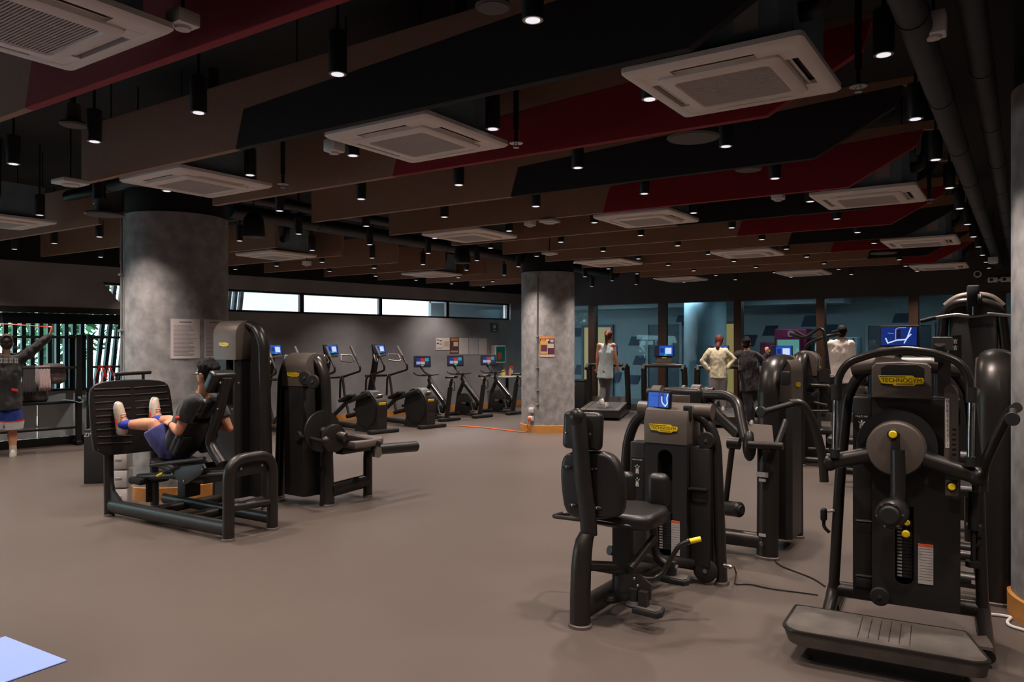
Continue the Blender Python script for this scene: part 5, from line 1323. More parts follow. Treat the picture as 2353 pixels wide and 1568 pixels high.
# ------------------------------------------------------------------ machine behind the multi hip: low row with pale pads
F5 = Frame(*WF.p(2060, 1110, z=0).xy, 5)
t = thing('seated_row_machine', 'dark seated row machine mostly hidden behind the multi hip machine', 'gym machine', F5)
for a, d_ in (((1975, 868), (.14, .08, .14)), ((1973, 918), (.15, .08, .17))):
    c = F5.p(*a, y=-.1); pad(t, 'chest_pad', c, d_, None, .03, mat('bench_vinyl', (98, 88, 84), .5))
b = MB(); b.tube([(-.35, 0, 0), (-.33, 0, 1.35), (-.2, 0, 1.5), (.2, 0, 1.5), (.33, 0, 1.35), (.35, 0, 0)], .045, 12, fil=.12); b.build('frame_arch', M_FRAME, t)
for s in (-.35, .35): foot_cap(t, s, 0, .045, .045)
b = MB(); b.rbox((0, .03, .8), (.4, .24, 1.3), .03); b.build('shroud', M_SHROUD, t)
for yy, zz in ((-.2, .12), (.3, .12), (-.5, .3)):
    b = MB(); b.tube([(-.6, yy, zz), (.45, yy, zz)], .035, 10); b.build('base_tube', M_FRAME, t)
b = MB(); b.tube([(-.55, -.5, 0), (-.55, -.5, .5)], .035, 10); b.build('seat_post', M_FRAME, t); pad(t, 'seat_pad', (-.5, -.5, .52), (.34, .34, .08))

# ------------------------------------------------------------------ lat pulldown (far right) and end-on tower beside the right column
q0 = WF.p(2225, 1225, z=0)
F6 = Frame(q0.x, q0.y, 4)
t = thing('lat_pulldown_machine', 'tall dark lat pulldown machine with curved wide bar at right', 'gym machine', F6)
def q(x, y, yy): return F6.p(x, y, y=yy)
b = MB(); b.tube([q(2160, 1228, 0), q(2163, 800, 0), q(2170, 720, 0), q(2192, 698, -.02), q(2230, 694, -.03), q(2275, 698, -.02), q(2300, 716, 0), q(2312, 800, 0), q(2320, 1228, 0)], .04, 14, fil=.12); b.build('frame_arch', M_FRAME, t)
b = MB(); b.tube([q(2172, 704, .05), q(2196, 684, .05), q(2236, 676, .05), q(2280, 682, .05), q(2304, 704, .05)], .028, 12, fil=.08); b.build('top_arch', M_COVER, t)
c0, c1 = q(2182, 1210, .05), q(2292, 700, .05)
b = MB(); b.rbox(((c0.x + c1.x) / 2, .08, (c1.z + .1) / 2), (c1.x - c0.x, .24, c1.z - .1), .03); b.build('shroud', M_SHROUD, t)
c = q(2195, 798, -.05); placard(t, face_M((c.x, -.045, c.z), (0, -1, 0)), .09, .2, '', 2)
c = q(2236, 690, -.1); b = MB(); b.rbox(c, (.09, .1, .24), .012); b.build('pulley_block', M_RUBBER, t)
pulley(t, c + Vector((.03, -.03, 0)), (1, 0, 0), .055)
b = MB(); b.tube([q(2236, 705, -.14), q(2236, 728, -.14)], .012, 8); b.build('chain', M_STEEL, t)
b = MB(); b.tube([q(2115, 739, -.14), q(2150, 730, -.14), q(2200, 723, -.14), q(2222, 727, -.14), q(2246, 727, -.14), q(2270, 721, -.14), q(2322, 726, -.14)], .014, 10, fil=.12); b.build('pull_bar', M_STEEL, t)
b = MB(); b.tube([q(2115, 739, -.14), q(2150, 730, -.14)], .018, 10); b.build('bar_grip', M_RUBBER, t)
for s in (2160, 2320): c = q(s, 1228, 0); foot_cap(t, c.x, 0, .045, .045)
b = MB(); b.tube([(-.35, -.02, .12), (-.35, -1.0, .1), (.35, -1.0, .1), (.35, -.02, .12)], .04, 12, fil=.1); b.build('base_frame', M_FRAME, t)
b = MB(); b.tube([(0, -.75, .1), (0, -.75, .46)], .04, 10); b.build('seat_post', M_FRAME, t); pad(t, 'seat_pad', (0, -.75, .5), (.32, .4, .08)); roller(t, (-.2, -.45, .68), (.2, -.45, .68), .06, 'thigh_roller')

F7 = Frame(*WF.p(2290, 1350, z=0).xy, 90)
t = thing('stack_tower', 'rounded dark weight stack tower beside the right column', 'gym machine', F7)
h7 = F7.p(2270, 818, x=-.38).z
tower(t, .76, h7, .34, None, cover_h=.34, lean=.02, r=.055, ry=.1, logo_w=0, fr=.2)
c = F7.p(2243, 1340, x=-.44); b = MB(); b.box((c.x, c.y, c.z), (.003, .05, .022)); b.build('serial_label', M_LABEL, t, smooth=False)
b = MB(); b.tube([(-.38, .05, .12), (-.38, .6, .12)], .05, 12); b.build('base_beam', M_FRAME, t)
b = MB(); b.tube([(-.3, .05, .25), (-.3, .6, .25)], .035, 12); b.build('base_beam', M_FRAME, t)
wl_ = thing('white_power_lead', 'white power lead on the floor beside the right column', 'cable')
pts = []
for a in ((2278, 1413), (2305, 1416), (2325, 1420), (2313, 1430), (2320, 1440), (2356, 1450), (2400, 1462)):
    w_ = WF.p(*a, z=.008); pts.append(Vector((w_.x, w_.y, .01)))
b = MB(); b.tube(pts, .009, 8, fil=.05); b.build('lead', M_WHITE, wl_)
# ------------------------------------------------------------------ cross trainers by the left wall
DEG_E = 80.35
wdir = Vector((.1676, .9859, 0))
base = WF.p(985, 984, z=0)
FE = Frame(base.x, base.y, DEG_E)
def make_elliptical():
    t = thing('cross_trainer', 'black cross trainer', 'cross trainer', FE, 'cross trainers by the grey wall')
    dc = Vector((-.11, .26, .40))
    b = MB(); b.lathe([(.33, 0), (.345, .015), (.345, .21), (.33, .225)], dc, (1, 0, 0), 44); b.build('drum_housing', M_FRAME, t)
    b = MB(); b.lathe([(.30, -.008), (.30, .002)], dc, (1, 0, 0), 44); b.build('drum_face', M_RUBBER, t)
    b = MB(); b.lathe([(.30, .223), (.30, .233)], dc, (1, 0, 0), 44); b.build('drum_face', M_RUBBER, t)
    b = MB(); b.prism([(-.06, .0), (-.08, .3), (.5, .3), (.62, 0.0)], -.1, .1, 'x'); b.build('drum_base', M_SHROUD, t, smooth=False)
    b = MB(); b.rbox((0, dc.y - .33, dc.z + .12), (.15, .012, .05), .004, 1, Rx(20)); b.build('logo_plate', M_YEL, t)
    b = MB(); b.rbox((0, dc.y - .25, dc.z + .24), (.13, .02, .13), .008, R3=Rx(44)); b.build('rim_highlight', M_STEEL, t)  # silver highlight on the drum rim, put in as a steel plate
    b = MB(); b.rbox((.04, -.05, .035), (.62, .13, .07), .02); b.build('rear_stabiliser', M_RUBBER, t)
    b = MB(); b.tube([(0, .5, .07), (0, 1.85, .07)], .05, 10); b.build('base_rail', M_SHROUD, t)
    b = MB(); b.rbox((0, 1.8, .035), (.55, .1, .07), .02); b.build('front_stabiliser', M_RUBBER, t)
    b = MB(); b.tube([(0, 1.95, .1), (0, 1.82, .6), (0, 1.68, 1.1), (0, 1.62, 1.36)], .05, 12, ry=.07, fil=.2); b.build('mast', M_SHROUD, t)
    screen(t, (0, 1.52, 1.47), Vector((0.1, -1, .26)), .33, .19, 'cardio', .04)
    b = MB(); b.rbox((0, 1.53, 1.35), (.31, .05, .07), .015, R3=Rx(-14)); b.build('console_body', M_COVER, t)
    for s in (-1, 1):
        b = MB(); b.tube([(s * .17, 1.45, 1.36), (s * .3, 1.3, 1.36), (s * .32, 1.22, 1.24), (s * .24, 1.26, 1.22), (s * .13, 1.4, 1.25), (s * .17, 1.45, 1.36)], .013, 8, fil=.03, caps=False); b.build('pulse_grip', M_STEEL, t)
        b = MB(); b.tube([(s * .27, 1.28, 1.52), (s * .28, .98, 1.14), (s * .28, .98, 1.06), (s * .26, 1.45, .95), (s * .26, 1.6, .9), (s * .26, 1.62, .52)], .021, 10, fil=.08); b.build('swing_arm', M_FRAME, t)
        b = MB(); b.tube([(s * .27, 1.28, 1.52), (s * .276, 1.13, 1.33)], .024, 10); b.build('arm_grip', M_COVER, t)
        b = MB(); b.tube([(s * .22, 1.48, .96), (s * .2, 1.36, .55), (s * .19, 1.2, .2)], .025, 10); b.build('arm_link', M_FRAME, t)
        z1 = .70 if s < 0 else .34
        b = MB(); b.tube([(s * .17, .1, z1), (s * .17, .75, z1 * .6 + .1), (s * .17, 1.25, .2)], .03, 10, ry=.042); b.build('pedal_beam', M_SHROUD, t)
        b = MB(); b.rbox((s * .17, .75, z1 * .6 + .17), (.16, .38, .06), .02, R3=Rx(-20 if s < 0 else -6)); b.build('foot_pedal', M_RUBBER, t)
    b = MB(); b.tube([(-.26, 1.62, .93), (.26, 1.62, .93)], .025, 10); b.build('pivot_axle', M_FRAME, t)
    return t
el = make_elliptical()
EL_LABELS = ['black cross trainer with round drum, nearest the bikes', 'black cross trainer in the middle, its drum behind the leg curl bench', 'black cross trainer between the two left weight towers, leftmost']
for i, d_ in enumerate((0, 1.12, 2.3)):
    e = el if i == 0 else copy_tree(el)
    m = FE.M.copy(); m.translation = Vector(FE.o) - wdir * d_; e.matrix_world = m; e['label'] = EL_LABELS[i]

# ------------------------------------------------------------------ exercise bikes
base = WF.p(1105, 960, z=0)
FB = Frame(base.x, base.y, -9.65)
def make_bike():
    t = thing('exercise_bike', 'black exercise bike', 'exercise bike', FB, 'exercise bikes by the grey wall')
    def q(x, y, yy=0.0): return FB.p(x, y, y=yy)
    b = MB(); b.rbox((.05, 0, .035), (.12, .55, .07), .025); b.build('rear_stabiliser', M_RUBBER, t)
    fz = q(1045, 957); b = MB(); b.rbox((fz.x, 0, .035), (.12, .5, .07), .025); b.build('front_stabiliser', M_RUBBER, t)
    b = MB(); b.tube([(fz.x, 0, .05), (.05, 0, .05)], .035, 10); b.build('base_rail', M_SHROUD, t)
    b = MB(); b.tube([q(1102, 957), q(1111, 885)], .045, 12, ry=.055); b.build('seat_tube', M_SHROUD, t)
    b = MB(); b.tube([q(1110, 890), q(1114, 868)], .03, 10); b.build('seat_post', M_RUBBER, t)
    s = q(1112, 864)
    b = MB(); b.loft([[Vector((s.x - .16 + a, w * math.cos(2 * PI * i / 12), s.z + .025 * math.sin(2 * PI * i / 12) + dz)) for i in range(12)] for a, w, dz in ((0, .015, -.01), (.04, .028, 0), (.14, .045, .002), (.22, .085, .008), (.28, .09, .01), (.31, .06, .01))]); b.build('saddle', M_PAD, t)
    b = MB(); b.rbox((s.x + .02, -.05, s.z - .05), (.06, .02, .02), .005); b.build('yellow_lever', M_YEL, t, 'yellow seat lever')
    b = MB(); b.tube([(s.x + .06, -.05, s.z - .08), (s.x + .17, -.05, s.z - .09), (s.x + .17, -.05, s.z - .25), (s.x + .06, -.05, s.z - .26)], .01, 8, fil=.02); b.build('bottle_cage', M_RUBBER, t)
    b = MB(); b.tube([q(1103, 928), q(1066, 877), q(1063, 868)], .05, 12, ry=.065); b.build('main_frame', M_FRAME, t)
    b = MB(); b.tube([q(1094, 914, -.07), q(1068, 880, -.07)], .012, 8); b.build('frame_stripe', M_STEEL, t)
    b = MB(); b.tube([q(1064, 880), q(1054, 905), q(1047, 957)], .035, 12, fil=.06, ry=.05); b.build('fork', M_FRAME, t)
    c = q(1068, 928); b = MB(); b.lathe([(.2, -.045), (.23, -.03), (.23, .03), (.2, .045)], c, (0, 1, 0), 32); b.build('flywheel', M_RUBBER, t)
    b = MB(); b.rbox((c.x + .22, 0, c.z - .02), (.36, .09, .16), .04, 3, Ry(12)); b.build('drive_cover', M_RUBBER, t)
    b = MB(); b.rbox((c.x + .02, -.05, c.z + .02), (.13, .008, .04), .004, 1); b.build('cover_badge', M_COVER, t)
    ck = Vector((c.x + .3, -.08, c.z + .02))
    b = MB(); b.tube([ck + Vector((0, .16, 0)), ck], .02, 8); b.tube([ck, ck + Vector((.06, -.01, -.16))], .014, 8); b.build('crank', M_STEEL, t)
    b = MB(); b.rbox(ck + Vector((.06, -.06, -.16)), (.1, .09, .025), .008); b.build('pedal', M_RUBBER, t)
    b = MB(); b.tube([q(1063, 872), q(1063, 858)], .035, 10); b.build('head_post', M_RUBBER, t)
    h = q(1062, 860)
    for s_y in (-1, 1):
        b = MB(); b.tube([h, h + Vector((-.02, .1 * s_y, .0)), h + Vector((-.18, .17 * s_y, .0)), h + Vector((-.3, .17 * s_y, .05))], .015, 8, fil=.05); b.build('handlebar', M_RUBBER, t)
        b = MB(); b.tube([h + Vector((0, .06 * s_y, 0)), h + Vector((.05, .22 * s_y, .02))], .014, 8); b.build('side_grip', M_RUBBER, t)
    b = MB(); b.tube([h, h + Vector((-.12, 0, .04)), q(1043, 842)], .02, 8, fil=.05); b.build('screen_stem', M_RUBBER, t)
    screen(t, q(1045, 829) + Vector((.02, 0, 0)), Vector((.72, -.55, .22)), .36, .25, 'tiles', .03, margin=.016)
    return t
bk = make_bike()
BL = ['black exercise bike with lit screen, middle of the three', 'black exercise bike with lit screen, nearest the middle column', 'black exercise bike with lit screen, leftmost of three, behind a round drum']
for i, d_ in enumerate((0, 1.02, -.94)):
    e = bk if i == 0 else copy_tree(bk)
    m = FB.M.copy(); m.translation = Vector(FB.o) + wdir * d_; e.matrix_world = m; e['label'] = BL[i]
# ------------------------------------------------------------------ treadmills facing the glass wall
DEG_T = 18.6
q0 = WF.p(1376, 944, z=.2)
FT = Frame(q0.x, q0.y, DEG_T)
def make_treadmill():
    t = thing('treadmill', 'treadmill', 'treadmill', FT, 'treadmills facing the glass wall')
    b = MB(); b.prism([(-.02, .06), (0, .2), (1.5, .26), (1.55, .38), (1.95, .36), (2.05, .08), (1.9, .03), (.3, .03)], -.42, .42, 'x', bev=.02); b.build('deck_frame', M_FRAME, t, ang=30)
    b = MB(); b.prism([(.0, .203), (.0, .209), (1.48, .268), (1.48, .262)], -.29, .29, 'x'); b.build('running_belt', mat('belt_grey', (74, 70, 68), .6, var=.1), t, smooth=False)
    for s in (-1, 1):
        b = MB(); b.prism([(.0, .204), (.0, .212), (1.48, .272), (1.48, .262)], s * .355 - .055, s * .355 + .055, 'x'); b.build('foot_rail', M_COVER, t, smooth=False)
        b = MB(); b.tube([(s * .43, 1.5, .12), (s * .43, 1.42, .5), (s * .42, 1.3, 1.08)], .045, 12, ry=.06); b.build('upright', M_FRAME, t)
        b = MB(); b.tube([(s * .42, 1.32, 1.1), (s * .41, 1.1, 1.12), (s * .40, .78, 1.03)], .034, 12, fil=.1); b.build('handrail', M_RUBBER, t)
    b = MB(); b.rbox((0, 1.3, 1.1), (.86, .12, .07), .03, 3); b.build('cross_bar', M_FRAME, t)
    b = MB(); b.rbox((0, 1.36, 1.14), (.5, .2, .03), .01); b.build('tray', M_COVER, t)
    b = MB(); b.rbox((0, 1.4, 1.24), (.34, .06, .2), .02, 3, Rx(-14)); b.build('console_body', M_COVER, t)
    screen(t, (0, 1.37, 1.42), Vector((0, -1, .18)), .42, .24, 'cardio', .04)
    b = MB(); b.rbox((0, 1.365, 1.27), (.1, .012, .03), .004, 1); b.build('stop_key', M_YEL, t, 'yellow stop key')
    b = MB(); b.rbox((-.36, -.028, .13), (.09, .014, .04), .004, 1, Rz(0)); b.build('logo_plate', M_YEL, t)
    for s in (-1, 1):
        b = MB(); b.lathe([(.06, -.03), (.06, .03)], (s * .36, .18, .06), (1, 0, 0), 16); b.build('wheel', M_RUBBER, t)
    return t
tm = make_treadmill()
TL = ['treadmill with the walking woman in a sleeveless top, leftmost', 'empty treadmill between the two women', 'treadmill under the woman in the cream top', 'treadmill right of the person in black', 'treadmill before the man in the white sweater']
udir = Vector((1, 0, 0))
TPOS = []
for i, d_ in enumerate((0, 1.32, 2.5, 3.75)):
    e = tm if i == 0 else copy_tree(tm)
    m = FT.M.copy(); m.translation = Vector(FT.o) + udir * d_; e.matrix_world = m; e['label'] = TL[i]; TPOS.append(m)

# ------------------------------------------------------------------ people
from mathutils import noise
M_SKIN = mat('skin', (206, 142, 110), .5, var=.06, scale=14)
M_HAIRB = mat('black_hair', (20, 16, 15), .7, bump=.6, bscale=120, spec=.2)
M_HAIRR = mat('auburn_hair', (96, 40, 24), .65, bump=.5, bscale=90)
M_EYE = mat('eye_white', (225, 220, 215), .3); M_IRIS = mat('iris', (40, 26, 20), .3); M_LIP = mat('lip', (168, 92, 82), .5)
def remesh(mb, voxel, name, m, smooth=4, fold=0.0, fscale=(9, 9, 3), seedv=0.0):
    me = bpy.data.meshes.new('tmp'); me.from_pydata([tuple(v) for v in mb.v], [], mb.f)
    bm = bmesh.new(); bm.from_mesh(me); bmesh.ops.recalc_face_normals(bm, faces=bm.faces[:]); bm.to_mesh(me); bm.free()
    o = bpy.data.objects.new('tmp', me); COL.objects.link(o)
    r = o.modifiers.new('r', 'REMESH'); r.mode = 'VOXEL'; r.voxel_size = voxel
    if smooth:
        s = o.modifiers.new('s', 'SMOOTH'); s.iterations = smooth; s.factor = .5
    dg = bpy.context.evaluated_depsgraph_get()
    out = bpy.data.meshes.new_from_object(o.evaluated_get(dg))
    bpy.data.objects.remove(o); bpy.data.meshes.remove(me)
    if fold:
        n = [v.normal.copy() for v in out.vertices]
        for i, v in enumerate(out.vertices):
            c = v.co
            k = noise.noise(Vector((c.x * fscale[0] + seedv, c.y * fscale[1], c.z * fscale[2]))) + .5 * noise.noise(Vector((c.x * fscale[0] * 2.3, c.y * fscale[1] * 2.3 + seedv, c.z * fscale[2] * 2.5)))
            v.co = c + n[i] * (k * fold)
    out.polygons.foreach_set('use_smooth', [True] * len(out.polygons))
    out.materials.clear(); out.materials.append(m); out.name = name
    return out
def limb(mb, pts, rs, seg=12):
    pts = [Vector(p_) for p_ in pts]
    # resample so that the taper is smooth
    P2, R2 = [], []
    for i in range(len(pts) - 1):
        for k in range(5):
            f = k / 5; P2.append(pts[i].lerp(pts[i + 1], f)); R2.append(rs[i] * (1 - f) + rs[i + 1] * f)
    P2.append(pts[-1]); R2.append(rs[-1])
    mb.tube(P2, 1, seg, rs=R2)
    for p_, r in zip(pts, rs): mb.ball(p_, r * .99, 12, 8)
def torso(mb, spine, lat, k=0.0, top=True):
    """spine: list of (point, half width, half depth)"""
    secs = []; n = 18; lat = Vector(lat).normalized()
    for i, (c, rx, ry) in enumerate(spine):
        a = Vector(spine[max(i - 1, 0)][0]); e = Vector(spine[min(i + 1, len(spine) - 1)][0]); tt = (e - a).normalized()
        l = (lat - tt * lat.dot(tt)).normalized(); f = tt.cross(l)
        secs.append([Vector(c) + l * ((rx + k) * math.copysign(abs(math.cos(2 * PI * j / n)) ** .85, math.cos(2 * PI * j / n))) + f * ((ry + k) * math.sin(2 * PI * j / n)) for j in range(n)])
    mb.loft(secs)
def hand(mb, wr, d, palm_n, sc=1.0, curl=.5):
    """palm and five bent fingers from wrist wr along d; palm_n = direction the palm faces"""
    d = Vector(d).normalized(); pn = Vector(palm_n); pn = (pn - d * pn.dot(d)).normalized(); s = d.cross(pn)
    wr = Vector(wr)
    for k, f in ((.02, .026), (.045, .03), (.07, .033), (.085, .034)):
        for w in (-.6, 0, .6): mb.ball(wr + d * k * sc + s * (w * f * sc), (.018 * sc,) * 3, 8, 6)
    for i, (w, L) in enumerate(((-.030, .066), (-.010, .076), (.010, .07), (.030, .055))):
        p0 = wr + d * .085 * sc + s * w * sc
        d1 = (d * math.cos(curl * .6) + pn * math.sin(curl * .6)); d2 = (d * math.cos(curl * 1.6) + pn * math.sin(curl * 1.6)); d3 = (d * math.cos(curl * 2.4) + pn * math.sin(curl * 2.4))
        a = p0 + d1 * L * .45 * sc; c = a + d2 * L * .32 * sc; e = c + d3 * L * .26 * sc
        limb(mb, [p0, a, c, e], [.0105 * sc, .0098 * sc, .009 * sc, .008 * sc], 8)
    th = wr + d * .03 * sc - s * .03 * sc
    t1 = th + (d * .6 - s * .7 + pn * .3).normalized() * .04 * sc; t2 = t1 + (d * .85 - s * .25 + pn * .4).normalized() * .032 * sc
    limb(mb, [th, t1, t2], [.014 * sc, .0115 * sc, .0095 * sc], 8)
def head_shape(mb, c, face, up, k=1.0):
    c = Vector(c); f = Vector(face).normalized(); u = Vector(up); u = (u - f * u.dot(f)).normalized(); s = f.cross(u)
    R3 = Matrix((s, f, u)).transposed()
    mb.ball(c + u * .02 * k + f * -.005, (.074 * k, .094 * k, .098 * k), 18, 12, R3=R3)
    mb.ball(c + f * .035 * k - u * .045 * k, (.056 * k, .056 * k, .07 * k), 14, 10, R3=R3)
    mb.ball(c + f * .094 * k - u * .022 * k, (.013 * k, .02 * k, .024 * k), 10, 8, R3=R3)
    mb.ball(c + f * .085 * k + u * .0 * k, (.009 * k, .012 * k, .03 * k), 8, 6, R3=R3)
    mb.ball(c + f * .08 * k - u * .105 * k, (.022 * k, .018 * k, .016 * k), 8, 6, R3=R3)
    for e in (-1, 1): mb.ball(c + s * e * .076 * k - u * .012 * k, (.012 * k, .022 * k, .032 * k), 10, 8, R3=R3)
    return R3, f, u, s
def person(name_lab, F, J, face, up=(0, 0, 1), skin=M_SKIN, female=False, shirt=None, sleeve='short', shirt_len=.12, loose=.02, pants=None, pants_to='knee', pants_k=.02, shoe=None, hair=None, hair_m=None, sock=None, build=1.0, palm=None, fold=.007, seedv=0.0):
    t = thing('person', name_lab, 'person', F)
    g = {k: Vector(v) for k, v in J.items()}
    lat = (g['shR'] - g['shL'])
    pv, ch, nk, hd = g['pelvis'], g['chest'], g['neck'], g['head']
    ws = pv.lerp(ch, .5)
    bw = build * (.92 if female else 1.0)
    spine = [(pv - (ch - pv).normalized() * .06, .13 * bw, .10 * bw), (pv, .163 * bw * (1.05 if female else 1), .112 * bw), (ws, .135 * bw * (.92 if female else 1.02), .098 * bw), (ch, .165 * bw, .115 * bw), (ch.lerp(nk, .55), .16 * bw, .095 * bw), (ch.lerp(nk, .85), .10 * bw, .07 * bw), (nk, .058 * bw, .058 * bw)]
    b = MB()
    torso(b, spine, lat)
    limb(b, [ch.lerp(nk, .8), nk, nk.lerp(hd, .55)], [.06, .054 * bw, .052 * bw])
    R3, f, u, s = head_shape(b, hd, face, up)
    for S in 'LR':
        limb(b, [g['sh' + S], g['sh' + S].lerp(g['el' + S], .45), g['el' + S], g['el' + S].lerp(g['wr' + S], .3), g['wr' + S]], [.055 * bw, .05 * bw, .038 * bw, .04 * bw, .027 * bw])
        b.ball(g['sh' + S], .062 * bw, 12, 8); limb(b, [ch.lerp(nk, .5), g['sh' + S]], [.085 * bw, .06 * bw])
        dirh = g.get('hd' + S, g['wr' + S] + (g['wr' + S] - g['el' + S])) - g['wr' + S]
        pn = (palm or {}).get(S, Vector(face))
        hand(b, g['wr' + S], dirh, pn, .95 if female else 1.02, (palm or {}).get('curl' + S, .55))
        limb(b, [g['hip' + S], g['hip' + S].lerp(g['kn' + S], .4), g['kn' + S], g['kn' + S].lerp(g['an' + S], .28), g['an' + S]], [.092 * bw, .082 * bw, .056 * bw, .06 * bw, .038 * bw])
        limb(b, [g['an' + S], g['to' + S]], [.037, .022])
    body = obj('body', remesh(b, .0085, 'body', skin, 3), t)
    # face details
    for e in (-1, 1):
        mb = MB(); mb.ball(hd + f * .086 + s * e * .031 + u * .006, .0105, 10, 8); o = mb.build('eye', M_EYE, t)
        mb = MB(); mb.ball(hd + f * .0945 + s * e * .031 + u * .006, .005, 8, 6); mb.build('iris', M_IRIS, o)
    mb = MB(); mb.ball(hd + f * .089 - u * .062, (.022, .006, .007), 10, 6, R3=R3); mb.build('mouth', M_LIP, t)
    # clothing
    if shirt:
        b = MB(); k = loose
        low = pv - (ch - pv).normalized() * shirt_len
        sp = [(low, .17 * bw + .005, .118 * bw + .005), (pv, .168 * bw, .118 * bw), (ws, .15 * bw, .108 * bw), (ch, .17 * bw, .12 * bw), (ch.lerp(nk, .55), .16 * bw, .098 * bw), (ch.lerp(nk, .82), .11 * bw, .075 * bw), (ch.lerp(nk, .97), .062 * bw, .062 * bw)]
        torso(b, sp, lat, k)
        for S in 'LR':
            sh, el, wr = g['sh' + S], g['el' + S], g['wr' + S]
            if sleeve == 'none': limb(b, [ch.lerp(nk, .5), ch.lerp(nk, .55).lerp(sh, .8)], [.085 * bw + k * .3, .05 * bw])
            else: limb(b, [ch.lerp(nk, .5), sh], [.09 * bw + k * .7, .068 * bw + k * .5])
            if sleeve == 'short': limb(b, [sh, sh.lerp(el, .35)], [.066 * bw + k * .5, .062 * bw + k * .6]); b.tube([sh.lerp(el, .3), sh.lerp(el, .62)], .06 * bw + k * .6, 14)
            elif sleeve == 'long': limb(b, [sh, sh.lerp(el, .5), el, el.lerp(wr, .5), wr.lerp(el, .06)], [.066 * bw + k * .5, .06 * bw + k * .5, .05 * bw + k * .4, .046 * bw + k * .4, .036 * bw + k * .2])
        obj('shirt', remesh(b, .011, 'shirt', shirt, 3, fold * 1.5, (13, 13, 6), seedv), t)
    if pants:
        b = MB(); k = pants_k
        sp = [(pv + (ch - pv).normalized() * .06, .155 * bw, .108 * bw), (pv, .168 * bw, .118 * bw), (pv - (ch - pv).normalized() * .07, .155 * bw, .112 * bw)]
        torso(b, sp, lat, min(k, .02) * .5)
        for S in 'LR':
            hp, kn, an = g['hip' + S], g['kn' + S], g['an' + S]
            if pants_to == 'knee':
                e = hp.lerp(kn, .86); limb(b, [hp.lerp(kn, .04), hp.lerp(kn, .4)], [.1 * bw + k * .35, .092 * bw + k]); b.tube([hp.lerp(kn, .3), hp.lerp(kn, .6), e], 1, 16, rs=[.092 * bw + k, .085 * bw + k * 1.2, .078 * bw + k * 1.3])
            else: limb(b, [hp, hp.lerp(kn, .45), kn, kn.lerp(an, .35), an.lerp(kn, .04)], [.098 * bw + k * .7, .088 * bw + k, .062 * bw + k, .066 * bw + k, .046 * bw + k])
        obj('shorts' if pants_to == 'knee' else 'trousers', remesh(b, .011, 'trousers', pants, 3, fold * 1.2, (13, 13, 5), seedv + 3), t)
    for S in 'LR':
        an, to = g['an' + S], g['to' + S]
        dn = (to - an); sole = g.get('so' + S, Vector((0, 0, -1))); sole = sole.normalized()
        dd = (dn - sole * dn.dot(sole)).normalized(); sd = dd.cross(sole)
        heel = an + sole * .055 - dd * .03
        if sock:
            b = MB(); b.tube([an + (g['kn' + S] - an).normalized() * .09, an, an + sole * .04], .0455, 14); b.build('sock', sock, t)
        if shoe:
            b = MB()
            secs = []
            for (a, w, h) in ((-.078, .016, .04), (-.062, .036, .085), (-.02, .043, .11), (.03, .045, .108), (.08, .046, .092), (.13, .048, .07), (.18, .045, .05), (.215, .034, .034), (.234, .012, .016)):
                cc = heel + dd * a + sole * .03
                secs.append([cc + sd * (w * math.cos(2 * PI * i / 14)) - sole * ((h if math.sin(2 * PI * i / 14) > 0 else .012) * math.sin(2 * PI * i / 14)) for i in range(14)])
            b.loft(secs)
            b.tube([an - sole * .012, an + sole * .02, heel + dd * .02 + sole * .02], .043, 14)
            o = obj('shoe', remesh(b, .008, 'shoe', shoe, 4), t)
            b = MB(); pts = []
            for (a, w) in ((-.075, .02), (-.06, .034), (0, .038), (.08, .04), (.14, .046), (.19, .042), (.225, .03), (.235, .012)): pts.append((a, w))
            lp = [heel + dd * a + sd * w for a, w in pts] + [heel + dd * a - sd * w for a, w in reversed(pts)]
            b.loft([[p_ + sole * .018 for p_ in lp], [p_ + sole * .042 for p_ in lp]]); b.build('sole', M_WHITE, o)
            for e_ in (-1, 1):
                b = MB(); b.tube([heel + dd * .02 + sd * e_ * .044 - sole * .01, heel + dd * .09 + sd * e_ * .046 + sole * .012], .007, 6); b.build('side_stripe', M_REDP, o)
            for i in range(3):
                p0 = heel + dd * (.075 + .026 * i) - sole * (.060 - .0115 * i); b = MB(); b.tube([p0 - sd * .025, p0 - sole * .006, p0 + sd * .025], .004, 6); b.build('lace', M_BLKINK if i % 2 else M_WHITE, o)
    # hair
    if hair:
        b = MB()
        b.ball(hd + u * .034 - f * .016, (.084, .1, .1), 18, 12, R3=R3)
        b.ball(hd - f * .045 - u * .02, (.074, .062, .075), 14, 10, R3=R3)
        if hair == 'curly':
            rr_ = random.Random(5)
            for i in range(60):
                a = rr_.uniform(0, 2 * PI); e = rr_.uniform(.1, 1.3); v = Vector((math.cos(a) * math.cos(e), math.sin(a) * math.cos(e), math.sin(e)))
                b.ball(hd + u * .034 - f * .016 + R3 @ Vector((v.x * .08, v.y * .094, v.z * .1)), .017, 6, 5)
        if hair == 'pony':
            p0 = hd - f * .1 + u * .05; limb(b, [p0, p0 - f * .04 - u * .05, p0 - f * .035 - u * .17, p0 - f * .0 - u * .28], [.028, .034, .03, .008]); b.ball(p0 + f * .01, .028)
        if hair == 'low':
            p0 = hd - f * .09 - u * .06; limb(b, [p0, p0 - f * .03 - u * .05, p0 - f * .02 - u * .13], [.04, .042, .014])
        o = obj('hair', remesh(b, .009, 'hair', hair_m or M_HAIRB, 2, .004, (40, 40, 18), seedv), t)
        # keep the face and ears free: drop hair that grew in front of the face
        bm = bmesh.new(); bm.from_mesh(o.data)
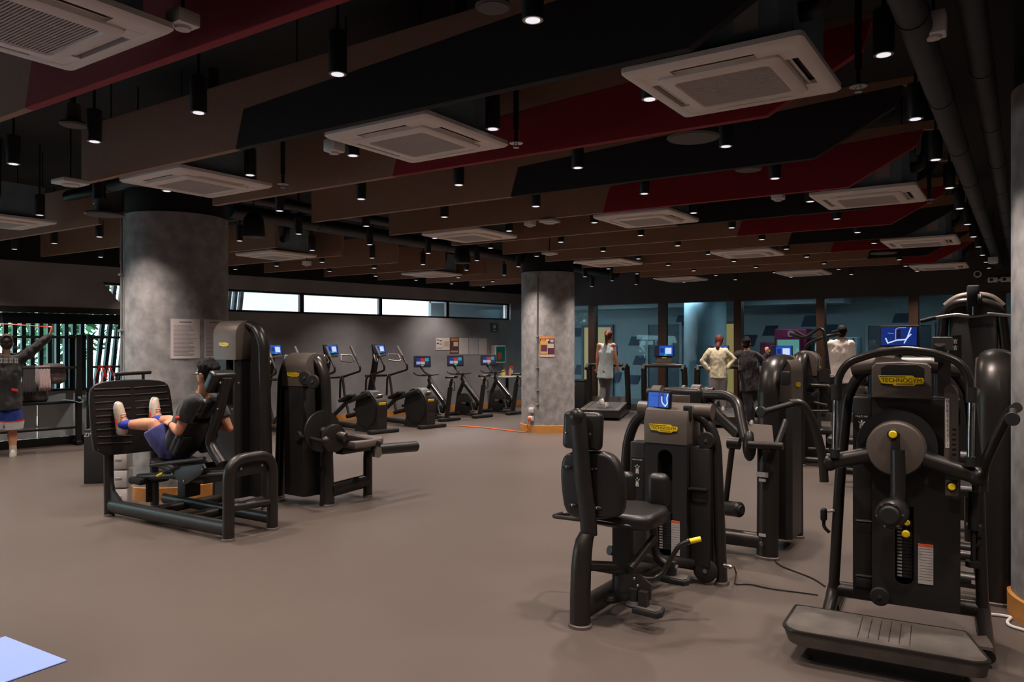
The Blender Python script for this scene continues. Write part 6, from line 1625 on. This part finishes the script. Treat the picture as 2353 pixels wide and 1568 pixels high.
        dl = [v for v in bm.verts if (v.co - hd).dot(f) > .045 and (v.co - hd).dot(u) < .06 or ((v.co - hd).dot(u) < -.005 and (v.co - hd).dot(f) > .0 and hair not in ())]
        bmesh.ops.delete(bm, geom=dl, context='VERTS'); bm.to_mesh(o.data); bm.free()
    return t
def cloth(name, c, **k): return mat(name, c, .85, var=.06, scale=20, bump=.08, bscale=300, sheen=.2, **k)

# --- man on the leg press
q = lambda x, y, yy: FL.p(x, y, y=yy)
pv = b0 + Vector((-.11, 0, -.0)); nk = b0 + d * .0 + Vector((0, 0, 0)); 
b0_ = FL.p(432, 1020, y=.225); b1_ = FL.p(487, 905, y=.225); dv = b1_ - b0_
pv = b0_ + Vector((-.13, 0, -.03)); ch = b0_ + dv * .62 + Vector((-.125, 0, 0)); nk = b0_ + dv * .98 + Vector((-.12, 0, .0)); hdp = FL.p(481, 860, y=.225) + Vector((-.03, 0, 0))
footL = Vector((-1.59, -.005, .93)); footR = Vector((-1.59, .323, .945))
J = dict(pelvis=pv, chest=ch, neck=nk, head=hdp,
         shL=ch.lerp(nk, .62) + Vector((0, -.17, -.02)), shR=ch.lerp(nk, .62) + Vector((0, .17, -.02)),
         hipL=pv + Vector((-.02, -.1, -.01)), hipR=pv + Vector((-.02, .1, -.01)))
J['anL'] = Vector((-1.47, .0, .85)); J['toL'] = Vector((-1.535, -.02, 1.02)); J['soL'] = Vector((-1, 0, 0.05))
J['anR'] = Vector((-1.47, .325, .87)); J['toR'] = Vector((-1.535, .335, 1.04)); J['soR'] = Vector((-1, 0, 0.05))
J['knL'] = FL.p(352, 975, y=.05); J['knR'] = FL.p(398, 970, y=.35)
J['elL'] = FL.p(410, 992, y=-.03); J['wrL'] = FL.p(393, 975, y=.08)
J['shL'] = FL.p(440, 928, y=.03)
J['elR'] = FL.p(527, 985, y=.46); J['wrR'] = J['elR'] + Vector((-.24, -.05, .06))
J['hdL'] = J['wrL'] + Vector((-.1, .03, .02)); J['hdR'] = J['wrR'] + Vector((-.1, -.04, 0))
lp = person('man in a black T-shirt and blue shorts seated on the leg press', FL, J, (-1, -.25, .0), up=(.1, 0, 1), shirt=cloth('black_tee', (30, 28, 28)), sleeve='short', shirt_len=.0, pants=cloth('blue_shorts', (62, 66, 128)), shoe=mat('cream_shoe', (206, 190, 170), .6, var=.1), hair='curly', sock=mat('blue_sock', (40, 60, 170), .8), build=.98, palm={'L': Vector((0, .6, -1)), 'R': Vector((0, 0, -1))}, seedv=1.3, pants_k=.025)
for (pp_, oo_) in ((J['shL'].lerp(J['elL'], .5), Vector((.05, -.95, .1))), (ch.lerp(nk, .3) + Vector((.05, -.16, 0)), Vector((.6, -.7, 0)))):
    b = MB(); b.rbox(pp_ + oo_.normalized() * (.072 if oo_.x < .5 else .0), (.05, .008, .022), .003, 1, R3=face_M((0, 0, 0), oo_).to_3x3() @ Matrix.Rotation(R(-90), 3, 'X')); b.build('red_print', M_REDP, lp)
gl = MB(); f_ = Vector((-1, -.25, 0)).normalized(); s_v = f_.cross(Vector((0, 0, 1)))
gl.tube([hdp - s_v * .085 - f_ * .01, hdp - s_v * .075 + f_ * .085], .003, 6); gl.tube([hdp + s_v * .085 - f_ * .01, hdp + s_v * .075 + f_ * .085], .003, 6); gl.tube([hdp - s_v * .075 + f_ * .088, hdp + f_ * .108, hdp + s_v * .075 + f_ * .088], .003, 6); gl.build('glasses', M_BLKP, lp)
b = MB(); b.lathe([(.031, -.006), (.033, 0), (.031, .006)], J['wrL'].lerp(J['elL'], .12), J['wrL'] - J['elL'], 14); b.build('wristband', M_BLKP, lp)

# --- man with the red band, back to the camera at the left edge
FS = Frame(*WF.p(14, 1049, z=0).xy, 67.2)
q = lambda x, y, yy=0.0: FS.p(x, y, y=yy)
J = dict(pelvis=q(12, 925), chest=q(13, 850), neck=q(14, 815), head=q(15, 789, .03), shL=q(-22, 826), shR=q(46, 826), elR=q(86, 796, -.05), wrR=q(115, 770, -.08), elL=q(-64, 796, -.05), wrL=q(-92, 766, -.08),
         hipL=q(-6, 925), hipR=q(26, 925), knL=q(-10, 990, .02), knR=q(28, 990, .02), anL=q(-14, 1036), anR=q(30, 1036), toL=q(-18, 1046, .14), toR=q(33, 1046, .14))
J['hdR'] = J['wrR'] + Vector((.03, 0, .1)); J['hdL'] = J['wrL'] + Vector((-.03, 0, .1))
sm = person('man stretching a red band overhead, back turned, blue shorts, left edge', FS, J, (0, 1, -.1), shirt=cloth('charcoal_jersey', (40, 39, 40)), sleeve='long', shirt_len=.1, loose=.035, pants=cloth('royal_blue_shorts', (18, 50, 132)), pants_k=.045, shoe=mat('white_shoe', (205, 200, 190), .6), hair='short', hair_m=mat('dark_brown_hair', (58, 42, 34), .55, bump=.5, bscale=120), sock=mat('cream_sock', (190, 180, 160), .8), palm={'R': Vector((-1, .2, 0)), 'L': Vector((1, .2, 0)), 'curlR': .95, 'curlL': .95}, fold=.012, seedv=5.1)
# printed band of white lettering and shorts trim
for i in range(4):
    c = q(1 + 12 * i, 829, -.165 + .012 * abs(i - 1.3)); b = MB()
    for k_ in range(4): b.box((c.x, c.y, c.z + .03 - .02 * k_), (.05, .004, .007))
    b.box((c.x - .008, c.y, c.z), (.008, .004, .07)); b.box((c.x + .014, c.y, c.z - .003), (.007, .004, .06)); o = b.build('printed_glyph', M_WHINK, sm, smooth=False)
c = q(34, 897, -.135); b = MB(); b.rbox(c, (.08, .006, .035), .003, 1, Ry(12)); b.build('red_badge', M_REDP, sm)
for S, kx in (('L', -8), ('R', 27)):
    h_, k_ = J['hip' + S], J['kn' + S]
    b = MB(); b.tube([h_.lerp(k_, .62), h_.lerp(k_, .655)], .152, 20); o = b.build('red_stripe', M_REDP, sm)
    b = MB(); b.tube([h_.lerp(k_, .655), h_.lerp(k_, .93)], 1, 20, rs=[.15, .135]); o = b.build('white_hem', cloth('white_hem', (205, 200, 198)), sm)
rb = thing('resistance_band', 'red resistance band stretched overhead by the man at left', 'band', FS)
hR, hL = J['hdR'] - Vector((0, 0, .02)), J['hdL'] - Vector((0, 0, .02))
b = MB(); b.tube([hR + Vector((.02, 0, .03)), (hR + hL) / 2 + Vector((0, 0, .06)), hL + Vector((-.02, 0, .03))], .012, 8, ry=.006); b.build('band', M_REDP, rb)

# --- woman walking on the first treadmill
def tread_frame(i, y=.95, x=0.0):
    o = TPOS[i] @ Vector((x, y, 0)); return Frame(o.x, o.y, DEG_T)
FW = Frame(*WF.p(1394, 936, z=.235).xy, DEG_T)
q = lambda x, y, yy=0.0: FW.p(x, y, y=yy)
J = dict(pelvis=q(1391, 854), chest=q(1393, 812), neck=q(1397, 788, .02), head=q(1399, 772, .05), shL=q(1377, 794), shR=q(1409, 794), elL=q(1373, 823, -.03), wrL=q(1372, 848, .1), elR=q(1414, 822, -.02), wrR=q(1419, 844, .08),
         hipL=q(1384, 858), hipR=q(1399, 858), knL=q(1386, 893, .06), knR=q(1397, 893, .1), anL=q(1383, 918, -.18), anR=q(1394, 926, .18), toL=q(1381, 929, -.12), toR=q(1396, 934, .33))
FLOORW = .235
wm = person('woman in a pale sleeveless top with a ponytail walking on the leftmost treadmill', FW, J, (.25, 1, -.05), female=True, shirt=cloth('pale_blue_top', (188, 198, 200)), sleeve='none', shirt_len=.14, loose=.012, pants=cloth('grey_leggings', (86, 80, 84)), pants_to='ankle', pants_k=.004, shoe=mat('white_shoe', (205, 200, 190), .6), hair='pony', hair_m=M_HAIRR, fold=.01, seedv=2.2)
# --- woman in cream, hands on hips
FW2 = Frame(*WF.p(1650, 944, z=.235).xy, DEG_T + 4)
q = lambda x, y, yy=0.0: FW2.p(x, y, y=yy)
J = dict(pelvis=q(1650, 858), chest=q(1650, 822), neck=q(1650, 799, .02), head=q(1653, 784, .05), shL=q(1633, 808), shR=q(1667, 808), elL=q(1614, 830, .02), wrL=q(1627, 850, -.02), elR=q(1686, 826, .02), wrR=q(1672, 846, -.02),
         hipL=q(1642, 860), hipR=q(1658, 860), knL=q(1641, 898, .04), knR=q(1660, 898, .06), anL=q(1637, 934, .0), anR=q(1663, 934, .06), toL=q(1633, 943, .14), toR=q(1667, 943, .2))
J['hdL'] = J['wrL'] + Vector((.1, .03, -.05)); J['hdR'] = J['wrR'] + Vector((-.1, .03, -.05))
person('woman in a cream top and grey trousers with hands on hips on a treadmill', FW2, J, (.35, 1, 0), female=True, shirt=cloth('cream_top', (212, 202, 170)), sleeve='long', shirt_len=.1, loose=.022, pants=cloth('light_grey_trousers', (156, 150, 150)), pants_to='ankle', pants_k=.03, shoe=mat('white_shoe', (205, 200, 190), .6), hair='low', hair_m=M_HAIRR, fold=.01, seedv=7.7)
# --- person in black stretching an arm across the chest
FK = Frame(*WF.p(1726, 974, z=0).xy, DEG_T)
q = lambda x, y, yy=0.0: FK.p(x, y, y=yy)
J = dict(pelvis=q(1724, 880), chest=q(1719, 830), neck=q(1716, 806, .01), head=q(1715, 790, .03), shL=q(1698, 816), shR=q(1736, 816), elL=q(1716, 828, .2), wrL=q(1732, 820, .12), elR=q(1752, 830, .1), wrR=q(1764, 814, .12),
         hipL=q(1716, 884), hipR=q(1732, 884), knL=q(1720, 930, .02), knR=q(1741, 925, .08), anL=q(1726, 966, .0), anR=q(1745, 944, -.3), toL=q(1722, 973, .15), toR=q(1754, 952, -.36))
J['hdL'] = J['wrL'] + Vector((.06, -.06, .02)); J['hdR'] = J['wrR'] + Vector((-.02, 0, .1)); J['soR'] = Vector((.2, -1, -.2))
person('person in a black long sleeved top stretching one arm, beside the cream topped woman', FK, J, (.1, 1, 0), shirt=cloth('black_longsleeve', (34, 26, 27)), sleeve='long', shirt_len=.16, loose=.03, pants=cloth('dark_purple_trousers', (42, 34, 44)), pants_to='ankle', pants_k=.025, shoe=mat('white_shoe', (205, 200, 190), .6), hair='curly', fold=.012, seedv=9.4)
# --- man in a white sweater
FW3 = Frame(*WF.p(1932, 995, z=0).xy, 12)
q = lambda x, y, yy=0.0: FW3.p(x, y, y=yy)
J = dict(pelvis=q(1930, 862), chest=q(1931, 812), neck=q(1934, 780, .01), head=q(1935, 764, .03), shL=q(1911, 792), shR=q(1953, 792), elL=q(1907, 826, .05), wrL=q(1915, 848, .2), elR=q(1955, 826, .04), wrR=q(1950, 850, .2),
         hipL=q(1922, 866), hipR=q(1938, 866), knL=q(1921, 925, .04), knR=q(1940, 925, .02), anL=q(1920, 985, 0), anR=q(1942, 985, 0), toL=q(1918, 994, .14), toR=q(1944, 994, .14))
person('man in a white sweater seen from behind, before the fridge', FW3, J, (.2, 1, 0), shirt=cloth('white_sweater', (206, 192, 182)), sleeve='long', shirt_len=.14, loose=.035, pants=cloth('black_trousers', (28, 26, 28)), pants_to='ankle', pants_k=.02, shoe=mat('white_shoe', (205, 200, 190), .6), hair='short', fold=.012, seedv=4.4)
# ------------------------------------------------------------------ storage racks by the tall window
_w = WF.p(207, 1026, z=0)
FR = Frame(_w.x - .9859 * .44, _w.y + .1676 * .44, 80.35)
def q(x, y, yy=0.0): return FR.p(x, y, y=yy)
M_RACK = mat('rack_black_steel', (22, 22, 23), .45, metal=.3)
def rack(lab, xs_, post_px):
    t = thing('storage_rack', lab, 'rack', FR)
    x0, x1 = xs_
    for x in (x0 + .04, x1 - .04):
        for yy in (-.16, .16):
            b = MB(); b.rbox((x, yy, .86), (.08, .07, 1.72), .006, 1); b.build('post', M_RACK, t)
        b = MB(); b.rbox((x, 0, .035), (.08, .44, .07), .008, 1); b.build('foot', M_RACK, t)
    for (yy, z) in ((-.16, 1.68), (-.16, 1.21), (-.16, .68), (-.16, .28), (.16, 1.68), (.16, .3)):
        b = MB(); b.rbox(((x0 + x1) / 2, yy, z), (x1 - x0 - .1, .05, .035), .006, 1); b.build('cross_rail', M_RACK if z != 1.21 else M_DARK, t)
    for z in (.66,):
        b = MB(); b.box(((x0 + x1) / 2, 0, z), (x1 - x0 - .1, .29, .012)); b.build('shelf', M_RACK, t, smooth=False)
    return t
xa_ = q(187, 900, -.16).x
rack('black steel storage rack behind the stretching man, left of two', (xa_ - 2.6, xa_), None)
xb_ = q(200, 900, -.16).x
rack('black steel storage rack with red bands, partly behind the left column', (xb_, xb_ + 2.4), None)
# belongings on the left rack
def blob(name, lab, cat, c, d, m, R3=None, fold=.02, seedv=0, r=.06):
    b = MB(); b.rbox((0, 0, 0), d, r, 3, R3)
    o = obj(name, remesh(b, .02, name, m, 2, fold, (9, 9, 7), seedv)); o.matrix_world = FR.M @ Matrix.Translation(c); tag(o, lab, cat); return o
c = q(72, 880, -.05); blob('gym_bag', 'dark grey gym bag on the rack shelf beside the stretching man', 'bag', (c.x, -.02, .84), (.42, .24, .32), cloth('charcoal_bag', (62, 58, 58)), seedv=2)
c = q(128, 855, -.1); blob('backpack', 'grey brown backpack hanging at the right of the rack shelf', 'bag', (c.x, -.0, 1.12), (.3, .24, .3), cloth('taupe_bag', (112, 98, 94)), seedv=4)
def draped(name, lab, cat, px0, px1, z_top, drop_f, drop_b, m, yy=-.16):
    x0, x1 = q(px0, 850, yy).x, q(px1, 850, yy).x; b = MB(); n = 14
    prof = [(-.035, z_top - drop_f)] + [(-.04 - .012 * math.sin(i), z_top - drop_f * (1 - i / 6)) for i in range(1, 6)] + [(-.02, z_top + .025), (.02, z_top + .025)] + [(.035, z_top - drop_b * i / 4) for i in range(1, 5)]
    rows = []
    for j in range(n + 1):
        x = x0 + (x1 - x0) * j / n; rows.append([Vector((x, yy + a + .008 * math.sin(j * 1.7) * (z_top - z) * 4, z)) for a, z in prof])
    vs = [v for r_ in rows for v in r_] ; k = len(prof); fs = [(j * k + i, j * k + i + 1, (j + 1) * k + i + 1, (j + 1) * k + i) for j in range(n) for i in range(k - 1)]
    b.add(vs, fs); me = b.mesh(name, m); o = obj(name, me); o.matrix_world = FR.M.copy(); tag(o, lab, cat)
    s = o.modifiers.new('thickness', 'SOLIDIFY'); s.thickness = .008; return o
draped('towel', 'pale pink towel draped over the rack rail', 'towel', 88, 114, 1.225, .36, .25, cloth('pink_towel', (188, 164, 160)))
draped('jacket', 'dark grey jacket draped over the rack rail behind the man', 'jacket', 52, 80, 1.225, .42, .3, cloth('dark_jacket', (58, 54, 55)))
draped('light_towel', 'small light grey towel over the rack rail beside the pink towel', 'towel', 80, 88, 1.225, .3, .2, cloth('grey_towel', (160, 150, 150)))
# pale strap on the shelf, red bands on the rail
t = thing('exercise_strap', 'pale teal exercise strap lying on the rack shelf', 'strap', FR)
c = q(178, 908, -.25)
b = MB(); b.tube([(c.x - .2, -.2, .72), (c.x - .05, -.21, .7), (c.x + .05, -.22, .66), (c.x + .1, -.215, .70), (c.x + .02, -.2, .74), (c.x + .06, -.2, .735)], .02, 8, fil=.05, ry=.006); b.build('strap', mat('teal_strap', (128, 160, 164), .6), t)
for i, (px, m, lab) in enumerate([(232, M_REDP, 'looped red orange resistance band hanging on the rack rail, left of two'), (250, mat('dark_red_rubber', (176, 26, 24), .5), 'looped dark red resistance band hanging on the rack rail, right of two')]):
    t = thing('hanging_band', lab, 'band', FR); c = q(px, 845, -.26); x = c.x
    b = MB(); b.tube([(x, -.19, 1.235), (x - .05, -.215, 1.1), (x - .08, -.215, .99), (x - .02, -.22, .93), (x + .03, -.215, 1.0), (x + .02, -.205, 1.15), (x, -.19, 1.235)], .014, 8, fil=.05, ry=.006, caps=False); b.build('band_loop', m, t)
    b = MB(); b.tube([(x + .02, -.19, 1.235), (x + .08, -.215, 1.12), (x + .13, -.215, 1.03), (x + .1, -.22, 1.0), (x + .03, -.19, 1.235)], .012, 8, fil=.04, ry=.006, caps=False); b.build('band_loop', m, t)

# ------------------------------------------------------------------ plyo box, storage tower, mat
a0 = WF.p(192, 1113, z=0)
FX = Frame(a0.x + .063, a0.y + .434, 47)
t = thing('plyo_box', 'black plyo box with white lettering, behind the leg press foot plate', 'box', FX)
b = MB(); b.rbox((0, 0, .305), (.72, .5, .61), .012, 2); b.build('box_body', mat('black_foam', (30, 29, 30), .6), t)
text('ZIVA', .062, M_WHINK, t, face_M((-.285, -.2515, .555), (0, -1, 0)), sx=1.1)
text('24"', .13, M_WHINK, t, face_M((.02, -.2515, .06), (0, -1, 0)))
a0 = WF.p(304, 1160, z=0)
t = thing('storage_tower', 'white stacked storage boxes at the foot of the left column', 'storage', Frame(a0.x - .05, a0.y - .08, 40))
for i in range(3):
    b = MB(); b.rbox((0, 0, .09 + .18 * i), (.16, .16, .165), .01); o = b.build('drawer_box', M_WHITE, t)
    b = MB(); b.rbox((0, -.083, .1 + .18 * i), (.06, .01, .02), .003, 1); b.build('pull', M_LABEL, o)
A, B_ = WF.p(13, 1462, z=.008), WF.p(155, 1517, z=.008)
ang = math.degrees(math.atan2(B_.y - A.y, B_.x - A.x))
FMt = Frame(A.x, A.y, ang)
b = MB(); w_ = (B_ - A).length; b.rbox((w_ / 2, -.9, .004), (w_, 1.8, .008), .003, 1); o = b.build('exercise_mat', mat('periwinkle_mat', (132, 156, 226), .7, bump=.15, bscale=200)); o.matrix_world = FMt.M; tag(o, 'periwinkle blue exercise mat on the floor at lower left', 'mat')

# ------------------------------------------------------------------ things on the grey wall
def sheet(px0, py0, px1, py1, name, lab, cat, m, yy=-.006, blocks=()):
    a, c = WL.p(px0, py0, y=yy), WL.p(px1, py1, y=yy)
    t = thing(name, lab, cat, WL)
    b = MB(); b.box(((a.x + c.x) / 2, yy, (a.z + c.z) / 2), (c.x - a.x, .006, a.z - c.z)); b.build('sheet', m, t, smooth=False)
    for (x0, y0, x1, y1, mm) in blocks:
        X0, X1 = a.x + (c.x - a.x) * x0, a.x + (c.x - a.x) * x1; Z0, Z1 = c.z + (a.z - c.z) * y0, c.z + (a.z - c.z) * y1
        b = MB(); b.box(((X0 + X1) / 2, yy - .0038, (Z0 + Z1) / 2), (X1 - X0, .0012, Z1 - Z0)); b.build('printed_block', mm, t, smooth=False)
    return t
gi = M_GREYINK
sheet(1002, 777, 1017, 805, 'wall_notice', 'printed notice on the grey wall, leftmost', 'notice', M_PAPER, blocks=[(.1, .78, .4, .9, gi), (.5, .72, .85, .82, M_BLKINK), (.1, .5, .4, .6, M_BLKINK), (.5, .45, .85, .55, gi), (.1, .15, .85, .2, gi)])
sheet(1018, 777, 1033, 805, 'wall_notice', 'printed notice with a pale picture on the grey wall, second from left', 'notice', M_PAPER, blocks=[(.15, .3, .85, .75, mat('pale_print', (176, 164, 132), .6))])
sheet(1034, 776, 1054, 812, 'wall_poster', 'small brown and orange poster among the wall notices', 'poster', mat('poster_brown', (88, 58, 48), .5), blocks=[(.1, .8, .9, .95, mat('poster_orange2', (200, 130, 70), .5)), (.4, .45, .9, .72, M_PAPER), (.08, .05, .92, .16, mat('poster_pink', (190, 140, 130), .5))])
sheet(1055, 777, 1076, 815, 'wall_notice', 'blank sleeved sheet on the grey wall, left of three', 'notice', M_PAPER)
sheet(1077, 777, 1099, 815, 'wall_notice', 'shiny sleeved sheet on the grey wall, middle of three', 'notice', mat('sleeve_film', (190, 186, 190), .15))
sheet(1100, 778, 1118, 815, 'wall_notice', 'blank sleeved sheet on the grey wall, right of three', 'notice', M_PAPER)
# green safety sign
t = sheet(1128, 743, 1145, 764, 'safety_sign', 'green first aid sign with a white pictogram high on the grey wall', 'sign', mat('sign_green', (20, 92, 66), .5))
a = WL.p(1136.5, 751, y=-.012)
b = MB(); b.lathe([(.05, 0), (.05, .002)], (a.x, -.0095, a.z), (0, -1, 0), 18); b.build('pictogram', M_WHINK, t)
a = WL.p(1136.5, 759.5, y=-.012); b = MB(); b.box((a.x, -.0098, a.z), (.13, .0012, .02)); b.build('caption_line', M_WHINK, t, smooth=False)
# defibrillator cabinet
a, c = WL.p(1133, 794, y=-.1), WL.p(1157, 834, y=-.1)
t = thing('defibrillator_cabinet', 'white framed defibrillator cabinet with teal window on the grey wall', 'cabinet', WL)
cx2, cz2 = (a.x + c.x) / 2, (a.z + c.z) / 2; W2, H2 = c.x - a.x, a.z - c.z
b = MB(); b.rbox((cx2, -.09, cz2), (W2, .17, H2), .02); b.build('cabinet_body', M_WHITE, t)
b = MB(); b.rbox((cx2, -.178, cz2), (W2 * .82, .01, H2 * .86), .004, 1); o = b.build('door', mat('teal_window', (28, 110, 100), .2), t)
b = MB(); b.rbox((cx2 - W2 * .1, -.186, cz2 - .05), (W2 * .35, .01, H2 * .4), .01); b.build('red_kit', mat('kit_red', (190, 60, 40), .5), o)
# side table with cleaning bottles
a = WL.p(1172, 884, y=-.55)
FTb = Frame(*(WL.M @ Vector((a.x, -.45, 0))).xy, 80.35)
t = thing('side_table', 'small white topped side table behind the bikes', 'table', FTb)
zt_ = .77
b = MB(); b.rbox((0, 0, zt_), (.62, .45, .03), .008); b.build('table_top', M_WHITE, t)
b = MB(); b.tube([(0, 0, .02), (0, 0, zt_ - .01)], .035, 10); b.build('pedestal', M_BLKP, t)
b = MB(); b.lathe([(.2, 0), (.2, .015), (.05, .03)], (0, 0, 0), seg=24); b.build('base_disc', M_BLKP, t)
def bottle(x, y, col, cap, lab, h=.17, r=.035, spray=False):
    t = thing('cleaning_bottle', lab, 'bottle', Frame(*(FTb.M @ Vector((x, y, 0))).xy, 80, zt_ + .015))
    b = MB(); b.lathe([(r, 0), (r, h * .65), (r * .4, h * .82), (r * .35, h)], seg=16); b.build('bottle_body', mat('bottle_%d' % col[0], col, .4), t)
    b = MB()
    if spray: b.rbox((0, -.02, h + .02), (.03, .09, .035), .008); b.tube([(0, -.03, h + .01), (0, -.045, h - .05)], .006, 6)
    else: b.lathe([(r * .45, h - .01), (r * .45, h + .03)], seg=12)
    b.build('cap', mat('cap_%d' % cap[0], cap, .4), t)
bottle(-.2, -.05, (206, 200, 120), (220, 214, 150), 'pale yellow cleaning bottle on the side table', .12, .06)
bottle(-.07, .02, (196, 120, 70), (200, 110, 60), 'amber cleaning bottle on the side table', .14, .045)
bottle(.05, -.06, (204, 150, 120), (232, 84, 40), 'spray bottle with orange trigger on the side table', .2, .045, True)
bottle(.18, .03, (190, 190, 196), (232, 100, 50), 'clear spray bottle with orange trigger at the table edge', .19, .04, True)
# bin beside the middle column
a = WF.p(1332, 940, z=0); t = thing('waste_bin', 'tall black waste bin just right of the middle column', 'bin', Frame(a.x, a.y, 10))
b = MB(); b.rbox((0, 0, .33), (.34, .3, .66), .03, 3); b.build('bin_body', M_RUBBER, t)
b = MB(); b.rbox((0, 0, .68), (.35, .31, .06), .025, 3); b.build('lid', M_BLKP, t)
b = MB(); b.rbox((-.1, -.155, .6), (.06, .006, .04), .003, 1); b.build('white_sticker', M_PAPER, t)

# ------------------------------------------------------------------ corridor machines
def vend(px0, px1, v, z1, lab, m, win, name='vending_machine'):
    x0, x1 = cx_(px0, v), cx_(px1, v)
    t = thing(name, lab, 'vending machine', Frame((x0 + x1) / 2, v)); w = x1 - x0
    b = MB(); b.rbox((0, .4, z1 / 2), (w, .7, z1), .03, 3); b.build('cabinet', m, t)
    a, c = [WF.p(px, py, y=v) for px, py in ((win[0], win[1]), (win[2], win[3]))]
    xo = (x0 + x1) / 2; wx0, wx1, wz1, wz0 = a.x - xo, c.x - xo, a.z, c.z
    b = MB(); b.box(((wx0 + wx1) / 2, .045, (wz0 + wz1) / 2), (wx1 - wx0, .01, wz1 - wz0)); b.build('lit_back', emis('vending_light', (150, 215, 200), .85), t, smooth=False)
    n = 4 if wx1 - wx0 > .4 else 2
    rows = max(2, int((wz1 - wz0) / .3))
    for r_ in range(rows):
        z = wz0 + (wz1 - wz0) * (r_ + .12) / rows
        b = MB(); b.box(((wx0 + wx1) / 2, -.0, z), (wx1 - wx0, .08, .02)); b.build('shelf', M_WHITE, t, smooth=False)
        for i in range(n):
            x = wx0 + (wx1 - wx0) * (i + .5) / n
            b = MB(); b.lathe([(.05, 0), (.05, .06), (.018, .14), (.018, .17)], (x, -.01, z + .01), seg=10); b.build('product', emis('product_pale_glow', (205, 235, 228), .75) if (i + r_) % 3 or n == 4 else emis('product_blue_glow', (60, 120, 220), .8), t)  # glow in the product colours stands for the case light on them
    b = MB()
    for s in (-1, 1): b.box(((wx0 + wx1) / 2 + s * (wx1 - wx0) / 2, -.02, (wz0 + wz1) / 2), (.03, .12, wz1 - wz0 + .06))
    b.box(((wx0 + wx1) / 2, -.02, wz1 + .02), (wx1 - wx0 + .06, .12, .04)); b.box(((wx0 + wx1) / 2, -.02, wz0 - .02), (wx1 - wx0 + .06, .12, .04)); b.build('door_frame', m, t, smooth=False)
    return t, w
M_MAG = mat('magenta_panel', (122, 30, 74), .4)
v1, w1 = vend(1778, 1852, 18.9, 1.93, 'magenta vending machine with lit shelves seen through the glass', M_MAG, (1784, 781, 1840, 862))
b = MB(); b.lathe([(.075, 0), (.08, .01), (.075, .02)], (w1 * .02, .04, 1.8), (0, -1, 0), 24); b.build('round_emblem', mat('emblem_grey', (170, 140, 150), .4), v1)
b = MB(); b.rbox((-w1 / 2 - .2, .45, .8), (.36, .6, 1.6), .03); b.build('side_cabinet', M_MAG, v1)
vend(1862, 1890, 18.9, 1.75, 'narrow lit drinks fridge right of the magenta vending machine', mat('fridge_dark', (40, 48, 56), .4), (1872, 783, 1886, 840), 'drinks_fridge')
v2, w2 = vend(1938, 1968, 18.9, 1.72, 'pale lit fridge behind the man in the white sweater', mat('fridge_pale', (150, 168, 180), .4), (1945, 781, 1962, 842), 'drinks_fridge')
